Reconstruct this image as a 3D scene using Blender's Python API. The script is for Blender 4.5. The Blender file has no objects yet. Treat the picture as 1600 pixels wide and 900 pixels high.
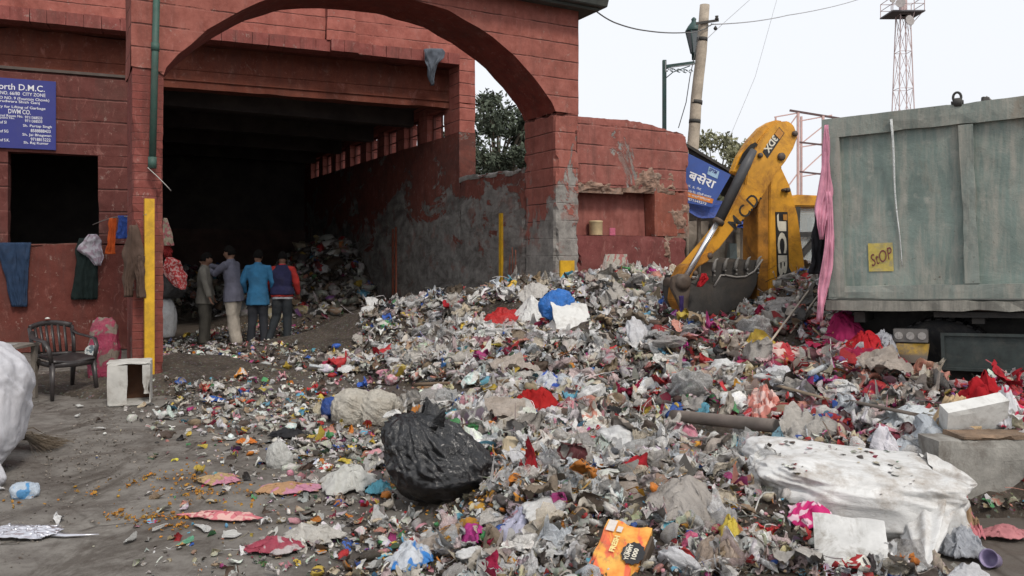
import bpy, bmesh, math, random
import numpy as np
from mathutils import Vector, Matrix
R = math.radians
random.seed(7); rng = np.random.default_rng(11)
scene = bpy.context.scene
COL = scene.collection
# ---------------------------------------------------------------- camera
F = 1240.0            # focal length in photo pixels (1600 wide)
CAMZ = 1.60; HOR = 400.0
cam_d = bpy.data.cameras.new('camera'); cam = bpy.data.objects.new('camera', cam_d); COL.objects.link(cam)
cam.location = (0, 0, CAMZ); cam.rotation_euler = (R(90), 0, 0)
cam_d.sensor_width = 36; cam_d.lens = 36*F/1600; cam_d.shift_y = -(450-HOR)/1600
cam_d.clip_start = .05; cam_d.clip_end = 2000
scene.camera = cam
# ---------------------------------------------------------------- sky, sun, exposure
SUN_EL, SUN_AZ = 48, 150      # azimuth clockwise from +Y: behind the camera, to the right
w = bpy.data.worlds.new('World'); scene.world = w; w.use_nodes = True
nt = w.node_tree; bg = nt.nodes['Background']
sky = nt.nodes.new('ShaderNodeTexSky'); sky.sky_type = 'NISHITA'; sky.sun_disc = False
sky.sun_elevation = R(SUN_EL); sky.sun_rotation = R(SUN_AZ); sky.air_density = 1.0; sky.dust_density = 6.0; sky.ozone_density = 1.0
hsv = nt.nodes.new('ShaderNodeHueSaturation'); hsv.inputs['Saturation'].default_value = .30
mix = nt.nodes.new('ShaderNodeMix'); mix.data_type = 'RGBA'; mix.inputs[0].default_value = .66
mix.inputs['B'].default_value = (11.3, 11.6, 12.2, 1)     # the even white overcast layer
nt.links.new(sky.outputs[0], hsv.inputs['Color']); nt.links.new(hsv.outputs[0], mix.inputs['A'])
nt.links.new(mix.outputs['Result'], bg.inputs[0]); bg.inputs[1].default_value = .10
sd = bpy.data.lights.new('sun', 'SUN'); sd.energy = 1.7; sd.angle = R(10); sd.color = (1, .92, .82)
so = bpy.data.objects.new('sun', sd); COL.objects.link(so); so.location = (5, -5, 20)
az, el = R(SUN_AZ), R(SUN_EL)
sdir = Vector((math.sin(az)*math.cos(el), math.cos(az)*math.cos(el), math.sin(el)))
so.rotation_euler = sdir.to_track_quat('Z', 'Y').to_euler()
vs = scene.view_settings; vs.view_transform = 'Standard'; vs.look = 'None'; vs.gamma = 1; vs.exposure = 0.16; vs.use_curve_mapping = False
scene.cycles.max_bounces = 6; scene.cycles.transparent_max_bounces = 10
# ---------------------------------------------------------------- noise
def _h(ix, iy, iz, seed):
    n = (ix.astype(np.int64)*374761393 + iy.astype(np.int64)*668265263 + iz.astype(np.int64)*2147483647 + seed*1274126177) & 0xFFFFFFFF
    n = ((n ^ (n >> 13))*1274126177) & 0xFFFFFFFF
    n = ((n ^ (n >> 16))*2246822519) & 0xFFFFFFFF
    return ((n ^ (n >> 15)) & 0xFFFFFF)/float(0xFFFFFF)*2-1
def vn(p, seed=0):
    p = np.asarray(p, float); i = np.floor(p).astype(int); f = p-i; f = f*f*(3-2*f)
    x, y, z = i[..., 0], i[..., 1], i[..., 2]; fx, fy, fz = f[..., 0], f[..., 1], f[..., 2]
    r = 0
    for a in (0, 1):
        for b in (0, 1):
            for c in (0, 1):
                r = r + _h(x+a, y+b, z+c, seed)*(fx if a else 1-fx)*(fy if b else 1-fy)*(fz if c else 1-fz)
    return r
def fbm(p, seed=0, o=3, rough=.5):
    r = 0; a = 1; s = 0; p = np.asarray(p, float)
    for k in range(o): r = r+a*vn(p*2**k+k*17.3, seed+k); s += a; a *= rough
    return r/s
def ridge(p, seed=0, o=3):
    r = 0; a = 1; s = 0; p = np.asarray(p, float)
    for k in range(o): r = r+a*(1-2*np.abs(vn(p*1.9**k+k*9.1, seed+k))); s += a; a *= .55
    return r/s
def xyz(x, y, z): return np.stack(np.broadcast_arrays(np.asarray(x, float), y, z), -1)
# ---------------------------------------------------------------- pixel helpers
def P(u, v, Y): return Vector(((u-800)/F*Y, Y, CAMZ-(v-HOR)/F*Y))
# ---------------------------------------------------------------- materials
MATS = {}
class NT:
    def __init__(s, name):
        s.m = bpy.data.materials.new(name); s.m.use_nodes = True; s.t = s.m.node_tree
        s.b = s.t.nodes['Principled BSDF']; s.out = s.t.nodes['Material Output']
    def n(s, typ, **kw):
        nd = s.t.nodes.new('ShaderNode'+typ)
        for k, v in kw.items(): setattr(nd, k, v)
        return nd
    def l(s, a, b): s.t.links.new(a, b)
    def noise(s, scale, detail=4, rough=.6, vec=None, dist=0):
        nd = s.n('TexNoise'); nd.inputs['Scale'].default_value = scale; nd.inputs['Detail'].default_value = detail
        nd.inputs['Roughness'].default_value = rough; nd.inputs['Distortion'].default_value = dist
        if vec is not None: s.l(vec, nd.inputs['Vector'])
        return nd.outputs['Fac']
    def ramp(s, src, stops):
        nd = s.n('ValToRGB'); s.l(src, nd.inputs[0]); cr = nd.color_ramp
        while len(cr.elements) < len(stops): cr.elements.new(.5)
        for e, (p, c) in zip(cr.elements, stops):
            e.position = p; e.color = (c, c, c, 1) if isinstance(c, (int, float)) else (*c, 1)
        return nd.outputs[0]
    def mix(s, fac, a, b, mode='MIX'):
        nd = s.n('Mix', data_type='RGBA', blend_type=mode)
        for inp, val in ((nd.inputs[0], fac), (nd.inputs['A'], a), (nd.inputs['B'], b)):
            if hasattr(val, 'is_linked'): s.l(val, inp)
            elif isinstance(val, (int, float)) and inp.type == 'VALUE': inp.default_value = val
            else: inp.default_value = (*val, 1) if not isinstance(val, (int, float)) else (val, val, val, 1)
        return nd.outputs['Result']
    def math(s, op, a, b=0, clamp=False):
        nd = s.n('Math', operation=op, use_clamp=clamp)
        for inp, val in ((nd.inputs[0], a), (nd.inputs[1], b)):
            if hasattr(val, 'is_linked'): s.l(val, inp)
            else: inp.default_value = val
        return nd.outputs[0]
    def pos(s, scale=None):
        g = s.n('NewGeometry').outputs['Position']
        if scale:
            mp = s.n('Mapping'); s.l(g, mp.inputs[0]); mp.inputs['Scale'].default_value = scale; return mp.outputs[0]
        return g
    def obj(s, scale=None):
        g = s.n('TexCoord').outputs['Object']
        if scale:
            mp = s.n('Mapping'); s.l(g, mp.inputs[0]); mp.inputs['Scale'].default_value = scale; return mp.outputs[0]
        return g
    def bump(s, h, strength=.3, dist=.01, normal=None):
        nd = s.n('Bump'); nd.inputs['Strength'].default_value = strength; nd.inputs['Distance'].default_value = dist
        s.l(h, nd.inputs['Height'])
        if normal is not None: s.l(normal, nd.inputs['Normal'])
        return nd.outputs[0]
    def fin(s, col=None, rough=.8, normal=None, metal=0, spec=.4):
        if col is not None:
            if hasattr(col, 'is_linked'): s.l(col, s.b.inputs['Base Color'])
            else: s.b.inputs['Base Color'].default_value = (*col, 1)
        if hasattr(rough, 'is_linked'): s.l(rough, s.b.inputs['Roughness'])
        else: s.b.inputs['Roughness'].default_value = rough
        if normal is not None: s.l(normal, s.b.inputs['Normal'])
        s.b.inputs['Metallic'].default_value = metal; s.b.inputs['Specular IOR Level'].default_value = spec
        return s.m
def M(key, fn, *a, **k):
    if key not in MATS: MATS[key] = fn(key, *a, **k)
    return MATS[key]
def m_plain(name, col, rough=.6, var=.25, sc=6, dirt=.3, metal=0, bump=.15, spec=.4, bsc=40, dcol=(.10, .085, .07)):
    n = NT(name); p = n.obj()
    f = n.noise(sc, 5, .65, p)
    c = n.mix(n.ramp(f, [(.3, 0), (.7, 1)]), [x*(1-var) for x in col], [min(1, x*(1+var*.6)) for x in col])
    d = n.noise(sc*.45+1, 6, .75, p, .6)
    c = n.mix(n.math('MULTIPLY', n.ramp(d, [(.48, 0), (.68, 1)]), dirt), c, dcol)
    return n.fin(c, rough, n.bump(n.noise(bsc, 5, .7, p), bump, .01), metal, spec)
def m_cloth(name, col, dirt=.2, pat=None):
    n = NT(name); p = n.obj()
    c = n.mix(n.ramp(n.noise(5, 4, .6, p), [(.3, 0), (.7, 1)]), [x*.7 for x in col], [min(1, x*1.15) for x in col])
    c = n.mix(n.math('MULTIPLY', n.ramp(n.noise(3, 6, .7, p), [(.5, 0), (.7, 1)]), dirt), c, (.09, .075, .06))
    if pat: c = n.mix(n.ramp(n.noise(pat[1], 1, .4, p), [(.5, 0), (.54, 1)]), c, pat[0])
    h = n.noise(9, 5, .7, n.obj((1, 1, .35)), .5)
    nm = n.bump(n.noise(260, 2, .5, p), .15, .003, n.bump(h, .5, .03))
    return n.fin(c, .9, nm, 0, .2)
def m_film(name, col, rough=.35, trans=0.0, crease=.6, dirt=.25, sc=1.0, col2=None, spec=.5, aniso=(1, 1, 1), dcol=(.12, .10, .08)):
    n = NT(name); p = n.obj(aniso)
    r1 = n.noise(7*sc, 6, .72, p, 1.2)
    ab = n.math('ABSOLUTE', n.math('SUBTRACT', r1, .5)); cre = n.math('MULTIPLY', ab, 4, True)
    r2 = n.noise(24*sc, 4, .7, p, .8)
    c = n.mix(n.ramp(r1, [(.35, 0), (.65, 1)]), [x*.82 for x in col], [min(1, x*1.08) for x in col])
    if col2: c = n.mix(n.ramp(n.noise(4*sc, 2, .5, p, .4), [(.52, 0), (.56, 1)]), c, col2)
    c = n.mix(n.math('MULTIPLY', n.ramp(n.noise(3.1*sc, 6, .75, n.obj()), [(.47, 0), (.68, 1)]), dirt), c, dcol)
    nm = n.bump(r2, .35*crease, .012, n.bump(cre, crease, .03/sc))
    n.fin(c, rough, nm, 0, spec)
    if trans > 0:
        tr = n.n('BsdfTransparent'); tr.inputs[0].default_value = (.93, .93, .94, 1); mx = n.n('MixShader')
        fac = n.math('MULTIPLY', n.ramp(r1, [(.42, .35), (.5, 1), (.58, .35)]), trans)
        lw = n.n('LayerWeight'); lw.inputs[0].default_value = .35
        fac = n.math('MULTIPLY', fac, n.math('SUBTRACT', 1.0, lw.outputs['Facing']), True)
        n.l(fac, mx.inputs[0]); n.l(n.b.outputs[0], mx.inputs[1]); n.l(tr.outputs[0], mx.inputs[2]); n.l(mx.outputs[0], n.out.inputs[0])
    return n.m
def m_red(name, course=.29, off=0.0, peel=.0, red=(.25, .070, .046), dirt=.35, lowgrey=None, soot=False):
    """red distemper over sand-cement; grooves every <course> metres; cement shows where it has come off"""
    n = NT(name); p = n.pos(); sep = n.n('SeparateXYZ'); n.l(p, sep.inputs[0]); z = sep.outputs[2]
    big = n.noise(.9, 6, .65, p, .4); mid = n.noise(5, 6, .7, p); fine = n.noise(38, 5, .7, p)
    c = n.mix(n.ramp(mid, [(.3, 0), (.72, 1)]), [x*.72 for x in red], [red[0]*1.2, red[1]*1.45, red[2]*1.5])
    st = n.noise(2.2, 6, .7, n.pos((3.2, 3.2, .35)))                       # rain streaks run down
    c = n.mix(n.math('MULTIPLY', n.ramp(st, [(.5, 0), (.72, 1)]), dirt), c, (.075, .04, .035))
    c = n.mix(n.math('MULTIPLY', n.ramp(n.noise(3.4, 7, .75, n.pos((2, 2, 1)), .8), [(.56, 0), (.66, 1)]), .35), c, (.36, .17, .145))
    c = n.mix(n.math('MULTIPLY', n.ramp(n.noise(7, 7, .8, n.pos((1, 1, .8)), .3), [(.60, 0), (.645, 1)]), .55 if peel > 0 else .25), c, (.33, .25, .215))
    c = n.mix(n.math('MULTIPLY', n.ramp(n.noise(1.1, 5, .7, p, .3), [(.5, 0), (.7, 1)]), dirt*.8), c, (.085, .045, .036))
    h = n.math('MULTIPLY', fine, .5)
    if course:
        zz = n.math('DIVIDE', n.math('ADD', z, n.math('MULTIPLY', n.math('SUBTRACT', n.noise(3.5, 4, .6, p), .5), .034)), course)
        fr = n.math('FRACT', n.math('ADD', zz, off)); dd = n.math('ABSOLUTE', n.math('SUBTRACT', fr, .5))
        ln = n.ramp(dd, [(0, 1), (.018, .9), (.04, 0)])
        brk = n.ramp(n.noise(1.8, 3, .6, p), [(.32, .15), (.45, 1)])
        ln = n.math('MULTIPLY', ln, brk)
        if peel > 0: ln = n.math('MULTIPLY', ln, n.ramp(n.noise(1.25, 7, .72, n.pos((1, 1, .6)), .5), [(.52, 1), (.60, 0)]))
        c = n.mix(n.math('MULTIPLY', ln, .85), c, (.035, .014, .012))
        h = n.math('SUBTRACT', h, n.math('MULTIPLY', ln, 1.5))
        lite = n.math('MULTIPLY', n.ramp(n.math('ABSOLUTE', n.math('SUBTRACT', fr, .445)), [(0, 1), (.02, 0)]), .35)
        c = n.mix(lite, c, (.42, .2, .17))
    mask = None
    if peel > 0:
        pk = n.noise(1.25, 7, .72, n.pos((.7, .7, 1.1) if soot else (1, 1, .6)), .5)
        if lowgrey:
            lo, hi, amt = lowgrey
            zf = n.n('MapRange'); n.l(z, zf.inputs[0]); zf.inputs[1].default_value = lo; zf.inputs[2].default_value = hi
            zf.inputs[3].default_value = amt; zf.inputs[4].default_value = 0; pk = n.math('ADD', pk, zf.outputs[0])
        mask = n.ramp(pk, [(.70-peel*.25, 0), (.725-peel*.25, 1)])
        g = n.mix(n.ramp(n.noise(4, 7, .75, p), [(.3, 0), (.7, 1)]), (.10, .092, .085), (.33, .31, .285))
        g = n.mix(n.math('MULTIPLY', n.ramp(n.noise(2.3, 5, .7, p), [(.55, 0), (.62, 1)]), .5), g, (.22, .09, .07))
        if soot:
            g = n.mix(n.ramp(n.noise(1.6, 7, .72, n.pos((.7, .7, 1.6)), .6), [(.36, .8), (.54, .08)]), g, (.06, .05, .045))
            c = n.mix(n.ramp(n.noise(1.1, 6, .7, n.pos((.7, .7, 1.3)), .6), [(.5, 0), (.66, .7)]), c, (.075, .04, .035))
        c = n.mix(mask, c, g)
        h = n.math('SUBTRACT', h, n.math('MULTIPLY', mask, n.math('ADD', .8, n.math('MULTIPLY', mid, 1.4))))
    return n.fin(c, .88, n.bump(h, .55, .02, n.bump(big, .25, .05)), 0, .25)
# ---------------------------------------------------------------- mesh helpers
class MB:
    def __init__(s): s.v = []; s.f = []; s.sm = []; s.mi = []
    def add(s, vs, fs, smooth=False, mi=0):
        o = len(s.v); s.v += [tuple(map(float, q)) for q in vs]
        for f in fs: s.f.append([i+o for i in f]); s.sm.append(smooth); s.mi.append(mi)
        return s
    def hexa(s, b, t, mi=0):            # b, t: four points each, same winding (ccw seen from above)
        return s.add(list(b)+list(t), [(3, 2, 1, 0), (4, 5, 6, 7), (0, 1, 5, 4), (1, 2, 6, 5), (2, 3, 7, 6), (3, 0, 4, 7)], mi=mi)
    def box(s, lo, hi, fr=None, mi=0):
        x0, y0, z0 = lo; x1, y1, z1 = hi
        b = [(x0, y0, z0), (x1, y0, z0), (x1, y1, z0), (x0, y1, z0)]; t = [(x0, y0, z1), (x1, y0, z1), (x1, y1, z1), (x0, y1, z1)]
        if fr: b = [fr(*q) for q in b]; t = [fr(*q) for q in t]
        return s.hexa(b, t, mi)
    def prism(s, pts, ext, mi=0):       # pts: planar polygon of Vectors, ext: Vector
        n = len(pts); ext = Vector(ext)
        return s.add([Vector(p) for p in pts]+[Vector(p)+ext for p in pts], [tuple(range(n)), tuple(range(2*n-1, n-1, -1))]+[(i, i+n, (i+1) % n+n, (i+1) % n) for i in range(n)], mi=mi)
    def tube(s, pts, r, n=8, cap=True, smooth=True, mi=0, flat=1.0, up=None):
        pts = [Vector(p) for p in pts]; N = len(pts); rs = r if isinstance(r, (list, tuple)) else [r]*N
        vs = []; prev = None
        for i, p in enumerate(pts):
            t = (pts[min(i+1, N-1)]-pts[max(i-1, 0)]).normalized()
            if prev is None:
                a = Vector(up) if up is not None else (Vector((0, 0, 1)) if abs(t.z) < .9 else Vector((1, 0, 0)))
            else: a = prev
            a = (a-t*a.dot(t)).normalized(); prev = a; b = t.cross(a)
            ra = rs[i] if not isinstance(rs[i], tuple) else rs[i][0]; rb = (rs[i] if not isinstance(rs[i], tuple) else rs[i][1])*(flat if not isinstance(rs[i], tuple) else 1)
            for k in range(n):
                th = 2*math.pi*k/n; vs.append(p+a*math.cos(th)*rb+b*math.sin(th)*ra)
        fs = [(i*n+k, i*n+(k+1) % n, (i+1)*n+(k+1) % n, (i+1)*n+k) for i in range(N-1) for k in range(n)]
        s.add(vs, fs, smooth, mi)
        if cap: s.add(vs[:n], [tuple(range(n-1, -1, -1))], False, mi); s.add(vs[-n:], [tuple(range(n))], False, mi)
        return s
    def bar(s, a, b, w, h=None, mi=0, up=(0, 0, 1)):
        a, b = Vector(a), Vector(b); t = (b-a).normalized(); h = h or w
        u = Vector(up); 
        if abs(u.dot(t)) > .95: u = Vector((0, 1, 0))
        u = (u-t*u.dot(t)).normalized(); q = t.cross(u)
        c = [(-1, -1), (1, -1), (1, 1), (-1, 1)]
        return s.hexa([a+q*x*w/2+u*y*h/2 for x, y in c], [b+q*x*w/2+u*y*h/2 for x, y in c], mi)
    def lathe(s, prof, c, n=16, axis=None, smooth=True, mi=0):
        c = Vector(c); q = Vector((0, 0, 1)).rotation_difference(Vector(axis).normalized()) if axis else None
        vs = []
        for r, z in prof:
            for k in range(n):
                th = 2*math.pi*k/n; v = Vector((r*math.cos(th), r*math.sin(th), z)); vs.append(c+(q @ v if q else v))
        m = len(prof)
        fs = [(i*n+k, i*n+(k+1) % n, (i+1)*n+(k+1) % n, (i+1)*n+k) for i in range(m-1) for k in range(n)]
        s.add(vs, fs, smooth, mi)
        if prof[0][0] > 1e-4: s.add(vs[:n], [tuple(range(n-1, -1, -1))], False, mi)
        if prof[-1][0] > 1e-4: s.add(vs[-n:], [tuple(range(n))], False, mi)
        return s
    def grid(s, fn, nu, nv, smooth=True, mi=0, flip=False):
        vs = [fn(i/nu, j/nv) for j in range(nv+1) for i in range(nu+1)]
        a = nu+1; fs = [(j*a+i, j*a+i+1, (j+1)*a+i+1, (j+1)*a+i) for j in range(nv) for i in range(nu)]
        if flip: fs = [f[::-1] for f in fs]
        return s.add(vs, fs, smooth, mi)
def origin_of(parent):
    L = Vector((0, 0, 0)); o = parent
    while o is not None: L = L+o.location; o = o.parent
    return L
def obj(name, mb, mat, parent=None, loc=None, bevel=0, rough=None, fixn=True):
    """links one mesh object; mb holds WORLD coordinates"""
    if isinstance(mb, bpy.types.Mesh): me = mb; me.name = name; pre = True
    else: me = bpy.data.meshes.new(name); me.from_pydata(mb.v, [], mb.f); pre = False
    base = origin_of(parent) if parent else (Vector(loc) if loc is not None else Vector((0, 0, 0)))
    if not pre:
        me.polygons.foreach_set('use_smooth', mb.sm)
        if any(mb.mi): me.polygons.foreach_set('material_index', mb.mi)
    if bevel or rough or fixn:
        bm = bmesh.new(); bm.from_mesh(me)
        if not pre: bmesh.ops.remove_doubles(bm, verts=bm.verts, dist=1e-5); bmesh.ops.recalc_face_normals(bm, faces=bm.faces)
        if bevel: bmesh.ops.bevel(bm, geom=[e for e in bm.edges if len(e.link_faces) == 2 and e.calc_face_angle(0) > .5], offset=bevel, segments=2, affect='EDGES', clamp_overlap=True)
        if rough:
            amp, cell, seed = rough[:3]
            for it in range(7):
                L = [e for e in bm.edges if e.calc_length() > cell]
                if not L: break
                bmesh.ops.subdivide_edges(bm, edges=L, cuts=1, use_grid_fill=True)
                bmesh.ops.triangulate(bm, faces=[f for f in bm.faces if len(f.verts) > 4])
            bm.verts.ensure_lookup_table()
            co = np.array([v.co[:] for v in bm.verts])
            d = np.stack([fbm(co*3.1, seed+k*7, 3, .6)+.8*vn(co*14, seed+k*3+1) for k in range(3)], -1)*amp
            for v, q in zip(bm.verts, d): v.co += Vector(q)*(1.6 if any(e.calc_face_angle(0) > .6 for e in v.link_edges if len(e.link_faces) == 2) else .35)
        bm.to_mesh(me); bm.free()
    me.transform(Matrix.Translation(-base))
    o = bpy.data.objects.new(name, me); COL.objects.link(o)
    if parent: o.parent = parent
    else: o.location = base
    for m in (mat if isinstance(mat, (list, tuple)) else [mat]): me.materials.append(m)
    return o
def thing(name, label, cat, loc, group=None):
    o = bpy.data.objects.new(name, None); COL.objects.link(o); o.location = loc; o.empty_display_size = .1
    return tag(o, label, cat, group)
def tag(o, label, cat, group=None):
    o['label'] = label; o['category'] = cat
    if group: o['group'] = group
    return o
def struct(o): o['kind'] = 'structure'; return o
def stuff(o, label=None, cat=None):
    o['kind'] = 'stuff'
    if label: o['label'] = label; o['category'] = cat
    return o
def np_mesh(name, V, Fc, mat, cols=None, smooth=False):
    me = bpy.data.meshes.new(name); V = np.asarray(V, np.float32); Fc = np.asarray(Fc, np.int32); k = Fc.shape[1]
    me.vertices.add(len(V)); me.vertices.foreach_set('co', V.ravel())
    me.loops.add(Fc.size); me.loops.foreach_set('vertex_index', Fc.ravel())
    me.polygons.add(len(Fc)); me.polygons.foreach_set('loop_start', np.arange(0, Fc.size, k, dtype=np.int32))
    me.polygons.foreach_set('loop_total', np.full(len(Fc), k, np.int32))
    me.polygons.foreach_set('use_smooth', np.full(len(Fc), smooth, bool))
    me.update(calc_edges=True)
    if cols:
        for nm, arr in cols.items():
            if arr.shape[1] == 4: a = me.attributes.new(nm, 'FLOAT_COLOR', 'POINT'); a.data.foreach_set('color', arr.astype(np.float32).ravel())
            else: a = me.attributes.new(nm, 'FLOAT_VECTOR', 'POINT'); a.data.foreach_set('vector', arr.astype(np.float32).ravel())
    me.materials.append(mat)
    return me
def link_mesh(name, me, parent=None, loc=None):
    o = bpy.data.objects.new(name, me); COL.objects.link(o)
    if parent: o.parent = parent
    if loc is not None: o.location = loc
    return o
def bake(o):                             # modifiers -> plain mesh
    dg = bpy.context.evaluated_depsgraph_get(); me = bpy.data.meshes.new_from_object(o.evaluated_get(dg), depsgraph=dg)
    o.modifiers.clear(); old = o.data; o.data = me; 
    return o
def text(txt, mat, parent, O, X, Yd, w=None, h=None, ext=.002, bold=.0, align='LEFT', name='lettering', lift=.003, shear=0.0):
    """lettering as mesh: O = lower-left corner of the text's box, X/Yd = unit directions; fitted to w and/or h"""
    cu = bpy.data.curves.new('t', 'FONT'); cu.body = txt; cu.extrude = 0; cu.offset = bold; cu.shear = shear; cu.resolution_u = 3
    to = bpy.data.objects.new('t', cu); COL.objects.link(to)
    dg = bpy.context.evaluated_depsgraph_get(); me = bpy.data.meshes.new_from_object(to.evaluated_get(dg), depsgraph=dg)
    bpy.data.objects.remove(to); 
    co = np.array([v.co[:] for v in me.vertices]) if len(me.vertices) else np.zeros((1, 3))
    lo, hi = co.min(0), co.max(0); sx = (w/(hi[0]-lo[0])) if w else None; sy = (h/(hi[1]-lo[1])) if h else None
    if sx is None: sx = sy
    if sy is None: sy = sx
    O, X, Yd = Vector(O), Vector(X).normalized(), Vector(Yd).normalized(); N = X.cross(Yd).normalized()
    if align == 'CENTER': O = O-X*(hi[0]-lo[0])*sx/2
    mb = MB(); vs = [O+X*(c[0]-lo[0])*sx+Yd*(c[1]-lo[1])*sy+N*lift for c in co]
    mb.add(vs, [tuple(p.vertices) for p in me.polygons])
    return obj(name, mb, mat, parent, fixn=False)
# facade frames --------------------------------------------------------------
A0 = Vector((-4.51, 9.95, 0)); E1 = Vector((.871, .491, 0)); E2 = Vector((-.491, .871, 0))
def Fr(s, d, z): return A0+E1*s+E2*d+Vector((0, 0, z))
C0 = Vector((-1.06, 16.02, 0)); H1 = Vector((.920, .391, 0)).normalized(); H2 = Vector((-.391, .920, 0)).normalized()
def Hr(t, d, z): return C0+H1*t+H2*d+Vector((0, 0, z))
def plane_hit(u, v, O, n):
    d = Vector(((u-800)/F, 1, -(v-HOR)/F)); c = Vector((0, 0, CAMZ)); k = (Vector(O)-c).dot(n)/d.dot(n); return c+d*k
def Fuv(u, v, d=0): p = plane_hit(u, v, A0+E2*d, E2); return (p-A0).dot(E1), p.z
def Huv(u, v, d=0): p = plane_hit(u, v, C0+H2*d, H2); return (p-C0).dot(H1), p.z
# ---------------------------------------------------------------- height of ground + rubbish
_hp = []
def hp(u, v, Y, z=None):
    z = CAMZ-(v-HOR)/F*Y if z is None else z; _hp.append(((u-800)/F*Y, Y, max(0, z)))
for a in [(655, 478, 14.2), (700, 462, 14.2), (735, 462, 14.0), (760, 466, 13.5), (830, 446, 13.0), (880, 447, 12.6), (905, 440, 12.6), (950, 434, 12.9), (1000, 432, 13.2), (1035, 437, 12.8),
          (1120, 440, 12), (1190, 441, 11.2), (1270, 434, 10.2), (1240, 445, 9.5), (1285, 450, 8.9), (900, 500, 10.6), (800, 520, 10.6), (730, 545, 10.3), (690, 565, 10.0), (1000, 545, 9.3), (1060, 500, 9.9), (1040, 506, 9.5), (1075, 508, 9.4), (1130, 512, 9.3), (1185, 500, 9.3),
          (1100, 508, 9.0), (1160, 512, 8.8), (1205, 488, 9.4), (1150, 600, 7.3), (1250, 560, 8.0), (1310, 500, 8.1), (1370, 540, 7.6), (1400, 585, 7.0), (1440, 628, 6.6), (1450, 640, 7.3), (1520, 640, 7.3), (1600, 640, 7.2), (1410, 625, 8.0), (1520, 620, 8.6), (1480, 622, 6.1), (1560, 615, 5.7), (1640, 620, 5.7),
          (1530, 655, 5.3), (1600, 660, 5.2), (1680, 665, 5.2), (1100, 680, 6.3), (900, 690, 6.5), (800, 650, 7.2), (720, 650, 7.4), (1000, 620, 7.8), (850, 600, 8.4),
          (1000, 780, 5.0), (1150, 760, 5.1), (1300, 690, 5.5), (1420, 680, 5.5), (700, 720, 6.1)]: hp(*a)
for u, v, z in [(690, 800, .06), (740, 760, .14), (800, 700, .2), (820, 780, .2), (770, 850, .13), (860, 860, .16), (930, 800, .22), (950, 730, .26), (1000, 880, .13), (1060, 780, .24), (1080, 720, .28), (1130, 860, .20), (1180, 800, .2), (1220, 890, .14), (1300, 880, .12), (690, 690, .12), (880, 900, .15), (1180, 740, .26), (1090, 900, .12), (720, 890, .08), (640, 690, .06)]: hp(u, v, F*(CAMZ-z)/(v-HOR), z)
for x, y, z in [(2.75, 4.85, .06), (3.1, 4.88, .05), (3.5, 4.9, .05), (4.0, 4.9, .05), (2.9, 4.6, .03), (3.3, 4.6, .02)]: _hp.append((x, y, z))
for u, v in [(640, 500), (600, 560), (640, 610), (590, 615), (540, 600), (520, 640), (440, 650), (420, 690), (470, 740), (560, 800), (600, 830), (540, 860), (450, 870), (380, 895), (300, 880), (200, 860), (100, 860), (300, 800), (100, 760),
             (200, 680), (300, 700), (380, 640), (450, 560), (500, 520), (400, 530), (560, 500), (330, 650), (500, 690), (590, 740), (1460, 870), (1560, 880)]: hp(u, v, F*CAMZ/(v-HOR), 0)
for x, y in [(-6, 8), (-6, 12), (-6, 16), (-2, 18), (-8, 20), (-3, 2), (0, 2), (4, 2), (7, 3), (9, 6), (9, 10), (8, 14), (4, 17), (8, 20), (-12, 14), (2.0, 16.5), (6, 16), (7, 8), (5.2, 3.6), (0, 2.6), (2, 2.6)]: _hp.append((x, y, 0))
for a in [(285, 570, 11.0), (270, 590, 10.3)]: hp(a[0], a[1], a[2], .13)
HP = np.array(_hp)
def heap(x, y):
    x = np.asarray(x, float); y = np.asarray(y, float); sh = x.shape; x = x.ravel(); y = y.ravel()
    d2 = (x[:, None]-HP[None, :, 0])**2+(y[:, None]-HP[None, :, 1])**2+.03
    wt = d2**-2.0; z = (wt*HP[:, 2]).sum(1)/wt.sum(1)
    # ridge of rubbish at the back of the hall
    a = np.exp(-(((x+4.9)/1.9)**2+((y-21.6)/2.0)**2))*1.95; b = np.exp(-(((x+9.0)/3.2)**2+((y-22.5)/1.6)**2))*1.15
    z = z+np.maximum(a, b)
    t_ = np.clip((z-.02)/.11, 0, 1); z = z*t_*t_*(3-2*t_)
    return z.reshape(sh)
def top(x, y):
    x = np.asarray(x, float); y = np.asarray(y, float); h = heap(x, y)
    k = np.clip((h-.02)/.12, 0, 1); p = xyz(x, y, 0*x)
    return h+k*(fbm(p*1.7, 3, 3)*.11+ridge(p*4.5, 9, 2)*.035)
# places kept free of loose rubbish so that the bigger things lie on top of it: (u, v, ru, rv) of their outline in the picture
KEEP = [(686, 745, 92, 75), (1330, 790, 165, 95), (975, 860, 75, 60), (572, 645, 55, 36), (435, 722, 26, 26), (540, 755, 60, 34), (872, 480, 40, 36), (893, 500, 42, 34), (832, 480, 34, 40), (782, 490, 42, 28), (862, 595, 32, 22), (836, 630, 48, 24),
        (1320, 865, 72, 45), (1520, 665, 62, 36), (1550, 755, 80, 40), (995, 785, 16, 28), (1130, 668, 100, 20), (722, 608, 90, 9), (1487, 640, 40, 30), (1345, 520, 55, 36), (1075, 780, 60, 34), (1195, 640, 30, 36), (705, 646, 22, 14), (545, 760, 20, 10),
        (345, 808, 66, 14), (797, 700, 22, 30), (1112, 460, 72, 52), (1270, 815, 40, 22), (1145, 840, 28, 26), (640, 880, 42, 24), (1410, 660, 52, 20), (1385, 700, 24, 26), (1535, 625, 36, 24), (195, 605, 50, 45), (1218, 685, 26, 14), (1232, 545, 40, 30)]
def free(x, y, z, grow=1.0, only=None):
    u = 800+F*x/y; v = HOR+F*(CAMZ-z)/y; ok = np.ones(len(x), bool)
    for a, b, c, d in KEEP: ok &= (((u-a)/(c*grow))**2+((v-b)/(d*grow))**2) > 1
    return ok
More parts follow.
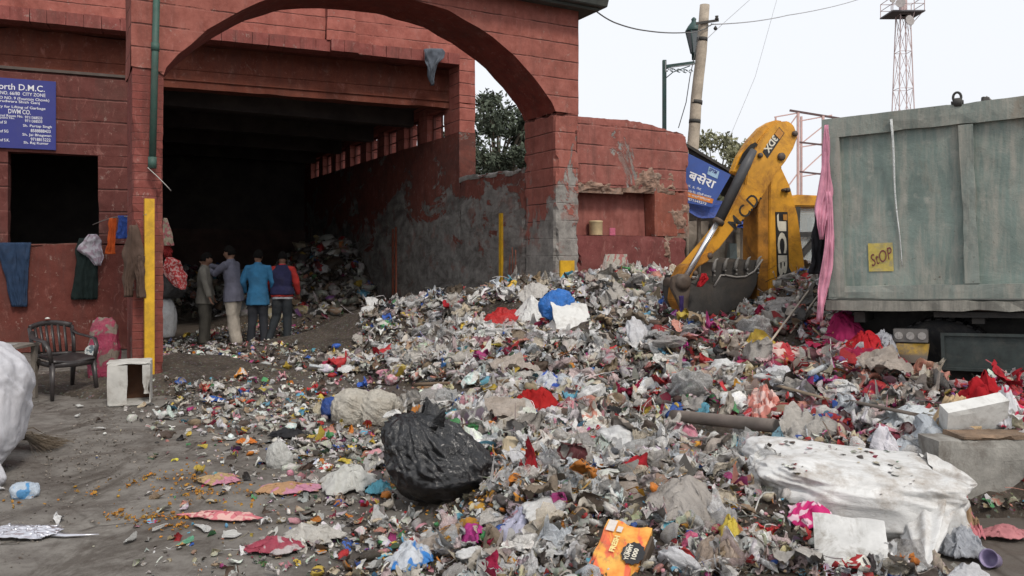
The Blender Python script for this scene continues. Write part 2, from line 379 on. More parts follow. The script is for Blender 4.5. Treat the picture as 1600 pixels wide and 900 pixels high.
def hit(u, v, lift=0):                    # pixel ray meets the heap or the ground
    dx, dz = (u-800)/F, -(v-HOR)/F
    Y = np.arange(2.5, 40, .02); z = CAMZ+dz*Y-top(dx*Y, Y)-lift; i = np.argmax(z < 0)
    return Vector((dx*Y[i], Y[i], CAMZ+dz*Y[i]-lift))
# ================================================================ SETTING
def gbox(mb, fr, lo, hi, cell=.12, amp=.006, chip=.02, seed=0, warp=None, mi=0, skip=()):
    lo = np.array(lo, float); hi = np.array(hi, float)
    for ax in range(3):
        a, b = [(1, 2), (2, 0), (0, 1)][ax]
        for side in (0, 1):
            if (ax, side) in skip: continue
            na = max(1, min(160, int(math.ceil((hi[a]-lo[a])/cell)))); nb = max(1, min(160, int(math.ceil((hi[b]-lo[b])/cell))))
            A, B = np.meshgrid(np.linspace(lo[a], hi[a], na+1), np.linspace(lo[b], hi[b], nb+1))
            q = np.zeros(A.shape+(3,)); q[..., a] = A; q[..., b] = B; q[..., ax] = (lo, hi)[side][ax]
            q = q.reshape(-1, 3); nr = np.zeros_like(q)
            for k in range(3):
                w_ = hi[k]-lo[k]
                nr[:, k] += (np.abs(q[:, k]-lo[k]) < 1e-6)*1.0-(np.abs(q[:, k]-hi[k]) < 1e-6)*1.0
            edge = (np.abs(nr).sum(1) >= 2)
            ch = np.clip(fbm(q*2.6+seed, seed+5, 3, .7)*1.6-.12, 0, 1)*chip*3+np.abs(vn(q*11+seed, seed+8))*chip*.5
            q0 = q.copy(); q = q+nr*(ch*edge)[:, None]
            q = q+np.stack([fbm(q0*4+k*9+seed, seed+k, 3, .6) for k in range(3)], -1)*amp
            if warp: q = warp(q)
            vs = [fr(*p) for p in q]; w2 = na+1
            fs = [(j*w2+i, j*w2+i+1, (j+1)*w2+i+1, (j+1)*w2+i) for j in range(nb) for i in range(na)]
            if side == 0: fs = [f[::-1] for f in fs]
            mb.add(vs, fs, False, mi)
    return mb
# ---- ground
def m_ground():
    n = NT('ground_soil_and_asphalt'); p = n.pos(); sep = n.n('SeparateXYZ'); n.l(p, sep.inputs[0])
    a = n.noise(.7, 7, .68, p, .5); b = n.noise(4, 7, .75, p); c3 = n.noise(45, 6, .8, p)
    c = n.mix(n.ramp(a, [(.3, 0), (.7, 1)]), (.135, .122, .108), (.215, .20, .18))
    vor = n.n('TexVoronoi', feature='DISTANCE_TO_EDGE'); vor.inputs['Scale'].default_value = .9; wp = n.n('Mapping'); n.l(n.mix(.12, p, n.n('TexNoise').outputs['Color']), vor.inputs['Vector'])
    crack = n.math('MULTIPLY', n.ramp(vor.outputs['Distance'], [(0, 1), (.012, 0)]), n.ramp(n.noise(1.1, 3, .6, p), [(.48, 0), (.56, 1)]))
    c = n.mix(n.math('MULTIPLY', crack, .8), c, (.03, .025, .02))
    c = n.mix(n.math('MULTIPLY', n.ramp(n.noise(1.7, 7, .72, n.pos((.9, 1.4, 1)), .5), [(.50, 0), (.56, .8), (.7, 1)]), .5), c, (.06, .049, .04))
    c = n.mix(n.math('MULTIPLY', n.ramp(b, [(.45, 0), (.62, 1)]), .7), c, (.075, .064, .055))
    c = n.mix(n.math('MULTIPLY', n.ramp(n.noise(1.3, 6, .7, n.pos((1.6, .6, 1)), .8), [(.52, 0), (.62, 1)]), .65), c, (.048, .037, .029))
    c = n.mix(n.math('MULTIPLY', n.ramp(c3, [(.55, 0), (.75, 1)]), .5), c, (.23, .21, .19))
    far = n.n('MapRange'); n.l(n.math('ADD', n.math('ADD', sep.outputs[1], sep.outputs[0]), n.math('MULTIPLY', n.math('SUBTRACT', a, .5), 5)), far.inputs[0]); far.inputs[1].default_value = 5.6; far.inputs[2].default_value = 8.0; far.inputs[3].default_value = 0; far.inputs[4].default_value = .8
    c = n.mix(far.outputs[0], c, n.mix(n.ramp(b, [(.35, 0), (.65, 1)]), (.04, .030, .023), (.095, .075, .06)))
    h = n.math('ADD', n.math('MULTIPLY', c3, .5), b)
    rg = n.ramp(n.noise(1.7, 7, .72, n.pos((.9, 1.4, 1)), .5), [(.48, .92), (.58, .5)])
    return n.fin(c, rg, n.bump(h, .7, .02, n.bump(n.noise(150, 3, .7, p), .4, .004)), 0, .3)
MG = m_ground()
xs = np.concatenate([[-400, -150, -60, -30, -18], np.arange(-13, 10.01, .1), [12, 16, 30, 60, 150, 400]])
ys = np.concatenate([[-60, -20, -5, 0, 2], np.arange(3.2, 28, .1), [29, 33, 40, 60, 120, 250, 700]])
X, Y = np.meshgrid(xs, ys); k = ((X > -13) & (X < 10) & (Y > 3) & (Y < 28))
Z = np.where(k, fbm(xyz(X, Y, 0)*1.1, 2, 4)*.014+fbm(xyz(X, Y, 0)*5, 4, 2)*.005*(1+2*(Y > 10)), 0)-.004
V = np.stack([X.ravel(), Y.ravel(), Z.ravel()], -1); W = len(xs)
idx = (np.arange(len(ys)-1)[:, None]*W+np.arange(W-1)[None, :]).ravel(); Fq = np.stack([idx, idx+1, idx+W+1, idx+W], -1)
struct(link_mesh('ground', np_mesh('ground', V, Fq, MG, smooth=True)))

RED = m_red('red_plaster', .29, 0, .12, red=(.275, .082, .062))
RED_P = m_red('red_plaster_pillar_worn', .29, 0, .62, lowgrey=(1.1, 4.2, .14), red=(.275, .082, .062))
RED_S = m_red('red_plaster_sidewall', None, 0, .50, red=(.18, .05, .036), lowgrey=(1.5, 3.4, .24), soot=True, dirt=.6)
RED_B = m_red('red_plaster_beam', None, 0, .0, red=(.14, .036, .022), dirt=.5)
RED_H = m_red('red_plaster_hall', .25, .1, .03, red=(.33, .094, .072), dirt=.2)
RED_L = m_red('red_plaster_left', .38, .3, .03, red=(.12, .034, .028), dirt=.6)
RED_W = m_red('red_plaster_wing', .335, .15, .32, red=(.26, .08, .063), dirt=.5)
RED_D = m_red('red_plaster_sooty', None, 0, .0, red=(.10, .026, .022), dirt=.7)
RED_R = m_red('red_over_rough_brick', .10, 0, .40, red=(.20, .05, .04), dirt=.5)
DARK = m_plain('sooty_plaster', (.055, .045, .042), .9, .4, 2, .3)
CEM = m_plain('bare_cement', (.26, .245, .225), .92, .35, 5, .5, bump=.8, bsc=25)
RUB = m_plain('broken_brick_and_mortar', (.24, .15, .11), .95, .6, 9, .5, bump=1, bsc=30, dcol=(.25, .23, .2))
EAVE = m_plain('weathered_dark_green_slab', (.06, .068, .062), .85, .4, 3, .5)
# ---- gateway: two pillars, flat arch, eave slab
gate = thing('arch_gateway', 'freestanding red arched gateway with grooved plaster and one badly worn pillar', 'gateway', Fr(3, .5, 0))
mb = MB(); gbox(mb, Fr, (-.225, .02, 0), (.13, 1, 3.95), .09, .008, .02, 3); obj('pillar', mb, RED_R, gate, fixn=False)
mb = MB(); gbox(mb, Fr, (5.99, 0, 0), (6.44, 1.0, 3.95), .07, .010, .035, 8)
q = obj('pillar', mb, RED_P, gate, fixn=False); q['label'] = 'right pillar with its red plaster fallen off in grey patches'
AP = [(.13, 3.88), (.163, 3.97), (.30, 4.15), (.45, 4.30), (.65, 4.49), (.85, 4.66), (1.08, 4.84), (1.3, 4.98), (1.55, 5.10), (1.8, 5.2), (2.1, 5.28), (2.4, 5.34), (2.7, 5.37), (3.0, 5.38), (3.3, 5.38), (3.6, 5.36), (3.85, 5.33), (4.1, 5.27), (4.35, 5.19), (4.6, 5.1), (4.83, 4.99), (5.05, 4.86), (5.23, 4.74), (5.4, 4.6), (5.56, 4.46), (5.7, 4.32), (5.82, 4.20), (5.92, 4.07), (5.99, 3.93)]
ZT = 5.64
mb = MB()
SS = [(-.239, 3.94)]+[(-.239+k*.09, 3.94) for k in range(1, 4)]+AP+[(6.1, 3.94), (6.2, 3.94), (6.3, 3.94), (6.44, 3.94)]
def aw(s, d, z):
    qq = np.array([s, d, z]); return s, d, z
for d, fl in ((0, False), (1.0, True)):
    m = 14; q = np.array([(s, d, zl+(ZT-zl)*j/m) for j in range(m+1) for s, zl in SS]); q0 = q.copy()
    q[:, 0] += fbm(q0*4, 31)*.004; q[:, 1] += fbm(q0*3.3, 32)*.010; w2 = len(SS)
    low = np.arange(len(q)) < w2; q[low, 2] += np.abs(vn(q0[low]*9, 5))*.02+np.clip(fbm(q0[low]*3, 6)*.1, 0, .05)
    fs = [(j*w2+i, j*w2+i+1, (j+1)*w2+i+1, (j+1)*w2+i) for j in range(m) for i in range(w2-1)]
    if fl: fs = [f[::-1] for f in fs]
    mb.add([Fr(*p) for p in q], fs)
ns = 10; q = np.array([(s, j/ns, zl) for j in range(ns+1) for s, zl in AP]); q0 = q.copy(); w2 = len(AP)
q[:, 2] += fbm(q0*3, 44)*.02; e = (q0[:, 1] < .01) | (q0[:, 1] > .99); q[e, 2] += np.abs(vn(q0[e]*9, 5))*.02+np.clip(fbm(q0[e]*3, 6)*.1, 0, .05)
q[e, 1] += fbm(q0[e]*3.3, 32)*.010
so_ = MB(); so_.add([Fr(*p) for p in q], [(j*w2+i, (j+1)*w2+i, (j+1)*w2+i+1, j*w2+i+1) for j in range(ns) for i in range(w2-1)])
mb.hexa([Fr(-.239, 0, ZT-.002), Fr(6.44, 0, ZT-.002), Fr(6.44, 1, ZT-.002), Fr(-.239, 1, ZT-.002)], [Fr(-.239, 0, ZT), Fr(6.44, 0, ZT), Fr(6.44, 1, ZT), Fr(-.239, 1, ZT)])
for s in (-.239, 6.44):
    mb.grid(lambda a, b, s=s: Fr(s+.01*vn(np.array([[a*3, b*6, s]]))[0], a, 3.94+(ZT-3.94)*b), 6, 12, False, flip=(s < 0))
obj('arch', mb, RED, gate, fixn=False)
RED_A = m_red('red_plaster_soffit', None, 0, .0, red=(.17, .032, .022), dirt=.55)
sf = obj('soffit', so_, RED_A, gate, fixn=False); sf['label'] = 'dark smooth underside of the arch'
mb = MB()
prof = [(-.40, 5.645), (-.46, 5.79), (-.46, 5.93), (1.2, 5.93), (1.2, 5.645)]
mb.prism([Fr(-.6, d, z) for d, z in prof], E1*(6.44+.30+.6)); mb.box((-.6, -.30, 5.60), (6.66, -.24, 5.645), Fr)
obj('eave_slab', mb, EAVE, gate, bevel=.012)
# ---- hall building
hall = thing('collection_hall', 'long red hall with a dark open front, ledge and high narrow side windows', 'building', C0)
def part(name, boxes, mat, parent=hall, fr=Hr, cell=.16, amp=.006, chip=.012, seed=1, **k):
    mb = MB()
    for i, (lo, hi) in enumerate(boxes): gbox(mb, fr, lo, hi, cell, amp, chip, seed+i)
    return obj(name, mb, mat, parent, fixn=False, **k)
part('upper_wall', [((-12, .0, 5.66), (-2.67, .3, 8.2)), ((-2.11, 0, 5.66), (0, .3, 8.2))], RED_H, seed=21)
part('pilaster', [((-2.66, -.10, 5.66), (-2.12, .28, 8.2))], RED_H, seed=25)
mb = MB(); t = -12
while t < -.02:
    w_ = min(.27*random.uniform(.9, 1.1), -.01-t); jit = random.uniform(-.006, .006)
    dd = -.17 if -2.75 < t < -2.1 else -.07
    gbox(mb, Hr, (t+.0015, dd+jit*.4, 5.45+jit*.4), (t+w_-.0015, .3, 5.67), .14, .003, .005, int(-t*10)); t += w_
obj('ledge', mb, m_red('red_ledge', None, 0, .10, red=(.23, .06, .05), dirt=.6), hall, fixn=False)
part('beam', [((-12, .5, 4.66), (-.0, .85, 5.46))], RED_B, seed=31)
mb = MB(); mb.box((-12, .47, 4.80), (-.02, .50, 4.815), Hr); mb.box((-12, .484, 5.0), (-.02, .50, 5.008), Hr); mb.box((-12, .3, 5.462), (0, .84, 5.55), Hr)
obj('beam_moulding', mb, RED_B, hall)
part('dado_wall', [((-12, 0, 0), (-5.95, .3, 1.795))], m_red('red_plaster_smooth', None, 0, .02, red=(.125, .031, .023), dirt=.5), seed=40)
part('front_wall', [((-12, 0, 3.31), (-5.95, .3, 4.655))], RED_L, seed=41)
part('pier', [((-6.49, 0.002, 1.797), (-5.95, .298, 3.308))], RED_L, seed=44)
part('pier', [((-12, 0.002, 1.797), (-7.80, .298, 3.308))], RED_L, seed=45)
mb = MB(); mb.box((-12, -.035, 4.655), (-5.95, .5, 4.70), Hr); obj('string_course', mb, m_plain('grimy_ledge_top', (.09, .07, .06), .9), hall)
mb = MB(); gbox(mb, Hr, (-7.8, -.03, 1.77), (-6.49, .33, 1.80), .1, .006, .02, 9); obj('window_sill', mb, m_plain('worn_sill', (.17, .07, .055), .9, .4, 6, .5), hall, fixn=False)
# right long wall with the openings under the ceiling
def WR(s, d, z): return Fr(5.99+s, 3.6+d, z)
T = .36; LW = 11.9
wins = [(.77+1.35*i, .77+1.35*i+.88) for i in range(8)]
bx = [((0, 0, 0), (T, LW, 4.10)), ((0, 0, 4.70), (T, LW, 8.2)), ((0, 0, 4.1), (T, .77, 4.7))]
for i in range(8): bx.append(((0, wins[i][1], 4.1), (T, wins[i+1][0] if i < 7 else LW, 4.7)))
mb = MB(); gbox(mb, WR, *bx[0], .12, .012, .0, 51); lowm = obj('long_wall', mb, RED_S, hall, fixn=False)
part('clerestory_wall', bx[1:], RED_H, fr=WR, cell=.2, chip=.01, seed=55)
for i, (a, b) in enumerate(wins):
    mb = MB()
    mb.box((.14, a+.003, 4.103), (.20, b-.003, 4.14), WR); mb.box((.14, a+.003, 4.66), (.20, b-.003, 4.697), WR)
    mb.box((.14, a+.003, 4.14), (.20, a+.04, 4.66), WR); mb.box((.14, b-.04, 4.14), (.20, b-.003, 4.66), WR)
    if i in (1, 2, 5): mb.box((.15, a+.05, 4.14), (.18, a+.40, 4.66), WR)
    mb.box((.15, (a+b)/2-.012, 4.14), (.185, (a+b)/2+.012, 4.66), WR); mb.box((.15, a+.04, 4.38), (.18, b-.04, 4.40), WR)
    obj('window_frame', mb, m_plain('window_wood', (.16, .05, .04), .8) if i == 0 else bpy.data.materials['window_wood'], hall)
# left long wall, back wall, inner room, ceiling
def WL(s, d, z): return Hr(-5.98, .3, 0)+E1*s+E2*d+Vector((0, 0, z))
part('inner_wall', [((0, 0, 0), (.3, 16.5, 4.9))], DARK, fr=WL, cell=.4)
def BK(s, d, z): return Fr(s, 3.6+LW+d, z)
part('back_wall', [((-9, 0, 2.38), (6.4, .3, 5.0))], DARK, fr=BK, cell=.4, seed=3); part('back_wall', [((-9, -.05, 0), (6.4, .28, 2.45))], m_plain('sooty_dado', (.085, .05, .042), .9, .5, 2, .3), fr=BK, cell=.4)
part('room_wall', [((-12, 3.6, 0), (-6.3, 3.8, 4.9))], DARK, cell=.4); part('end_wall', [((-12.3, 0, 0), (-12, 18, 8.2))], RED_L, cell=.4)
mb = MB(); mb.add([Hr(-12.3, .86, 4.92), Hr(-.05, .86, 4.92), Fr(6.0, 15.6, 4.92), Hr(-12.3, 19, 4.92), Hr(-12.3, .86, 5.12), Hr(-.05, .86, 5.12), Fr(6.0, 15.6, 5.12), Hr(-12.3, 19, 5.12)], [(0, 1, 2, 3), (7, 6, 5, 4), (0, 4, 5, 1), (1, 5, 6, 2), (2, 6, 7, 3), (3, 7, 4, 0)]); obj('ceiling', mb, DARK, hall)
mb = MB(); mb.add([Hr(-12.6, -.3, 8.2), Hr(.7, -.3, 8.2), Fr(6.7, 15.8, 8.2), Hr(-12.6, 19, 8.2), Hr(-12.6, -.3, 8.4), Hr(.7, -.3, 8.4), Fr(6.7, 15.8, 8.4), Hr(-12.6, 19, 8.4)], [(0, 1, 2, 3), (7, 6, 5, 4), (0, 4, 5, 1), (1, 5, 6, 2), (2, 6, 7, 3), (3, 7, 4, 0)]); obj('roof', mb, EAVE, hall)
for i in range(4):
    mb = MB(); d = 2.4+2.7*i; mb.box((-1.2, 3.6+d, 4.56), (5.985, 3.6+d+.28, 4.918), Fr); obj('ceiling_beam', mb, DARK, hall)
mb = MB(); mb.box((-11.99, .35, 1.0), (-7.75, .42, 1.4), Hr)
# ---- low side wall between hall and gateway
sw = thing('side_wall', 'low broken-topped red wall, smeared grey, joining hall to gateway', 'wall', Fr(6.1, 2.3, 0))
def wtop(q):
    k = np.clip(q[:, 2]/3.15, 0, 1)**3; q[:, 2] += k*(fbm(q*2.2, 77, 3)*.07+.02*(q[:, 1]-2)); return q
mb = MB(); gbox(mb, Fr, (5.99, 1.0, 0), (6.3, 3.598, 3.15), .09, .014, .05, 61, wtop); obj('wall', mb, RED_S, sw, fixn=False)
mb = MB(); gbox(mb, Fr, (5.975, 1.02, 3.06), (6.31, 3.59, 3.16), .07, .016, .05, 66, lambda q: wtop(q)); obj('mortar_top', mb, CEM, sw, fixn=False)
# ---- wing wall right of the gateway
wing = thing('wing_wall', 'chipped red wall right of the gateway with a boarded recess', 'wall', Fr(7.6, .3, 0))
tl = [(902, 180), (940, 183), (985, 187), (1010, 192), (1035, 197), (1050, 204), (1072, 207), (1080, 214)]
tls = np.array([Fuv(u, v) for u, v in tl])
z_l = Fuv(960, 293)[1]; z_s = Fuv(960, 368)[1]; s_r = Fuv(1026, 330)[0]; s_e = Fuv(1079, 300)[0]
def wt(q):
    tz = np.interp(q[:, 0], tls[:, 0], tls[:, 1])+fbm(q*5, 91)*.02; a = np.clip((q[:, 2]-z_l)/(3.9-z_l), 0, 1); q[:, 2] = q[:, 2]+a*(tz-3.9)
    return q
mb = MB(); gbox(mb, Fr, (6.445, .05, z_l), (s_e, .45, 3.9), .07, .008, .04, 71, wt); obj('upper_wall', mb, RED_W, wing, fixn=False)
mb = MB(); gbox(mb, Fr, (s_r, .052, z_s), (s_e-.01, .448, z_l-.003), .07, .008, .045, 73); obj('pier', mb, m_red('red_pier', None, 0, .35, dirt=.5), wing, fixn=False)
mb = MB(); gbox(mb, Fr, (6.445, .051, 0), (s_e-.06, .449, z_s-.002), .09, .008, .04, 75); obj('lower_wall', mb, m_red('red_low', None, 0, .16, red=(.17, .045, .04)), wing, fixn=False)
mb = MB(); zt = z_l-.09
def cor(a, b):
    s = 6.45+a*(s_r-6.47); return Fr(s, .30+.012*math.sin(s*34)+.05*b, z_s+.01+b*(zt-z_s+.08*a))
mb.grid(cor, 90, 4); obj('corrugated_sheet', mb, m_red('red_sheet', None, 0, .0, red=(.24, .075, .06), dirt=.35), wing)
mb = MB(); mb.box((6.45, .36, z_s), (s_r, .44, z_l), Fr); obj('recess_back', mb, DARK, wing)
def rock(mb, c, r, seed, n=2):
    bm = bmesh.new(); bmesh.ops.create_icosphere(bm, subdivisions=n, radius=1); co = np.array([v.co[:] for v in bm.verts]); fs = [[v.index for v in f.verts] for f in bm.faces]; bm.free()
    k = 1+ridge(co*1.3+seed*3.1, seed, 2)*.35; co = co*k[:, None]*np.array(r); mb.add([Vector(c)+Vector(q) for q in co], fs)
mb = MB()
def patch(u0, v0, u1, v1, seed, mb=mb):
    (sa, za), (sb, zb) = Fuv(u0, v1, .05), Fuv(u1, v0, .05); N = 34
    q = np.array([(sa+(sb-sa)*i/N, 0, za+(zb-za)*j/N) for j in range(N+1) for i in range(N+1)]); e = np.array([min(i, N-i, j, N-j)/(N/2) for j in range(N+1) for i in range(N+1)])
    d = ridge(q*9+seed, seed, 3)*.5+fbm(q*4, seed+3)*.6+e*1.1-.52; q[:, 1] = .055-np.clip(d, -.2, 1)*.075
    mb.add([Fr(*p) for p in q], [(j*(N+1)+i, j*(N+1)+i+1, (j+1)*(N+1)+i+1, (j+1)*(N+1)+i) for j in range(N) for i in range(N)])
patch(972, 262, 1056, 300, 3); patch(1040, 318, 1078, 372, 8); patch(900, 283, 975, 300, 12); patch(1036, 372, 1050, 414, 15)
obj('broken_brickwork', mb, RUB, wing, fixn=False)
s0, z0 = Fuv(945, 397, .05); s1, z1 = Fuv(979, 422, .05); mb = MB(); mb.box((s0, .03, z1), (s1, .045, z0), Fr); pst = obj('wall_poster', mb, m_film('poster_paper', (.45, .42, .36), .8, col2=(.42, .16, .15), dirt=.4, sc=3), None, loc=Fr(s0, .04, z1)); tag(pst, 'small faded cream poster pasted low on the chipped red wall', 'poster')
s0, z0 = Fuv(921, 341, .15); s1, z1 = Fuv(943, 366, .15); mb = MB(); mb.lathe([(.11, 0), (.115, .01), (.115, .22), (.12, .225), (.12, .245), (.10, .25)], Fr((s0+s1)/2, .17, z_s+.003), 20); tn = obj('tin_drum', mb, m_plain('cream_tin', (.55, .42, .24), .6), None, loc=Fr((s0+s1)/2, .17, z_s)); tag(tn, 'cream tin drum standing on the sill of the red wall recess', 'tin')
mb = MB(); q = Fr(*([Fuv(957, 360, .12)[0]]), .12, z_s+.003); mb.box((q.x-.05, q.y-.01, q.z), (q.x+.05, q.y+.02, q.z+.13)); pk = obj('paper_packet', mb, m_film('pink_packet', (.55, .12, .2), .5), None, loc=q, bevel=.005); tag(pk, 'small pink packet standing on the sill beside the cream tin', 'packet')
# ---- yellow iron guards and pipe
YEL = m_plain('yellow_enamel_worn', (.58, .33, .015), .55, .25, 8, .35, bump=.3, dcol=(.10, .06, .03))
def angle(mb, a, b, wdt, th=.012, dirw=E1, dird=E2):
    a, b = Vector(a), Vector(b); 
    mb.prism([a, a+dirw*wdt, a+dirw*wdt+dird*th, a+dirw*th+dird*th, a+dirw*th+dird*wdt, a+dird*wdt], b-a)
pa = P(226, 600, 9.72); pa.z = 0; pb = P(226, 310, 9.72); mb = MB(); angle(mb, pa, (pa.x, pa.y, pb.z), .112)
tag(obj('guard_post', mb, YEL, None, loc=pa, bevel=.002), 'yellow angle-iron post standing at the left gateway pillar', 'guard post')
d7 = 1.82; mb = MB(); angle(mb, Fr(5.955, d7-.05, 0), Fr(5.955, d7-.05, 2.38), .10, .012, -E2*-1, E1*.4); tag(obj('guard_post', mb, YEL, None, loc=Fr(5.95, d7, 0)), 'yellow iron post fixed on the grey side wall above the rubbish', 'guard post')
RST = m_plain('rusty_red_iron', (.20, .055, .03), .8, .4, 9, .5)
mb = MB(); mb.box((5.95, 7.05, 0), (5.985, 7.11, 2.3), Fr); mb.box((5.95, 7.25, 0), (5.985, 7.31, 2.25), Fr); tag(obj('guard_rail', mb, RST, None, loc=Fr(5.96, 7.2, 0)), 'pair of rusty red iron strips on the sooty wall inside the hall', 'guard post')
s0, z0 = Fuv(874, 407); s1, _ = Fuv(896, 407); mb = MB(); angle(mb, Fr(s0, -.035, 0), Fr(s0, -.035, z0), s1-s0); tag(obj('guard_post', mb, YEL, None, loc=Fr(s0, -.03, 0)), 'short yellow iron guard at the foot of the worn right pillar', 'guard post')
GRN = m_plain('old_green_pipe_paint', (.038, .085, .068), .6, .3, 6, .45)
p1 = plane_hit(238, 258, A0-E2*.09, E2); p0 = plane_hit(246, -60, A0-E2*.09, E2)
pipe = thing('drain_pipe', 'green drainpipe clipped to the left gateway pillar, broken off', 'pipe', p1)
mb = MB(); mb.tube([p0, p1], .041, 16); mb.tube([p0+(p1-p0)*.40, p0+(p1-p0)*.44], .049, 16); mb.tube([p1+Vector((0, 0, .10)), p1-Vector((0, 0, .04))], .050, 16); obj('pipe', mb, GRN, pipe)
mb = MB(); mb.tube([plane_hit(231, 262, A0-E2*.1, E2), plane_hit(243, 273, A0-E2*.12, E2), plane_hit(258, 288, A0-E2*.12, E2), plane_hit(267, 298, A0-E2*.1, E2)], [(.03, .006), (.035, .006), (.03, .006), (.012, .006)], 6); obj('torn_end', mb, m_plain('pale_strap', (.42, .41, .38), .6), pipe)
# rebar
mb = MB()
for i in range(6):
    x = 5.94; d = 1.15+i*.06; mb.tube([Fr(x, d, .3), Fr(x-.03*random.random(), d+.02, 1.2), Fr(x-.02, d+random.uniform(-.05, .05), 1.62+random.uniform(-.2, .15))], .008, 5)
tag(obj('rusty_rods', mb, RST, None, loc=Fr(5.94, 1.3, .3)), 'cluster of rusty rods sticking up where pillar meets side wall', 'iron rods')
# ---- name board with lettering
BLU = m_plain('board_blue', (.025, .03, .19), .45, .1, 3, .15, bump=.02); WHT = m_plain('lettering_white', (.72, .72, .74), .6, .05, 5, .2)
bd = thing('name_board', 'blue municipal board with white lettering above the dark window', 'sign', Hr(-7.7, -.03, 3.36))
BX0, BX1, BZ0, BZ1 = -8.32, -7.11, 3.36, 4.50
mb = MB(); mb.box((BX0, -.045, BZ0), (BX1, -.008, BZ1), Hr); obj('board', mb, BLU, bd, bevel=.003)
def line(txt, u, v, h, al='LEFT', wpx=None, bold=.006, mat=None):
    t_, z_ = Huv(u, v, -.046); wq = None
    if wpx: t2, _ = Huv(u+wpx, v, -.046); wq = t2-t_
    text(txt, mat or WHT, bd, Hr(t_, -.0475, z_), H1, (0, 0, 1), w=wq, h=h, bold=bold, align=al, lift=0)
k_ = 13/F
def linex(txt, u0, u1, v, hpx): line(txt, u0, v-.062*(52-u0), hpx*k_, wpx=u1-u0)
linex('North D.M.C.', -13, 70, 142, 9.5)
linex('WARD NO. 66/80  CITY ZONE', -24, 71, 150, 5.2)
linex('DHALAO NO. 9 (Fountain Chowk)', -24, 77, 158.5, 5.6)
linex('Gurudwara Shish Ganj', -10, 62, 163.5, 5.2)
linex('Agency for Lifting of Garbage', -18, 71, 172, 5.2)
linex('DWM CO.', 13, 48, 179.5, 7)
linex('Control Room No.', -12, 36, 185, 3.8); linex('9711368533', 39, 66, 186, 4.2)
linex('Complaint No.', -12, 23, 189, 3.8); linex('9711368533', 39, 66, 191.5, 4.2)
linex('Name of SI', -16, 10, 196, 4.4); linex('Sh. Partap Singh', 36, 81, 200, 5); linex('8588888433', 48, 79, 206.5, 4.8)
linex('Name of SG', -16, 13, 210, 4.4); linex('Sh. Jai Bhagwan', 35, 80, 214, 5); linex('9718815222', 48, 79, 220, 4.8)
linex('Name of S.K.', -16, 15, 224, 4.4); linex('Sh. Raj Kumar', 37, 76, 226.5, 5)
# ================================================================ TIPPER TRUCK
T0 = P(1297, 485, 7.8)
Tf = Vector((.838, -.544, .031)).normalized(); Tw = Vector((.544, .838, 0)).normalized(); Tz = Vector((-.031, .02, 1)).normalized()
def TR(x, w, z): return T0+Tf*x+Tw*w+Tz*z
def Tuv(u, v, w=0): p = plane_hit(u, v, T0+Tw*w, Tw)-T0; return p.dot(Tf), p.dot(Tz)
def m_truck(name, g=(.205, .262, .235), rust=.5):
    n = NT(name); p = n.obj(); a = n.noise(1.8, 7, .72, p, .5); b = n.noise(9, 7, .75, p)
    c = n.mix(n.ramp(a, [(.35, 0), (.65, 1)]), (g[0]*.62, g[1]*.62, g[2]*.62), g)
    st = n.noise(3.5, 6, .72, n.obj((3, 3, .35)), .2)
    c = n.mix(n.math('MULTIPLY', n.ramp(st, [(.44, 0), (.66, 1)]), .75), c, (.33, .31, .265))
    c = n.mix(n.math('MULTIPLY', n.ramp(b, [(.55, 0), (.72, 1)]), .6), c, (.36, .345, .30))
    c = n.mix(n.math('MULTIPLY', n.ramp(n.noise(1.3, 6, .7, n.obj((1.5, 1.5, .5)), .4), [(.58, 0), (.72, 1)]), rust), c, (.19, .115, .065))
    c = n.mix(n.math('MULTIPLY', n.ramp(n.noise(26, 6, .75, p), [(.62, 0), (.70, 1)]), .8), c, (.07, .05, .035))
    return n.fin(c, .72, n.bump(a, .5, .03, n.bump(n.noise(55, 5, .7, p), .25, .006)), 0, .35)
TG = m_truck('faded_green_truck_paint'); TGF = m_truck('faded_green_frame_paint', (.235, .27, .242), .6)
BLKM = m_plain('grimy_black_steel', (.035, .034, .032), .7, .4, 6, .4); TGD = m_plain('dark_green_guard', (.035, .045, .043), .7, .4, 8, .4)
RUBR = m_plain('tyre_rubber', (.025, .025, .026), .9, .3, 9, .6)
tk = thing('tipper_truck', 'tall faded green steel tipper truck backed against the rubbish', 'truck', TR(2, 1.2, -1.065))
H = 1.875; L = 4.9; WD = 2.35
mb = MB(); gbox(mb, TR, (.14, .0, .13), (L, .05, H-.02), .10, .009, 0, 7); obj('side_panel', mb, TG, tk, fixn=False)
mb = MB(); gbox(mb, TR, (.02, WD-.05, .13), (L, WD, H-.02), .3, .006, 0, 9); gbox(mb, TR, (0, .05, .13), (.05, WD-.05, H-.1), .3, .004, 0, 11); gbox(mb, TR, (L-.05, .05, .13), (L, WD-.05, H), .3, .004, 0, 12); obj('body_panel', mb, TG, tk, fixn=False)
mb = MB(); gbox(mb, TR, (0, -.055, H-.19), (L, .02, H), .12, .003, .006, 13); obj('top_rail', mb, TGF, tk, fixn=False)
mb = MB(); gbox(mb, TR, (.0, -.057, .13), (.155, .02, H-.19), .10, .002, .005, 14); obj('corner_post', mb, TGF, tk, fixn=False)
mb = MB(); gbox(mb, TR, (0, -.052, 0.115), (L, .0, .245), .12, .003, .006, 15); obj('bottom_rail', mb, TGF, tk, fixn=False)
for i, x in enumerate((1.165, 2.22, 3.28, 4.3)):
    mb = MB(); gbox(mb, TR, (x, -.05, .25), (x+.115, .0, H-.195), .10, .0015, .004, 16+i); obj('rib', mb, TGF, tk, fixn=False)
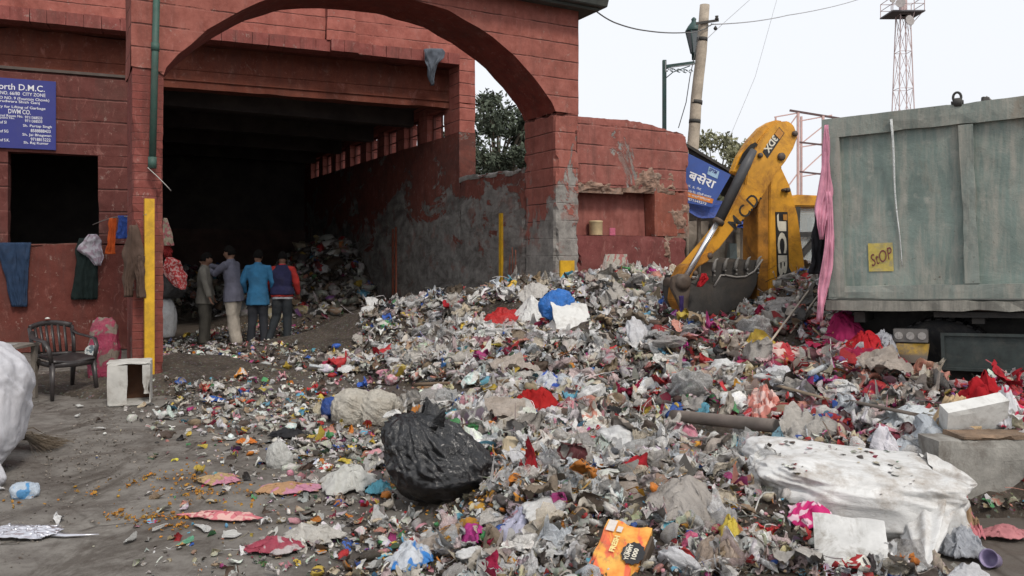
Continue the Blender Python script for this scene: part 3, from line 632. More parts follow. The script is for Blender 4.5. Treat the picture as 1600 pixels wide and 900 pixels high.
mb = MB(); gbox(mb, TR, (-.03, -.075, 0.0), (L, WD, .10), .12, .006, .012, 25); obj('floor_sill', mb, m_truck('dusty_sill', (.20, .195, .17), .3), tk, fixn=False)
mb = MB()
for y in (.62, 1.5): mb.box((.05, y, -.36), (L+1.9, y+.12, -.02), TR)
for x in (.2, 1.2, 2.2, 3.2, 4.2): mb.box((x, .1, -.12), (x+.1, WD-.1, -.02), TR)
obj('chassis', mb, BLKM, tk)
ua, za = Tuv(1468, 523, -.0); mb = MB(); gbox(mb, TR, (.98, .02, -.52), (2.7, .10, -.22), .2, .004, .01, 27); mb.box((.95, .0, -.54), (2.72, .03, -.515), TR); mb.box((.95, .0, -.225), (2.72, .03, -.20), TR); mb.box((.95, 0, -.515), (.98, .03, -.225), TR); obj('side_guard', mb, TGD, tk)
mb = MB(); mb.box((.9, .04, -.06), (4.6, .1, -.012), TR); mb.box((1.0, .3, -.2), (1.05, .34, 0), TR); mb.box((2.6, .3, -.3), (2.65, .34, 0), TR); obj('guard_bracket', mb, BLKM, tk)
lp = thing_lp = None
mb = MB(); x0, z0 = Tuv(1395, 513, .0); x1, z1 = Tuv(1450, 535, .0); mb.box((x0, .0, z1), (x1, .09, z0), TR); lm_ = obj('lamp_housing', mb, m_plain('lamp_housing_grey', (.16, .15, .14), .5), tk, bevel=.006)
mb = MB(); 
for i in range(3): mb.lathe([(.0, -.012), (.026, -.010), (.034, 0), (.036, .006)], TR(x0+(i+.5)*(x1-x0)/3, -.004, (z0+z1)/2), 14, axis=-Tw)
obj('lens', mb, m_film('dusty_lens', (.38, .36, .34), .3, dirt=.5), lm_)
x0, z0 = Tuv(1400, 536, .0); x1, z1 = Tuv(1447, 567, .0); mb = MB(); mb.grid(lambda a, b: TR(x0+a*(x1-x0)+.03*b*a, .01-.02*math.sin(a*3+b*2), z1+(z0-z1)*b), 8, 8); mb.grid(lambda a, b: TR(x0+a*(x1-x0)+.03*b*a, .02-.02*math.sin(a*3+b*2), z1+(z0-z1)*b), 8, 8, flip=True)
n = NT('mudflap_paint'); z = n.n('SeparateXYZ'); n.l(n.pos(), z.inputs[0]); zz = TR(0, 0, (z0+z1)/2).z
st = n.ramp(n.math('ADD', z.outputs[2], n.math('MULTIPLY', n.noise(20, 3, .5, n.pos()), .06)), [(0, 0), (1, 1)])
mr = n.n('MapRange'); n.l(z.outputs[2], mr.inputs[0]); mr.inputs[1].default_value = zz+.0; mr.inputs[2].default_value = zz+.03
obj('mud_flap', mb, n.fin(n.mix(n.math('MULTIPLY', mr.outputs[0], n.ramp(n.noise(12, 5, .7, n.pos()), [(.4, 1), (.62, .2)])), (.14, .115, .09), (.42, .26, .04)), .8), tk)
def wheel(x, wv, sc=1.0):
    c = TR(x, wv, 0); c.z = .50; ax = -Tw
    mb = MB(); mb.lathe([(.30, -.13), (.44, -.135), (.49, -.11), (.50, -.04), (.50, .04), (.49, .11), (.44, .135), (.30, .13)], c, 32, axis=ax)
    for k in range(36):
        a = 2*math.pi*k/36; q = Vector((0, 0, 1)).rotation_difference(ax); e = q @ Vector((math.cos(a), math.sin(a), 0)); tt = ax
        mb.bar(c+e*.502-tt*.11, c+e*.502+tt*.11, .05, .016, up=e)
    wl = obj('wheel', mb, RUBR, tk)
    mb = MB(); mb.lathe([(.0, .05), (.10, .05), (.12, .02), (.20, .0), (.24, .06), (.29, .10), (.30, .13), (.31, .12)], c, 24, axis=ax)
    for k in range(8):
        a = 2*math.pi*k/8; e = (Vector((0, 0, 1)).rotation_difference(ax)) @ Vector((math.cos(a)*.15, math.sin(a)*.15, 0)); mb.lathe([(.018, 0), (.018, .05), (0, .055)], c+e, 6, axis=ax)
    obj('rim', mb, BLKM, wl)
for x in (.95, 2.25):
    for wv in (.34, .66, 1.75, 2.05): wheel(x, wv)
for wv in (.3, 2.0): wheel(5.9, wv)
mb = MB(); 
for x in (.95, 2.25, 5.9): mb.tube([(TR(x, .3, 0).x, TR(x, .3, 0).y, .5), (TR(x, 2.1, 0).x, TR(x, 2.1, 0).y, .5)], .09, 12)
mb.box((.3, .75, -.5), (2.9, 1.5, -.37), TR)
obj('axle', mb, BLKM, tk)
mb = MB(); mb.box((5.05, .1, -.2), (6.7, 2.25, 1.75), TR); cab_ = obj('cab', mb, m_plain('cab_orange', (.45, .16, .03), .4), tk, bevel=.06)
mb = MB(); mb.box((5.4, .085, .75), (6.3, .098, 1.45), TR); mb.box((6.70, .3, .75), (6.715, 2.05, 1.5), TR); obj('window', mb, m_plain('dark_glass', (.02, .025, .03), .1, spec=.6, var=.02, bump=0), cab_)
mb = MB(); c = TR(1.165, -.03, H+.01); mb.lathe([(.03, -.03), (.045, -.02), (.045, .03), (.03, .04)], c, 10, axis=Tf)
pts = [c+Tz*(.05+.045*math.sin(a))+Tf*(.032*math.cos(a)) for a in np.linspace(-.9, math.pi+.9, 14)]; mb.tube(pts, .011, 8); mb.tube([c-Tf*.05, c+Tf*.05], .02, 8); obj('shackle', mb, BLKM, tk)
# marks on the side
x0, z0 = Tuv(1357, 380, 0); x1, z1 = Tuv(1397, 423, 0)
mb = MB(); mb.grid(lambda a, b: TR(x0+a*(x1-x0), -.010-.003*vn(np.array([[a*4, b*4, 1.]]))[0], z1+(z0-z1)*b), 6, 6); sk = obj('painted_patch', mb, m_plain('patch_yellow', (.50, .40, .10), .8, .3, 12, .9, dcol=(.26, .24, .2)), tk)
o_ = TR(x0+.03, -.014, z1+.045); xd = (Tf+Tz*.42).normalized(); text('StOP', m_plain('marker_brown', (.16, .04, .045), .8), sk, o_, xd, (Tz-Tf*.1).normalized(), w=(x1-x0)*.92, h=.115, bold=.0, lift=.002)
xs0, zs0 = Tuv(1396, 187, 0); xs1, zs1 = Tuv(1410, 416, 0)
mb = MB(); pts = [TR(xs0+(xs1-xs0)*a**2+.006*math.sin(a*9), -.075+.06*min(1, a*1.5), zs0+(zs1-zs0)*a) for a in np.linspace(0, 1, 16)]; mb.tube(pts, [(.014*(1-.75*a), .004) for a in np.linspace(0, 1, 16)], 6, up=(0, 1, 0))
tag(obj('plastic_strip', mb, m_film('pale_strip_film', (.62, .64, .63), .4, dirt=.1), None, loc=pts[0]), 'thin white plastic strip hanging down the green truck side', 'plastic strip')
# ================================================================ BACKHOE
Ja = Vector((math.cos(R(14)), math.sin(R(14)), 0)); Jn = Vector((-math.sin(R(14)), math.cos(R(14)), 0)); JO = P(1150, 400, 9.75)
def Juv(u, v, d=0): return plane_hit(u, v, JO+Jn*d, Jn)
JY = m_plain('machine_yellow', (.62, .29, .02), .55, .3, 3, .85, bump=.15, dcol=(.16, .055, .015), spec=.5)
JYW = m_plain('machine_yellow_worn', (.40, .17, .02), .7, .55, 5, .8, bump=.5, dcol=(.05, .03, .02))
JB = m_plain('bucket_steel', (.050, .046, .042), .6, .45, 3, .5, bump=.5, bsc=18, dcol=(.11, .085, .065)); CHR = m_plain('chrome_rod', (.75, .75, .76), .22, .05, 3, .1, metal=.85, bump=0)
BLP = m_plain('cylinder_black', (.06, .06, .064), .5, .3, 5, .3, bump=.1); STK = m_plain('pin_steel', (.09, .065, .05), .6, .4, 9, .6)
ex = thing('backhoe_loader', 'yellow backhoe loader with folded digging arm standing behind the heap', 'digger', Vector((3.4, 10.6, 0)))
def plate(name, pts, d0, d1, mat, par=ex, bev=.012):
    mb = MB(); mb.prism([Juv(u, v, d0) if False else Juv(u, v)+Jn*d0 for u, v in pts], Jn*(d1-d0)); return obj(name, mb, mat, par, bevel=bev)
dip = [(1060, 436), (1071, 418), (1107, 376), (1137, 338), (1165, 288), (1170, 252), (1184, 224), (1203, 199), (1216, 190), (1232, 189), (1241, 196), (1247, 213), (1240, 232), (1228, 252), (1213, 271), (1189, 311), (1168, 337), (1144, 362), (1124, 388), (1108, 402), (1090, 414), (1070, 440), (1056, 446)]
dipper = plate('dipper_arm', dip, 0, .22, JY)
arc = [(1148, 268), (1158, 243), (1174, 218), (1192, 198), (1207, 189), (1216, 186.5), (1226, 188), (1206, 200), (1188, 220), (1172, 248), (1164, 275)]
plate('top_cover', arc, .04, .16, JY, dipper)
plate('worn_plate', [(1060, 436), (1070, 416), (1100, 397), (1113, 392), (1106, 408), (1088, 418), (1072, 446), (1070, 462), (1082, 498), (1072, 503), (1056, 470)], -.03, .25, JYW, dipper)
for u, v, r in [(1241, 209, .035), (1220, 245, .05), (1187, 243, .032), (1108, 400, .04), (1230, 297, .03), (1224, 297, .02), (1085, 427, .035), (1057, 442, .06), (1072, 452, .045)]:
    mb = MB(); mb.lathe([(0, -.045), (r*.6, -.045), (r, -.03), (r, .26)], Juv(u, v), 14, axis=Jn); obj('pin', mb, STK, dipper)
mb = MB(); mb.prism([Juv(u, v)-Jn*.004 for u, v in [(1153, 258), (1160, 240), (1172, 226), (1180, 222), (1184, 226), (1174, 236), (1168, 252)]], Jn*.003); obj('slot', mb, m_plain('slot_dark', (.012, .012, .012), .9), dipper)
boom = plate('boom', [(1203, 432), (1204, 300), (1206, 262), (1218, 252), (1236, 290), (1248, 335), (1262, 435), (1262, 470), (1203, 470)], .02, .42, JY)
mb = MB(); mb.prism([Juv(u, v)+Jn*.03-Ja*.003 for u, v in [(1205, 262), (1203.5, 300), (1202.5, 470), (1186, 470), (1187, 325), (1196, 285)]], Jn*.36); obj('side_plate', mb, JYW, boom, bevel=.006)
plate('sticker', [(1212.5, 331), (1231.5, 331), (1234, 432.5), (1215.5, 432.5)], .012, .019, m_plain('sticker_black', (.018, .018, .02), .5), boom, 0)
LW_ = m_plain('letter_cream', (.62, .58, .48), .6, .15, 8, .4)
def jt(txt, u, v, xd, yd, w_, h_, mat, par, bold=.03, d=.008, **k):
    text(txt, mat, par, Juv(u, v)+Jn*d, xd, yd, w=w_, h=h_, bold=bold, lift=0, **k)
px = 9.9/F
# letters run down the boom, tops to the right
for ch, v0, v1 in (('J', 333.5, 361), ('C', 363, 396), ('B', 399, 431)):
    jt(ch, 1214.5+(v0-331)*.025, v0, Vector((Ja.x*.02, Ja.y*.02, -1)), Ja+Vector((0, 0, .0)), (v1-v0)*px, 16*px, LW_, boom, .045)
plate('maker_plate', [(1224, 335), (1230, 335), (1230.5, 344), (1224.5, 344)], .004, .0075, m_plain('plate_orange', (.5, .22, .04), .5), boom, 0)
plate('sticker', [(1191.5, 237), (1217, 198.5), (1225.5, 208), (1199, 247.5)], -.006, -.001, bpy.data.materials['sticker_black'], dipper, 0)
plate('maker_plate', [(1210, 209.5), (1216.5, 200), (1224, 208), (1217.5, 218)], -.010, -.0065, bpy.data.materials['plate_orange'], dipper, 0)
dv = (Juv(1194, 243)-Juv(1221, 203)).normalized(); uv_ = Jn.cross(dv); uv_ = uv_ if uv_.dot(Ja) > 0 else -uv_
jt('3DX', 1207.5, 210.5, dv, uv_, 29*px, 11.5*px, LW_, dipper, .035, d=-.0095)
dv = (Juv(1190, 290)-Juv(1140, 352)).normalized(); uv_ = dv.cross(-Jn); uv_ = uv_ if uv_.z > 0 else -uv_
BK_ = m_plain('stencil_black', (.02, .018, .016), .7)
jt('M.C.D.', 1150, 361, dv, uv_, 68*px, 20*px, BK_, dipper, .012, d=-.003)
# hydraulic ram
mb = MB(); mb.tube([Juv(1120, 343)-Jn*.07, Juv(1162, 258)-Jn*.06, Juv(1174, 236)-Jn*.05], [.062, .062, .045], 18); cyl = obj('ram', mb, BLP, dipper)
mb = MB(); mb.tube([Juv(1064, 438)-Jn*.07, Juv(1121, 341)-Jn*.07], .034, 14); obj('ram_rod', mb, CHR, cyl)
mb = MB(); mb.lathe([(.03, -.07), (.095, -.07), (.095, .07), (.03, .07)], Juv(1062, 440)-Jn*.05, 16, axis=Jn); mb.lathe([(.065, 0), (.072, .01), (.072, .05), (.05, .06)], Juv(1120, 344)-Jn*.07, 16, axis=(Juv(1064, 438)-Juv(1120, 349))); obj('ram_eye', mb, STK, cyl)
# bucket: curved shell seen from its side and mouth
bk = [(1064, 430), (1060, 448), (1062, 468), (1068, 480), (1070, 487), (1092, 492), (1115, 494), (1135, 490), (1155, 478), (1170, 462), (1178, 446), (1187, 406)]
BD = .50
mb = MB(); n_ = len(bk)
fr_ = [Juv(u, v)-Jn*.05 for u, v in bk]; bkp = [p+Jn*BD+Vector((0, 0, .0)) for p in fr_]
inn = [Juv(u, v)-Jn*.05 for u, v in [(1070, 432), (1067, 448), (1068, 464), (1073, 475), (1080, 482), (1094, 487), (1115, 489), (1133, 485), (1151, 474), (1165, 459), (1172, 444), (1181, 407)]]
inb = [p+Jn*BD for p in inn]
vs = fr_+bkp+inn+inb; fs = []
for i in range(n_-1):
    fs += [(i, i+1, n_+i+1, n_+i), (2*n_+i, 3*n_+i, 3*n_+i+1, 2*n_+i+1), (i, 2*n_+i, 2*n_+i+1, i+1), (n_+i, n_+i+1, 3*n_+i+1, 3*n_+i)]
fs += [(0, n_, 3*n_, 2*n_), (n_-1, 2*n_-1+2*n_-n_, 0, 0)][:1]
fs += [(n_-1, 3*n_-1, 4*n_-1, 2*n_-1)]
mb.add(vs, fs); bucket = obj('bucket', mb, JB, ex, bevel=.004)
sidep = [(1074, 440), (1066, 445), (1063, 466), (1067, 478), (1072, 485), (1094, 490), (1115, 492), (1134, 488), (1153, 476), (1168, 460), (1176, 444), (1183, 424), (1172, 426), (1160, 433), (1145, 434), (1128, 430), (1122, 430), (1112, 446), (1098, 441), (1084, 448)]
for d0 in (-.06, BD-.075):
    mb = MB(); mb.prism([Juv(u, v)+Jn*d0 for u, v in sidep], Jn*.022); obj('side_plate', mb, JB, bucket, bevel=.004)
mb = MB(); mb.tube([Juv(u, v)-Jn*.065 for u, v in [(1112, 447), (1122, 430), (1130, 430), (1146, 433), (1160, 432), (1174, 424), (1187, 405)]], .012, 6); obj('wear_edge', mb, m_plain('scraped_edge', (.28, .26, .24), .45, .3, 12, .4), bucket)
mb = MB(); mb.prism([Juv(u, v)-Jn*.02 for u, v in [(1112, 420), (1122, 402), (1186, 408), (1176, 440), (1112, 440)]], Jn*.02); obj('back_plate', mb, JB, bucket, bevel=.004)
for i in range(5):
    u = 1112+i*17; a = Juv(u, 424-i*1.0)-Jn*.04; tt = [a, a+Vector((.015, 0, .09)), a+Vector((.035, 0, .14)), a+Vector((.06, 0, .155))]
    mb = MB(); mb.tube(tt, [(.022, .028), (.020, .024), (.014, .014), (.006, .006)], 6); mb.lathe([(.012, 0), (.012, .02), (0, .024)], a+Vector((.0, 0, .0))-Jn*.02, 8, axis=-Jn); mb.lathe([(.012, 0), (.012, .02), (0, .024)], a+Vector((.0, 0, -.05))-Jn*.02, 8, axis=-Jn); obj('tooth', mb, m_plain('scraped_edge2', (.20, .19, .175), .5, .4, 12, .5), bucket)
plate('bucket_link', [(1046, 432), (1060, 428), (1074, 446), (1070, 480), (1078, 500), (1066, 498), (1054, 470), (1044, 450)], -.09, -.03, STK, ex, .008)
mb = MB()
for k in range(3):
    mb.tube([Juv(1262+k*4, 320)+Jn*.5, Juv(1256+k*5, 350)+Jn*.45, Juv(1262+k*4, 400)+Jn*.4, Juv(1272+k*4, 440)+Jn*.4], .018, 7)
mb.bar(Juv(1238, 232)+Jn*.32, Juv(1246, 330)+Jn*.4, .06, .06)
mb.bar(Juv(1254, 322)+Jn*.55, Juv(1254, 470)+Jn*.55, .09, .09); obj('hose', mb, BLP, ex)
# cab and body behind
def JC(x, y, z): return Vector((3.95, 11.2, 0))+Ja*x+Jn*y+Vector((0, 0, z))
mb = MB(); mb.prism([JC(x, 0, z) for x, z in [(-.05, 2.36), (0, 2.30), (1.6, 2.30), (1.65, 2.36), (1.6, 2.44), (.1, 2.47), (0, 2.43)]], Jn*1.4); cb = obj('cab_roof', mb, JY, ex, bevel=.02)
mb = MB()
for a, b in [((.05, .05, .9), (.12, .05, 2.3)), ((1.5, .05, .9), (1.5, .05, 2.3)), ((.05, 1.35, .9), (.12, 1.35, 2.3)), ((1.5, 1.35, .9), (1.5, 1.35, 2.3)), ((.0, .05, 1.9), (1.5, .05, 1.95)), ((.7, .05, .9), (.7, .05, 2.3)), ((.1, .02, 1.55), (.5, .02, 1.95))]:
    mb.bar(JC(*a), JC(*b), .07, .07)
obj('cab_frame', mb, BLKM, cb)
n = NT('cab_glass'); n.fin((.5, .55, .55), .12, None, 0, .5); n.b.inputs['Alpha'].default_value = .35
mb = MB(); mb.box((.1, .07, .95), (1.48, .08, 2.28), JC); obj('window', mb, n.m, cb); mb = MB(); mb.box((.1, 1.36, .95), (1.48, 1.37, 2.28), JC); obj('window', mb, n.m, cb)
mb = MB(); mb.box((-.1, -.1, .55), (1.9, 1.5, .95), JC); mb.box((.2, .2, .5), (4.2, 1.2, 1.45), lambda x, y, z: JC(x, y+.0, z*.8)); obj('body', mb, JY, ex, bevel=.04)
text('4UL', BK_, cb, JC(.42, -.004, 2.325), Ja, (0, 0, 1), w=.22, h=.10, bold=.03)
for x, y, r in ((.1, -.35, .72), (.1, 1.45, .72), (2.6, -.2, .5), (2.6, 1.35, .5)):
    mb = MB(); c = JC(x, y, r); mb.lathe([(r*.5, -.2), (r*.92, -.2), (r, -.13), (r, .13), (r*.92, .2), (r*.5, .2)], c, 28, axis=Jn); wl = obj('wheel', mb, RUBR, ex)
    mb = MB(); mb.lathe([(0, -.1), (r*.3, -.1), (r*.42, -.02), (r*.52, -.18)], c, 20, axis=Jn); obj('rim', mb, JY, wl)
for s in (.5, -1.1):
    mb = MB(); mb.bar(JC(s-.3, -.3, 1.0), JC(s-.45, -.5, .05), .12, .12); mb.box((s-.65, -.7, 0), (s-.25, -.3, .06), JC); obj('stabiliser_leg', mb, JY, ex)
# cloth tied on bucket
# ================================================================ POLES, WIRES, TOWER
lpY = 18.0
lamp = thing('street_lamp', 'dark green street lamp with scrolled bracket and lantern behind the wing wall', 'street lamp', Vector((P(1038, 400, lpY).x, lpY, 0)))
LG = m_plain('lamp_green', (.022, .06, .055), .5, .2, 5, .3); b = lamp.location
mb = MB(); mb.bar((b.x, b.y, 0), (b.x, b.y, P(0, 94, lpY).z), .085, .085); mb.box((b.x-.12, b.y-.12, 0), (b.x+.12, b.y+.12, .5)); obj('pole', mb, LG, lamp, bevel=.005)
za = P(0, 103, lpY).z; xe = P(1085, 0, lpY).x
mb = MB(); mb.bar((b.x, b.y, za-.02), (xe, b.y, za+.07), .07, .07)
for i in range(4):
    cx = b.x+.12+i*.14; 
    for sg in (1, -1):
        pts = [Vector((cx+.055*sg+math.cos(t*sg)*(.05-.005*t), b.y, za-.10-.02*i*.5+math.sin(t)*(.05-.005*t))) for t in np.linspace(0, 5.5, 12)]; mb.tube(pts, .009, 5)
mb.tube([(b.x+.03, b.y, za-.28), (b.x+.2, b.y, za-.14), (xe-.1, b.y, za+.0)], .012, 5); obj('bracket', mb, LG, lamp)
lx = P(1084, 0, lpY).x; lz = P(0, 84, lpY).z; hh = (84-50)/F*lpY; k = .72
mb = MB(); mb.lathe([(.045, -.14), (.05, 0), (.09, .02)], (lx, b.y, lz), 6); mb.lathe([(.16*k*1.6, hh), (.17*k*1.6, hh+.02), (.13*k*1.4, hh+.13), (.06, hh+.22), (.05, hh+.25), (.06, hh+.29), (.02, hh+.33), (0, hh+.34)], (lx, b.y, lz), 12); obj('lantern_cap', mb, LG, lamp)
mb = MB(); mb.lathe([(.06, .0), (.17*1.05, hh)], (lx, b.y, lz), 6, smooth=False); n = NT('lantern_glass'); lan = obj('lantern_glass', mb, n.fin((.16, .18, .19), .2), lamp)
mb = MB()
for i in range(6): a = 2*math.pi*i/6; mb.tube([(lx+.065*math.cos(a), b.y+.065*math.sin(a), lz), (lx+.185*math.cos(a), b.y+.185*math.sin(a), lz+hh)], .011, 4)
obj('lantern_frame', mb, LG, lan)
pY = 17.0; q1 = P(1102, 8, pY); q0 = P(1080, 250, pY); d = (q1-q0)/(q1.z-q0.z); qb = q0-d*q0.z
up = thing('utility_pole', 'pale leaning wooden utility pole with wire clamps beside the lantern', 'utility pole', qb)
WOOD = m_plain('weathered_pole_wood', (.40, .34, .27), .9, .3, 4, .4, bump=.6, bsc=20)
mb = MB(); N = 14; mb.tube([qb+(q1-qb)*i/N+Vector((.012*math.sin(i*1.7), 0, 0)) for i in range(N+1)], [.155-.05*i/N for i in range(N+1)], 14); obj('pole', mb, WOOD, up)
mb = MB()
for v in (62, 160, 190): c = P(1102-(v-8)*.09, v, pY); mb.tube([c-d*.04, c+d*.04], .118+.01*(v > 100), 14)
c = P(1100, 38, pY); mb.bar(c+Vector((-.2, -.13, -.02)), c+Vector((.28, -.13, .05)), .03, .05); mb.lathe([(.03, 0), (.045, .03), (.03, .06), (.04, .09), (.0, .1)], c+Vector((.24, -.13, .05)), 8); mb.lathe([(.03, 0), (.045, .03), (.03, .06), (.0, .1)], c+Vector((.22, -.1, -.15)), 8)
obj('clamp', mb, BLKM, up)
WIRE = m_plain('wire_insulation', (.12, .12, .12), .6)
def wire(pts, r, label, mat=WIRE, sag=0):
    pts = [Vector(p) for p in pts]; out = []
    for a, b in zip(pts[:-1], pts[1:]):
        for i in range(14): t = i/14; q = a.lerp(b, t); q.z -= sag*4*t*(1-t); out.append(q)
    out.append(pts[-1]); mb = MB(); mb.tube(out, r, 5); return tag(obj('overhead_wire', mb, mat, None, loc=out[0]), label, 'wire')
wire([P(925, 12, 13.2), P(960, 35, 14), P(1010, 48, 15), P(1070, 51, 16.4), P(1096, 47, 16.85), P(1108, 40, 16.85), P(1112, 37, 16.9)], .013, 'dark sagging wire running from the eave slab to the leaning pole', sag=.02)
wire([P(1112, 38, 16.9), P(1230, 24, 22), P(1345, -2, 28)], .013, 'grey wire rising from the leaning pole towards the upper right', m_plain('wire_grey', (.35, .35, .36), .6), .05)
wire([P(1105, 60, 16.85), P(1135, 32, 20), P(1180, -8, 25)], .008, 'thin pale wire crossing the sky just right of the pole top', bpy.data.materials['wire_grey'])
wire([P(1092, 55, 16.8), P(1078, 120, 17), P(1072, 160, 17.2), P(1060, 200, 17.4)], .010, 'slack dark wire dropping from the pole past the lamp bracket')
wire([P(1085, 100, 17.9), P(1050, 105, 17.85), P(1040, 112, 17.85), P(1040, 95, 17.9)], .009, 'loose grey cable draped along the lamp bracket', bpy.data.materials['wire_grey'])
wire([P(1215, -5, 30), P(1180, 120, 28), P(1140, 215, 26)], .008, 'hair-thin pale wire slanting down the open sky left of the tower', bpy.data.materials['wire_grey'])
# lattice tower
tY = 70; tx = P(1411, 0, tY).x; zt = P(0, 24, tY).z
TW = m_plain('tower_steel_pinkish', (.50, .38, .37), .7, .2, 1, .1)
tower = thing('lattice_tower', 'tall thin steel lattice tower with antenna platform above the truck', 'tower', Vector((tx, tY, 0)))
def hw(z): return 1.05-.62*z/zt
cs = [(-1, -1), (1, -1), (1, 1), (-1, 1)]; lv = np.linspace(0, zt, 8)
for cx, cy in cs:
    mb = MB(); mb.bar((tx+cx*hw(0), tY+cy*hw(0), 0), (tx+cx*hw(zt), tY+cy*hw(zt), zt), .07, .07); obj('leg', mb, TW, tower)
mb = MB()
for i in range(7):
    a, b_ = lv[i], lv[i+1]
    for k in range(4):
        c0, c1 = cs[k], cs[(k+1) % 4]
        pa_ = lambda c, z: (tx+c[0]*hw(z), tY+c[1]*hw(z), z)
        mb.bar(pa_(c0, a), pa_(c1, b_), .032); mb.bar(pa_(c1, a), pa_(c0, b_), .032); mb.bar(pa_(c0, b_), pa_(c1, b_), .038)
obj('bracing', mb, TW, tower)
mb = MB(); gbox(mb, lambda x, y, z: Vector((tx+x, tY+y, zt+z)), (-1.5, -1.2, 0), (1.35, 1.2, .12), 1, 0, 0); 
obj('platform', mb, m_plain('platform_steel', (.12, .11, .12), .8), tower)
mb = MB()
for x in (-1.45, -.5, .4, 1.3):
    for y in (-1.15, 1.15): mb.bar((tx+x, tY+y, zt+.12), (tx+x, tY+y, zt+1.3), .05)
for z in (.7, 1.3):
    for y in (-1.15, 1.15): mb.bar((tx-1.45, tY+y, zt+z), (tx+1.3, tY+y, zt+z), .045)
    for x in (-1.45, 1.3): mb.bar((tx+x, tY-1.15, zt+z), (tx+x, tY+1.15, zt+z), .045)
mb.bar((tx+.45, tY-1.1, zt), (tx+.45, tY-.4, zt-1.3), .05); mb.bar((tx+1.2, tY-1, zt), (tx+.45, tY-.5, zt-1), .05); obj('railing', mb, TW, tower)
for i, (x, z, r) in enumerate([(-1.7, .9, .3), (-.9, .6, .4), (-.4, 1.3, .35), (.9, 1.1, .25), (-.2, -.9, .45)]):
    mb = MB(); mb.lathe([(0, 0), (r*.6, .05), (r, .2), (r, .24)], (tx+x, tY-1.3, zt+z), 14, axis=(.3*(-1)**i, -1, .1)); mb.bar((tx+x, tY-1.3, zt+z), (tx+x*.8, tY-.9, zt+z), .08); obj('antenna', mb, m_plain('antenna_grey', (.36, .33, .32), .6), tower)
mb = MB(); mb.bar((tx, tY, zt), (tx, tY, zt+4), .5, .5); mb.bar((tx, tY, zt+3), (tx, tY, zt+7), .08); obj('mast', mb, TW, tower)
# hoarding frame
hY = 25; HF = m_plain('frame_pink_steel', (.60, .40, .37), .7, .2, 2, .1); HD = m_plain('frame_dark_steel', (.12, .07, .07), .7)
hf = thing('hoarding_frame', 'bare pinkish steel hoarding frame between digger arm and truck', 'steel frame', Vector((P(1250, 0, hY).x, hY, 0)))
def hb(name, segs, mat, w_=.05):
    mb = MB(); 
    for a, b in segs: mb.bar(P(*a, hY+(a[0] % 7)*.002), P(*b, hY+(b[0] % 7)*.002), w_)
    return obj(name, mb, mat, hf)
for u in (1247, 1286):
    mb = MB(); q = P(u, 176 if u == 1247 else 181, hY); mb.bar((q.x, q.y, 0), q, .07); obj('post', mb, HF, hf)
mb = MB(); q = P(1252, 182, hY+1); mb.bar((q.x, q.y, 0), q, .06); q = P(1212, 182, hY+1.5); mb.bar((q.x, q.y, 0), q, .05); q = P(1329, 188, hY+1); mb.bar((q.x, q.y, 0), q, .05); obj('rear_post', mb, HF, hf)
hb('top_rail', [((1234, 172.5), (1354, 192))], HD, .06)
hb('rail', [((1247, 222), (1300, 228)), ((1247, 268), (1300, 274))], HD, .05)
hb('brace', [((1210, 183), (1250, 176)), ((1250, 189), (1300, 180)), ((1250, 226), (1300, 186)), ((1250, 272), (1300, 226)), ((1225, 208), (1247, 178)), ((1250, 230), (1300, 222)), ((1225, 300), (1247, 270)), ((1252, 276), (1300, 268)), ((1292, 194), (1329, 189))], HF, .035)
# floodlight
fY = 20; fl = thing('floodlight', 'small black floodlight on a bent arm above the truck rail', 'floodlight', Vector((P(1562, 0, fY).x, fY, 0)))
q = P(1558, 164, fY); mb = MB(); mb.tube([(q.x+.05, fY, 0), (q.x+.05, fY, q.z-.1), q, P(1541, 151, fY)], .028, 6); obj('pole', mb, m_plain('flood_pole', (.25, .24, .23), .6), fl)
a = P(1540, 156, fY); mb = MB(); mb.hexa([a+Vector((-.10, -.05, -.07)), a+Vector((.07, -.05, -.02)), a+Vector((.07, .05, -.02)), a+Vector((-.10, .05, -.07))], [a+Vector((-.08, -.03, .08)), a+Vector((.09, -.03, .07)), a+Vector((.09, .06, .07)), a+Vector((-.08, .06, .08))]); obj('lamp_head', mb, BLKM, fl, bevel=.01)
# ---- banner hut
hut = thing('tarpaulin_hut', 'makeshift hut under sagging blue tarpaulin behind the digger arm', 'hut', P(1130, 400, 15.5)-Vector((0, 0, 1.6)))
hY0 = 15.2
def HB(name, lo, hi, mat, **k):
    (u0, v0, y0), (u1, v1, y1) = lo, hi; a = P(u0, v0, y0); b = P(u1, v1, y0); mb = MB(); gbox(mb, lambda x, y, z: Vector((x, y, z)), (min(a.x, b.x), y0, min(a.z, b.z)), (max(a.x, b.x), y1, max(a.z, b.z)), .15, .01, .02, int(u0)); return obj(name, mb, mat, hut, fixn=False)
HB('wall', (1062, 330, 16.2), (1300, 520, 16.6), m_plain('hut_wall_beige', (.27, .23, .19), .9, .3, 2, .6))
for (u0, v0, u1, v1, c, y) in [(1074, 345, 1108, 405, (.36, .31, .26), 15.6), (1110, 350, 1150, 380, (.16, .14, .13), 15.7), (1096, 365, 1135, 410, (.42, .36, .28), 15.4), (1150, 300, 1188, 340, (.40, .42, .40), 15.5), (1150, 362, 1188, 405, (.30, .26, .2), 15.6), (1268, 340, 1300, 440, (.40, .44, .42), 15.4), (1140, 380, 1152, 430, (.20, .24, .23), 15.2)]:
    HB('panel', (u0, v0, y), (u1, v1, y+.25), m_plain('panel_%d' % u0, c, .8, .3, 4, .5))
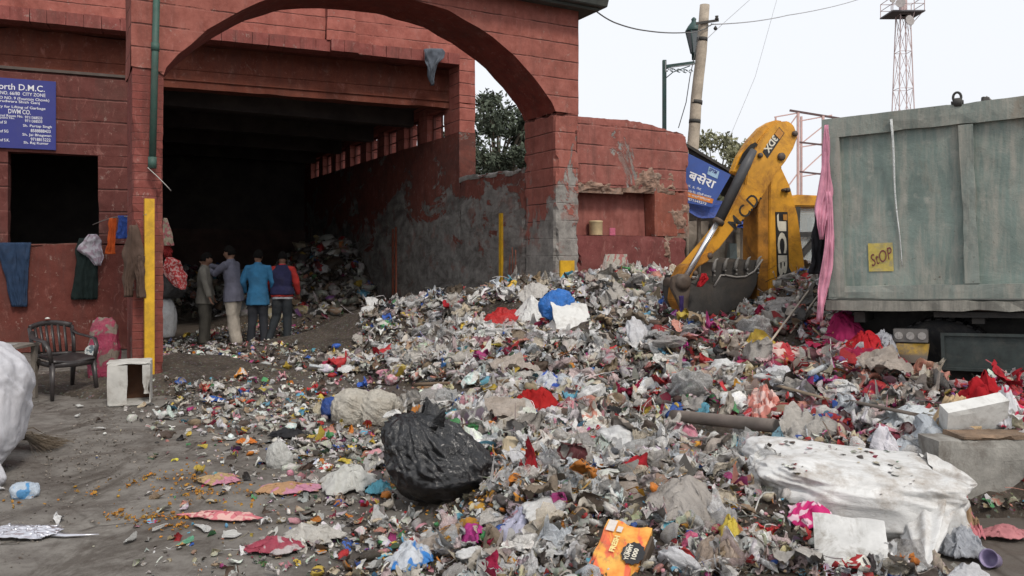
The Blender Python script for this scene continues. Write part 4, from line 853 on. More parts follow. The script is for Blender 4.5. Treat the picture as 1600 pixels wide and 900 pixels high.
def tarp(name, cs_, mat, par, sag=.12, nf=7, amp=.03, seed=1, N=26, th=.006):
    """cloth spanned between four corners, with hanging folds; two faces, real thickness"""
    a, b, c, d = [Vector(q) for q in cs_]; nn = (b-a).cross(d-a).normalized()
    U, V_ = np.meshgrid(np.linspace(0, 1, N+1), np.linspace(0, 1, N+1)); pts = []
    for j in range(N+1):
        for i in range(N+1):
            x, y = i/N, j/N; q = (a.lerp(b, x)).lerp(d.lerp(c, x), y); q = q+nn*(math.sin(x*nf*6.28+2*y+seed)*amp*(.3+.7*y)+amp*1.5*float(fbm(np.array([[x*4, y*3, seed]]), seed)[0])); q.z -= sag*math.sin(math.pi*x)*(.4+.6*y)*(1+.4*float(vn(np.array([[x*3, y*2, seed]]))[0])); pts.append(q)
    mb = MB(); w_ = N+1; fs = [(j*w_+i, j*w_+i+1, (j+1)*w_+i+1, (j+1)*w_+i) for j in range(N) for i in range(N)]
    mb.add(pts, fs, True); o = obj(name, mb, mat, par, fixn=False); m = o.modifiers.new('s', 'SOLIDIFY'); m.thickness = th; m.offset = 0; bake(o); return o
tarp('tarpaulin', [P(1060, 300, 15.0), P(1200, 320, 14.9), P(1200, 352, 14.6), P(1060, 328, 14.7)], m_film('blue_tarpaulin', (.03, .07, .30), .5, sc=1.5, dirt=.3), hut, .10, 3, .05)
tarp('tarpaulin', [P(1150, 335, 14.8), P(1200, 342, 14.8), P(1200, 358, 14.6), P(1150, 350, 14.6)], bpy.data.materials['blue_tarpaulin'], hut, .10, 3, .05, 5)
mb = MB(); mb.bar(P(1066, 224, 15.0), P(1205, 306, 15.0), .16, .05); mb.prism([P(1072, 226, 15), P(1205, 304, 15), P(1205, 312, 15), P(1072, 236, 15)], Vector((0, 2, 0))); obj('roof_edge', mb, m_plain('hut_roof_dark', (.05, .045, .04), .9, .4, 5, .6), hut)
mb = MB(); mb.tube([P(1092, 430, 15), P(1092, 250, 15)], .04, 8); mb.tube([P(1160, 430, 15), P(1160, 285, 15)], .04, 8); mb.tube([P(1073, 430, 15), P(1073, 235, 15)], .04, 8); obj('hut_pole', mb, WOOD, hut)
tarp('awning', [P(1152, 276, 14.9), P(1190, 296, 14.9), P(1190, 345, 14.7), P(1146, 340, 14.8)], m_film('pale_sheet', (.42, .44, .43), .5, sc=1.5, dirt=.4), hut, .03, 2, .03, 9)
bn = thing('banner', 'tilted blue and white banner with Hindi lettering on the hut front', 'banner', P(1105, 290, 14.6))
B0, B1, B2, B3 = P(1066, 312, 14.6), P(1120, 344, 14.6), P(1148, 262, 14.6), P(1072, 232, 14.6)
B0, B1, B2, B3 = P(1058, 314, 14.6), P(1113, 324, 14.6), P(1142, 273, 14.6), P(1064, 234, 14.6)
mb = MB(); mb.prism([B0, B1, B2, B3], Vector((0, .03, 0))); obj('panel', mb, m_plain('banner_blue', (.035, .08, .30), .5, .15, 3, .2, bump=.05), bn)
def bt(txt, u, v, ang, w_, h_, mat, bold=.01, y=14.594): text(txt, mat, bn, P(u, v, y), Vector((math.cos(R(ang)), 0, math.sin(R(ang)))), Vector((-math.sin(R(ang)), 0, math.cos(R(ang)))), w=w_/F*14.6, h=h_/F*14.6, bold=bold, lift=0)
bt('बसेरा', 1074, 279, -22, 44, 17, WHT, .02)
mb = MB(); mb.prism([P(u, v, 14.59) for u, v in [(1105, 272), (1121, 279.5), (1124, 268), (1108, 260)]], Vector((0, .004, 0))); obj('panel', mb, m_plain('banner_pale', (.30, .45, .60), .5), bn)
bt('SPYM', 1107, 267, -25, 13, 6, BLU, .03, 14.585)
bt('नं. 2, गेट', 1074, 292, -16, 22, 4.5, WHT, .01); bt('ग्राउंड गेट, दिल्ली सरकार', 1070, 299.5, -15, 42, 5, WHT, .01)
mb = MB(); mb.prism([P(u, v, 14.592) for u, v in [(1061, 304), (1113, 318), (1115, 311), (1062, 296.5)]], Vector((0, .003, 0))); obj('panel', mb, m_plain('banner_orange', (.62, .20, .03), .5), bn)
bt('फोन: रात्रि विश्राम', 1068, 304, -15, 42, 4, WHT, .01, 14.588); bt('9871543273', 1072, 312, -15, 32, 4, WHT, .01)
# ---- trees
def leafmat(name, c):
    n = NT(name); p = n.pos(); c1 = n.mix(n.ramp(n.noise(1.1, 3, .6, p), [(.35, 0), (.65, 1)]), [x*.55 for x in c], [x*1.5 for x in c])
    c1 = n.mix(n.n('ObjectInfo').outputs['Random'] if False else n.noise(9, 2, .5, p), c1, [x*1.2 for x in c]); return n.fin(c1, .75, None, 0, .2)
def tree(label, base, height, crown, clumps, leaf, col, seed, nleaf=5200, lean=0, group=None, low=.5):
    rg = np.random.default_rng(seed); rn = random.Random(seed)
    t = thing('tree', label, 'tree', base, group); B = Vector(base); mb = MB(); rad = crown
    tops = []
    mb.tube([B, B+Vector((.1, 0, height*.25)), B+Vector((lean*.5, 0, height*.5)), B+Vector((lean, 0, height*.8))], [height*.028, height*.022, height*.015, height*.006], 9)
    cl = []
    for i in range(clumps):
        a = rn.uniform(0, 6.28); el_ = rn.uniform(-low*1.6, 1); rr = rn.uniform(.35, 1)**.6
        zc = height*(1-.42)+el_*height*.36; wr = rad*math.sqrt(max(.12, 1-((zc-height*.58)/(height*.5))**2))
        c = B+Vector((math.cos(a)*wr*rr+lean*.5, math.sin(a)*wr*rr, zc)); cl.append((c, rn.uniform(.14, .30)*rad*1.15))
        s_ = B+Vector((lean*.4, 0, height*rn.uniform(.25, .6))); mid = s_.lerp(c, .5)+Vector((0, 0, .1*height*rn.random()))
        mb.tube([s_, mid, c], [height*.009, height*.006, height*.002], 5)
    obj('trunk', mb, m_plain('bark', (.10, .08, .06), .95, .4, 6, .4), t)
    per = nleaf//clumps; C = []
    for c, r in cl:
        q = rg.normal(size=(per, 3)); q /= np.linalg.norm(q, axis=1)[:, None]; q *= (rg.random((per, 1))**.45)*r*np.array([1.15, 1.15, .85]); C.append(q+np.array(c))
    C = np.concatenate(C); n_ = len(C); a = rg.normal(size=(n_, 3)); a /= np.linalg.norm(a, axis=1)[:, None]; b = rg.normal(size=(n_, 3)); b -= a*(a*b).sum(1)[:, None]; b /= np.linalg.norm(b, axis=1)[:, None]
    s_ = leaf*rg.uniform(.6, 1.4, (n_, 1)); Vv = np.stack([C-a*s_, C+b*s_*.45, C+a*s_, C-b*s_*.45], 1).reshape(-1, 3); Ff = np.arange(n_*4).reshape(-1, 4)
    me = np_mesh('crown', Vv-np.array(B), Ff, leafmat('leaf_%d' % seed, col)); link_mesh('crown', me, t); return t
tree('dark leafy tree seen through the arch opening', (P(778, 0, 26).x, 26, 0), 6.9, 2.1, 70, .085, (.075, .092, .066), 5, 22000, low=.62)
tree('low shrubby tree close behind the side wall under the arch', (P(826, 0, 20).x, 21, 0), 3.9, 1.3, 22, .06, (.075, .09, .06), 8, 7000, low=.8)
tree('broad hazy olive-green tree far behind the blue banner', (P(1118, 0, 55).x, 55, 0), 10.1, 3.3, 46, .17, (.21, .21, .13), 6, 9000)
tree('darker grey-green tree behind the digger arm', (P(1165, 0, 58).x, 58, 0), 7.6, 2.8, 26, .16, (.16, .18, .15), 9, 5000)
# ================================================================ PEOPLE
def loft(mb, pts, n=14, up=(0, 1, 0)):
    """pts: (centre, r_across, r_updir)"""
    mb.tube([p[0] for p in pts], [(p[1], p[2]) for p in pts], n, up=up)
def remesh(o, vox, smooth=3, fold=0, fs=9, seed=0, iters=1):
    m = o.modifiers.new('r', 'REMESH'); m.mode = 'VOXEL'; m.voxel_size = vox; m.use_smooth_shade = True
    s = o.modifiers.new('s', 'SMOOTH'); s.iterations = smooth; s.factor = .5
    bake(o)
    if fold:
        me = o.data; n_ = len(me.vertices); co = np.empty(n_*3); me.vertices.foreach_get('co', co); co = co.reshape(-1, 3); no = np.empty(n_*3); me.vertices.foreach_get('normal', no); no = no.reshape(-1, 3)
        q = co*np.array([fs, fs, fs*.55])+seed; d = ridge(q, seed, 2)*fold+vn(co*30, seed)*fold*.15; co = co+no*d[:, None]; me.vertices.foreach_set('co', co.ravel())
    return o
def person(label, loc, face, pose, top_, trou, height=1.68, hair=(.006, .005, .0045), shoe=(.03, .025, .02), jacket_len=.80, vest=None, skin=(.19, .10, .065)):
    k = height/1.68; face = R(face); c_, s_ = math.cos(face), math.sin(face); L = Vector(loc)
    def W(x, y, z): return L+Vector((x*c_-y*s_, x*s_+y*c_, z))*k if False else L+Vector(((x*c_-y*s_)*k, (x*s_+y*c_)*k, z*k))
    X = Vector((c_, s_, 0)); Yv = Vector((-s_, c_, 0))
    t = thing('person', label, 'person', L)
    SK = m_plain('skin_%s' % label[:9], skin, .6, .12, 9, .1, bump=.05); J = lambda a: [W(*q) for q in a]
    hipz = .90; ln = pose.get('lean', 0)
    sh = {+1: (.175, ln, 1.375), -1: (-.175, ln, 1.375)}
    body = MB()
    loft(body, [(W(0, 0, .80), .13*k, .09*k), (W(0, 0, .90), .155*k, .11*k), (W(0, ln*.3, 1.06), .135*k, .095*k), (W(0, ln*.7, 1.22), .16*k, .11*k), (W(0, ln, 1.34), .165*k, .10*k), (W(0, ln, 1.41), .10*k, .075*k), (W(0, ln+.005, 1.45), .055*k, .055*k), (W(0, ln+.015, 1.52), .05*k, .052*k)], up=Yv)
    hd = pose.get('head', (0, 0)); hc = W(hd[0]*.5, ln+.03, 1.575)
    # head with brow, nose, jaw
    bm = bmesh.new(); bmesh.ops.create_uvsphere(bm, u_segments=28, v_segments=20, radius=1); co = np.array([v.co[:] for v in bm.verts]); fs = [[v.index for v in f.verts] for f in bm.faces]; bm.free()
    x, y, z = co.T; z2 = z*.118; y2 = y*.094; x2 = x*.074*(1-.18*np.clip(-z, 0, 1)); y2 = np.where(y > 0, y2*(1-.10*np.clip(z, 0, 1)), y2)
    y2 = y2+.026*np.exp(-((x/.16)**2+((z+.12)/.20)**2))*(y > 0)+.010*np.exp(-((x/.45)**2+((z+.85)/.2)**2))*(y > 0)-.010*np.exp(-(((np.abs(x)-.38)/.16)**2+((z-.08)/.12)**2))*(y > 0)+.006*np.exp(-((x/.3)**2+((z+.48)/.07)**2))*(y > 0)
    ha = R(hd[1]) if len(hd) > 1 else 0; tilt = pose.get('nod', 0)
    def HW(p): 
        v = Vector(p); v = Matrix.Rotation(tilt, 3, 'X') @ v; v = Matrix.Rotation(ha, 3, 'Z') @ v; return hc+(X*v.x+Yv*v.y+Vector((0, 0, v.z)))*k
    body.add([HW(q) for q in zip(x2, y2, z2)], fs, True)
    for sg in (1, -1): body.lathe([(0, -.006), (.028, -.004), (.024, .006), (.0, .008)], HW((.074*sg, -.005, -.005)), 8, axis=X)
    arms = []
    for sg, key in ((1, 'R'), (-1, 'L')):
        e, wr, hn = pose[key]; s0 = sh[sg]; arms.append((s0, e, wr, hn))
        loft(body, [(W(s0[0]*.6, s0[1], s0[2]), .06*k, .06*k), (W(*s0), .058*k, .058*k), (W(*[(a+b)/2 for a, b in zip(s0, e)]), .05*k, .05*k), (W(*e), .041*k, .041*k), (W(*[(a*.55+b*.45) for a, b in zip(e, wr)]), .04*k, .038*k), (W(*wr), .027*k, .023*k)], 12, up=(.1, .2, .97))
        # palm and five fingers
        a, b = W(*wr), W(*hn); dr = (b-a).normalized(); sd_ = dr.cross(Vector((0, 0, 1))); sd_ = (X if sd_.length < .2 else sd_.normalized()); nr = dr.cross(sd_).normalized()
        loft(body, [(a, .026*k, .020*k), (a+dr*.04*k, .038*k, .016*k), (a+dr*.085*k, .042*k, .014*k)], 10, up=nr)
        for i, (o_, l_) in enumerate([(-.030, .065), (-.010, .078), (.011, .072), (.030, .056)]):
            p0 = a+dr*.078*k+sd_*o_*k; p1 = p0+dr*l_*.5*k-nr*.006*k; p2 = p0+dr*l_*.92*k-nr*.022*k; body.tube([p0, p1, p2], [.0095*k, .0085*k, .007*k], 7)
        p0 = a+dr*.022*k-sd_*.028*k*sg; body.tube([p0, p0+dr*.03*k-sd_*.022*sg*k, p0+dr*.062*k-sd_*.026*sg*k-nr*.01*k], [.013*k, .011*k, .008*k], 7)
    legs = pose['legs']
    for sg, (kn, an, to) in zip((1, -1), legs):
        loft(body, [(W(.085*sg, 0, .90), .085*k, .10*k), (W(.09*sg, 0, .78), .085*k, .09*k), (W(*kn), .055*k, .06*k), (W(*[(a*.6+b*.4) for a, b in zip(kn, an)]), .052*k, .056*k), (W(*an), .036*k, .042*k)], 12, up=Yv)
        loft(body, [(W(an[0]-(to[0]-an[0])*.3, an[1]-(to[1]-an[1])*.3, an[2]*.5+.01), .035*k, .035*k), (W(*an[:2], an[2]*.6), .04*k, .045*k), (W((an[0]+to[0])/2, (an[1]+to[1])/2, .042), .042*k, .033*k), (W(*to), .035*k, .02*k)], 10, up=(0, 0, 1))
    bo = obj('body', body, SK, t, fixn=False); remesh(bo, .0075, 2)
    # trousers
    mb = MB(); loft(mb, [(W(0, 0, .80), .150*k, .108*k), (W(0, 0, .90), .158*k, .112*k), (W(0, 0, .96), .145*k, .10*k)], 18, up=Yv)
    for sg, (kn, an, to) in zip((1, -1), legs):
        fl_ = pose.get('flare', .062)
        loft(mb, [(W(.078*sg, 0, .86), .085*k, .105*k), (W(.090*sg, 0, .72), .094*k, .102*k), (W(*kn), .078*k, .082*k), (W(*[(a*.5+b*.5) for a, b in zip(kn, an)]), (fl_+.010)*k, (fl_+.014)*k), (W(an[0], an[1]-.005, an[2]-.02), fl_*k, (fl_+.012)*k), (W(an[0], an[1], .035), fl_*k, (fl_+.012)*k)], 14, up=Yv)
    o = obj('trousers', mb, m_cloth('trousers_%s' % label[:12], trou, .25), t, fixn=False); remesh(o, .011, 2, .010, 8, 3)
    # shoes
    for sg, (kn, an, to) in zip((1, -1), legs):
        mb = MB(); loft(mb, [(W(an[0]-(to[0]-an[0])*.42, an[1]-(to[1]-an[1])*.42, .03), .028*k, .028*k), (W(*an[:2], .045), .043*k, .045*k), (W((an[0]+to[0])/2, (an[1]+to[1])/2, .04), .048*k, .038*k), (W(to[0], to[1], .028), .044*k, .026*k), (W(to[0]+(to[0]-an[0])*.12, to[1]+(to[1]-an[1])*.12, .024), .02*k, .015*k)], 10, up=(0, 0, 1))
        obj('shoe', mb, m_plain('shoe_leather', shoe, .5), t)
    # shirt or jacket
    def coat(scale, zb, zt_, name, col, arms_on=True, sleeve=1.0, pad=.0, seed=4, mat=None):
        mb = MB(); p = pad
        loft(mb, [(W(0, -.005, zb), (.204+p)*k, (.158+p)*k), (W(0, 0, zb+.10), (.200+p)*k, (.154+p)*k), (W(0, ln*.3, 1.06), (.162+p)*k, (.122+p)*k), (W(0, ln*.7, 1.20), (.182+p)*k, (.132+p)*k), (W(0, ln, 1.32), (.185+p)*k, (.120+p)*k), (W(0, ln, 1.385), (.140+p)*k, (.095+p)*k), (W(0, ln+.003, 1.445), (.066+p)*k, (.068+p)*k), (W(0, ln+.008, zt_), (.062+p)*k, (.064+p)*k)], 20, up=Yv)
        if arms_on:
            for s0, e, wr, hn in arms:
                loft(mb, [(W(s0[0]*.5, s0[1], s0[2]-.015), (.075+p)*k, (.075+p)*k), (W(s0[0], s0[1], s0[2]-.012), (.070+p)*k, (.068+p)*k), (W(*[(a+b)/2 for a, b in zip(s0, e)]), (.066+p)*k, (.066+p)*k), (W(*e), (.058+p)*k, (.058+p)*k), (W(*[(a*.5+b*.5) for a, b in zip(e, wr)]), (.05+p)*k, (.05+p)*k), (W(*[(a*.04+b*.96) for a, b in zip(e, wr)]), (.042+p)*k, (.040+p)*k)], 14, up=(.1, .2, .97))
        o = obj(name, mb, mat or m_cloth('%s_%s' % (name, label[:12]), col, .15), t, fixn=False); remesh(o, .011, 3, .013, 7, seed); return o
    if vest:
        coat(1, jacket_len, 1.44, 'shirt', top_, True, seed=6)
        coat(1, .90, 1.43, 'vest', vest[0], False, pad=.016, seed=8)
        if len(vest) > 1: 
            mb = MB(); loft(mb, [(W(0, -.003, .815), .186*k, .146*k), (W(0, 0, .86), .186*k, .146*k), (W(0, 0, .93), .18*k, .14*k)], 20, up=Yv); o = obj('shirt_tail', mb, m_cloth('shirt_tail_%s' % label[:9], vest[1], .2), t, fixn=False); remesh(o, .011, 2, .008, 9, 5)
    else: coat(1, jacket_len, 1.47, 'jacket' if jacket_len > .6 else 'shirt', top_, True)
    # collar
    mb = MB(); n_ = 18
    for r_, z_ in ((0, 0),):
        ring = []
        for j, (rr, zz) in enumerate([(.070, 1.425), (.062, 1.475), (.054, 1.475), (.060, 1.43)]):
            for i in range(n_): a_ = 2*math.pi*i/n_; ring.append(W(math.cos(a_)*rr, ln+.008+math.sin(a_)*rr*1.05, zz-(.02 if math.sin(a_) > .6 else 0)))
        mb.add(ring, [(j*n_+i, j*n_+(i+1) % n_, ((j+1) % 4)*n_+(i+1) % n_, ((j+1) % 4)*n_+i) for j in range(4) for i in range(n_)], True)
    obj('collar', mb, m_cloth('collar_%s' % label[:12], pose.get('collar', top_), .1), t)
    # hair: shell over crown and back of the head
    V = []; hs = np.array([x2, y2, z2]).T; keep = ((z > .30) | ((y < .05) & (z > -.42)) | ((np.abs(x) > .8) & (z > .05) & (y < .45))); 
    idx = np.where(keep)[0]; mp = {int(i): j for j, i in enumerate(idx)}; nz = 1+.035+.05*vn(co[idx]*6, 3)[:, None]; hv = hs[idx]*nz+np.array([0, 0, .003])
    ff = [[mp[i] for i in f] for f in fs if all(i in mp for i in f)]; mb = MB(); mb.add([HW(q) for q in hv], ff, True)
    o = obj('hair', mb, m_plain('hair_%s' % label[:9], hair, .95, .3, 30, .0, bump=.5, bsc=120, spec=.1), t, fixn=False); m = o.modifiers.new('s', 'SOLIDIFY'); m.thickness = .010; m.offset = 1; bake(o)
    for sg in (1, -1):
        mb = MB(); mb.lathe([(0, .004), (.008, .003), (.011, 0), (.008, -.003)], HW((.028*sg, .079, .010)), 8, axis=Yv); obj('eye', mb, m_plain('eye_dark', (.06, .05, .045), .3), t)
    return t
G0 = lambda u, Yd: Vector(((u-800)/F*Yd, Yd, 0))
stand = [((.10, .01, .48), (.10, -.01, .075), (.12, .15, .03)), ((-.10, .01, .48), (-.11, -.02, .075), (-.14, .13, .03))]
person('man in a dull green-grey shirt and trousers being held by the shoulder', G0(320, 14.35), -82, dict(R=((.24, .06, 1.12), (.25, .14, .88), (.25, .17, .80)), L=((-.24, .02, 1.12), (-.23, .10, .88), (-.23, .13, .8)), legs=stand, head=(0, 8), nod=-.15), (.15, .14, .12), (.065, .06, .05), 1.64, jacket_len=.76)
person('man in a blue-grey jacket and pale trousers, arm stretched out to the man before him', G0(365, 14.4), 78, dict(R=((.14, .33, 1.30), (.06, .55, 1.36), (.02, .64, 1.40)), L=((-.16, .26, 1.22), (-.03, .50, 1.30), (.0, .60, 1.36)), legs=[((.09, .04, .48), (.09, .02, .075), (.10, .18, .03)), ((-.10, -.03, .48), (-.11, -.12, .075), (-.12, .04, .03))], lean=.05, head=(0, 10), nod=-.12, flare=.085), (.12, .12, .155), (.34, .30, .25), 1.76, jacket_len=.74)
person('man seen from behind in a sky-blue jacket and dark trousers', G0(403, 14.5), 8, dict(R=((.27, .0, 1.12), (.25, .13, .92), (.20, .19, .86)), L=((-.27, -.01, 1.12), (-.25, .12, .92), (-.20, .18, .86)), legs=[((.09, .03, .48), (.11, .0, .075), (.15, .14, .03)), ((-.09, .0, .48), (-.12, -.03, .075), (-.19, .09, .03))], head=(0, -14), nod=-.2), (.035, .145, .27), (.030, .032, .038), 1.69, jacket_len=.70)
person('man in a navy vest over a red-sleeved top, walking away', G0(441, 14.6), 6, dict(R=((.26, .0, 1.12), (.27, .12, .90), (.27, .17, .82)), L=((-.27, .02, 1.12), (-.24, .16, .95), (-.18, .2, .90)), legs=[((.09, .03, .48), (.09, -.02, .075), (.10, .13, .03)), ((-.11, .03, .50), (-.22, -.10, .10), (-.24, .05, .04))], head=(0, 6), nod=-.3, collar=(.42, .03, .03)), (.34, .03, .025), (.028, .032, .036), 1.66, jacket_len=.86, vest=((.02, .02, .055), (.42, .42, .44)))
# ================================================================ LOOSE THINGS
_ico = {}
def ico(n):
    if n not in _ico:
        bm = bmesh.new(); bmesh.ops.create_icosphere(bm, subdivisions=n, radius=1); _ico[n] = (np.array([v.co[:] for v in bm.verts]), np.array([[v.index for v in f.verts] for f in bm.faces])); bm.free()
    return _ico[n]
def blob_v(r, seed, amp=.18, fr=1.6, tie=None, pleat=0, npl=26, sub=5, flat=.75, sq=1.0, corners=0, lines=None, hf=.16, la=1.0):
    d, f = ico(sub); q = np.sign(d)*np.abs(d)**sq; q /= (np.abs(q)**2.6).sum(1)[:, None]**(1/2.6) if sq != 1 else 1
    rad = 1+fbm(d*fr*.8+seed, seed, 2)*amp*.9+ridge(d*fr*1.6+seed, seed+3, 3)*amp*.5+ridge(d*fr*4.5+seed, seed+6, 2)*amp*hf
    if tie is not None:
        t = np.array(Vector(tie).normalized()); c = d@t; a = np.cross(t, [0, 1, .1]); a /= np.linalg.norm(a); b = np.cross(t, a)
        phi = np.arctan2(d@a, d@b); w_ = np.clip((c+.45)/1.2, 0, 1)
        ph1 = phi*npl/2+fbm(d*1.6+seed, seed)*4; ph2 = phi*npl*.24+3+fbm(d*2.2, seed)*3
        rad += pleat*w_*(1-2*np.abs(np.sin(ph1))**.8+1.3*(1-2*np.abs(np.sin(ph2))**.8))
        rad += np.clip(c-.50, 0, 1)**1.5*1.3
    if lines is not None:        # stretched woven sack: long soft wrinkles
        L = np.array(lines); wv = fbm(q*1.1+seed, seed)*5; rad += la*.016*(1-2*np.abs(np.sin((q@L)*7+wv)))*np.clip(.6+fbm(q*2, seed+2), 0, 1)+la*.010*(1-2*np.abs(np.sin((q@L)*17+wv*2.2)))*np.clip(.4+1.5*fbm(q*2.5, seed+5), 0, 1)
    if corners:
        e = np.abs(q); rad += corners*np.clip(e[:, 0]*e[:, 2]*(.4+e[:, 1])-.30, 0, 1)*2.0
    v = q*rad[:, None]*np.array(r); v[:, 2] = np.where(v[:, 2] < -r[2]*flat, -r[2]*flat+(v[:, 2]+r[2]*flat)*.15, v[:, 2]); return v, f
def rotm(z=0, x=0, y=0): return np.array(Matrix.Rotation(R(z), 3, 'Z') @ Matrix.Rotation(R(x), 3, 'X') @ Matrix.Rotation(R(y), 3, 'Y'))
def blob(name, label, cat, c, r, mat, seed=1, rot=(0, 0, 0), group=None, parent=None, **k):
    v, f = blob_v(r, seed, **k); v = v@rotm(*rot).T; me = np_mesh(name, v, f, mat, smooth=True); c = Vector(c)
    o = link_mesh(name, me, parent, c-origin_of(parent) if parent else c)
    return o if parent else tag(o, label, cat, group)
def pxblob(name, label, cat, u, v, wpx, hpx, mat, seed, depth=.8, sink=.06, **k):
    """stands on the ground or heap at the pixel (u, v) = middle of its lower edge"""
    p = hit(u, v-hpx*.06); rx = wpx/F*p.y/2; rz = hpx/F*p.y/2; fl = k.get('flat', .75)
    return blob(name, label, cat, p+Vector((0, rx*depth*.55, rz*fl-sink*rz)), (rx*.95, rx*depth, rz*1.12), mat, seed, **k)
def hang(name, label, cat, strips, Yp, mat, par=None, amp=.03, nf=3, th=.006, seed=1, bulge=.03, plane=None, group=None):
    """garment hanging in a vertical plane; strips: list of [(v, u_left, u_right), ...]"""
    mb = MB()
    for si, rows in enumerate(strips):
        rows = sorted(rows); vv = np.linspace(rows[0][0], rows[-1][0], 26); ul = np.interp(vv, [r[0] for r in rows], [r[1] for r in rows]); ur = np.interp(vv, [r[0] for r in rows], [r[2] for r in rows]); N = 18
        pts = []
        for j, v in enumerate(vv):
            for i in range(N+1):
                a = i/N; u = ul[j]+(ur[j]-ul[j])*a+(ur[j]-ul[j])*.10*float(vn(np.array([[j*.21, (i > N/2)*5., seed]]))[0])*(1 if i in (0, N) else .6); p = P(u, v, Yp) if plane is None else plane_hit(u, v, plane[0], plane[1]); nn = Vector((0, -1, 0)) if plane is None else -plane[1]
                y = j/25; w0 = float(fbm(np.array([[a*2.5+seed*3, y*1.6, si]]), seed+5, 2)[0]); f_ = amp*1.1*(1-2*abs(math.sin(a*nf*3.3+w0*5+seed*1.7+si+1.1*y))**.8)*(.3+.7*y)+amp*.9*float(ridge(np.array([[a*2.2+seed, y*3, si]]), seed, 2)[0])+bulge*math.sin(math.pi*a); pts.append(p+nn*(f_+.02))
        mb.add(pts, [(j*(N+1)+i, j*(N+1)+i+1, (j+1)*(N+1)+i+1, (j+1)*(N+1)+i) for j in range(25) for i in range(N)], True)
    L = Vector(mb.v[0]); o = obj(name, mb, mat, par, loc=L if par is None else None, fixn=False); m = o.modifiers.new('s', 'SOLIDIFY'); m.thickness = th; m.offset = 0; bake(o)
    return o if par else tag(o, label, cat, group)
HPL = lambda d: (C0+H2*d, H2)
JEAN = m_cloth('denim_blue', (.022, .042, .085), .2); DKG = m_cloth('dark_green_cloth', (.010, .018, .017), .15)
hang('trousers', 'blue jeans hung over the window sill at the far left', 'trousers', [[(379, 0, 24), (400, 1, 26), (440, 10, 32), (479, 19, 40)], [(379, 22, 47), (400, 25, 47), (440, 29, 45), (479, 27, 43)]], 0, JEAN, seed=2, plane=HPL(-.05), nf=1.5, amp=.02)
hang('trousers', 'dark green trousers hanging on the red wall under a white shirt', 'trousers', [[(372, 124, 158), (390, 120, 154), (420, 115, 152), (468, 113, 150)]], 0, DKG, seed=3, plane=HPL(-.06), nf=3)
hang('shirt', 'crumpled pale shirt slung on top of the dark green trousers', 'shirt', [[(366, 138, 150), (374, 130, 157), (390, 123, 160), (400, 133, 161), (415, 148, 159)]], 0, m_cloth('pale_shirt', (.40, .38, .42), .3, ((.28, .22, .26), 14)), seed=4, plane=HPL(-.13), nf=3, amp=.035)
hang('cloth', 'small orange cloth hanging from the string', 'cloth', [[(341, 172, 182), (350, 170, 182), (380, 169, 180), (397, 166, 181)]], 12.6, m_cloth('orange_cloth', (.50, .09, .02), .1), seed=5, nf=2, amp=.02)
hang('cloth', 'folded bright blue cloth hanging beside the orange one', 'cloth', [[(337, 186, 203), (350, 184, 202), (373, 183, 199)]], 12.2, m_cloth('blue_cloth', (.03, .065, .25), .1), seed=6, nf=2, amp=.02)
hang('jacket', 'brown jacket hanging by its collar at the left pillar', 'jacket', [[(352, 203, 216), (362, 200, 220), (380, 196, 224), (410, 193, 227), (440, 192, 210), (464, 194, 208)], [(400, 209, 227), (440, 212, 228), (465, 214, 228)]], 9.72, m_cloth('brown_jacket', (.085, .055, .042), .2), seed=7, nf=3, amp=.022, bulge=.05)
mb = MB(); pts = [P(145, 351, 13.2), P(160, 345, 12.9), P(176, 340, 12.6), P(194, 338, 12.2), P(210, 340, 10.8), P(228, 335, 9.72)]; mb.tube(pts, .008, 5); tag(obj('clothes_line', mb, m_plain('string_grey', (.25, .22, .2), .9), None, loc=pts[0]), 'slack string tied from the red wall to the yellow post', 'string')
hang('cloth', 'grey trouser leg draped over the red ledge above the hall', 'cloth', [[(77, 663, 688), (83, 664, 692), (92, 665, 690), (100, 666, 682), (120, 669, 678), (134, 673, 677)]], 0, m_cloth('grey_draped_cloth', (.10, .115, .14), .2), seed=8, plane=(C0-H2*.16, H2), nf=2, amp=.04, bulge=.05)
# things hanging and piled at the hall's left jamb
jY = 13.6
hang('bag', 'small cream cloth bag hanging on the hall jamb', 'bag', [[(341, 258, 262), (350, 255, 266), (365, 254, 270), (384, 256, 272)]], jY, m_cloth('cream_bag', (.42, .36, .26), .3, ((.4, .15, .15), 16)), seed=9, nf=1.5, amp=.02, bulge=.07)
hang('cloth', 'dark red cloth tied below the cream bag', 'cloth', [[(383, 254, 268), (392, 254, 270), (402, 258, 268)]], jY+.05, m_cloth('maroon_cloth', (.22, .02, .02), .2), seed=12, nf=2)
hang('cloth', 'crumpled red and white striped cloth beside the jamb', 'cloth', [[(402, 262, 270), (408, 258, 284), (425, 255, 290), (445, 270, 294), (452, 284, 292)]], jY, m_cloth('red_white_cloth', (.42, .05, .05), .1, ((.50, .28, .26), 26)), seed=13, nf=4, amp=.05, bulge=.08)
blob('bag', 'black sack stacked on the white sack at the hall jamb', 'bag', P(266, 449, 13.8), (.26, .22, .24), m_film('black_sack_dull', (.012, .012, .013), .55), 5)
blob('sack', 'white woven sack standing on the litter at the hall jamb', 'sack', P(265, 505, 13.8)+Vector((-.04, 0, .05)), (.15, .16, .38), m_film('white_sack_small', (.36, .36, .36), .7, dirt=.4), 6, amp=.10)
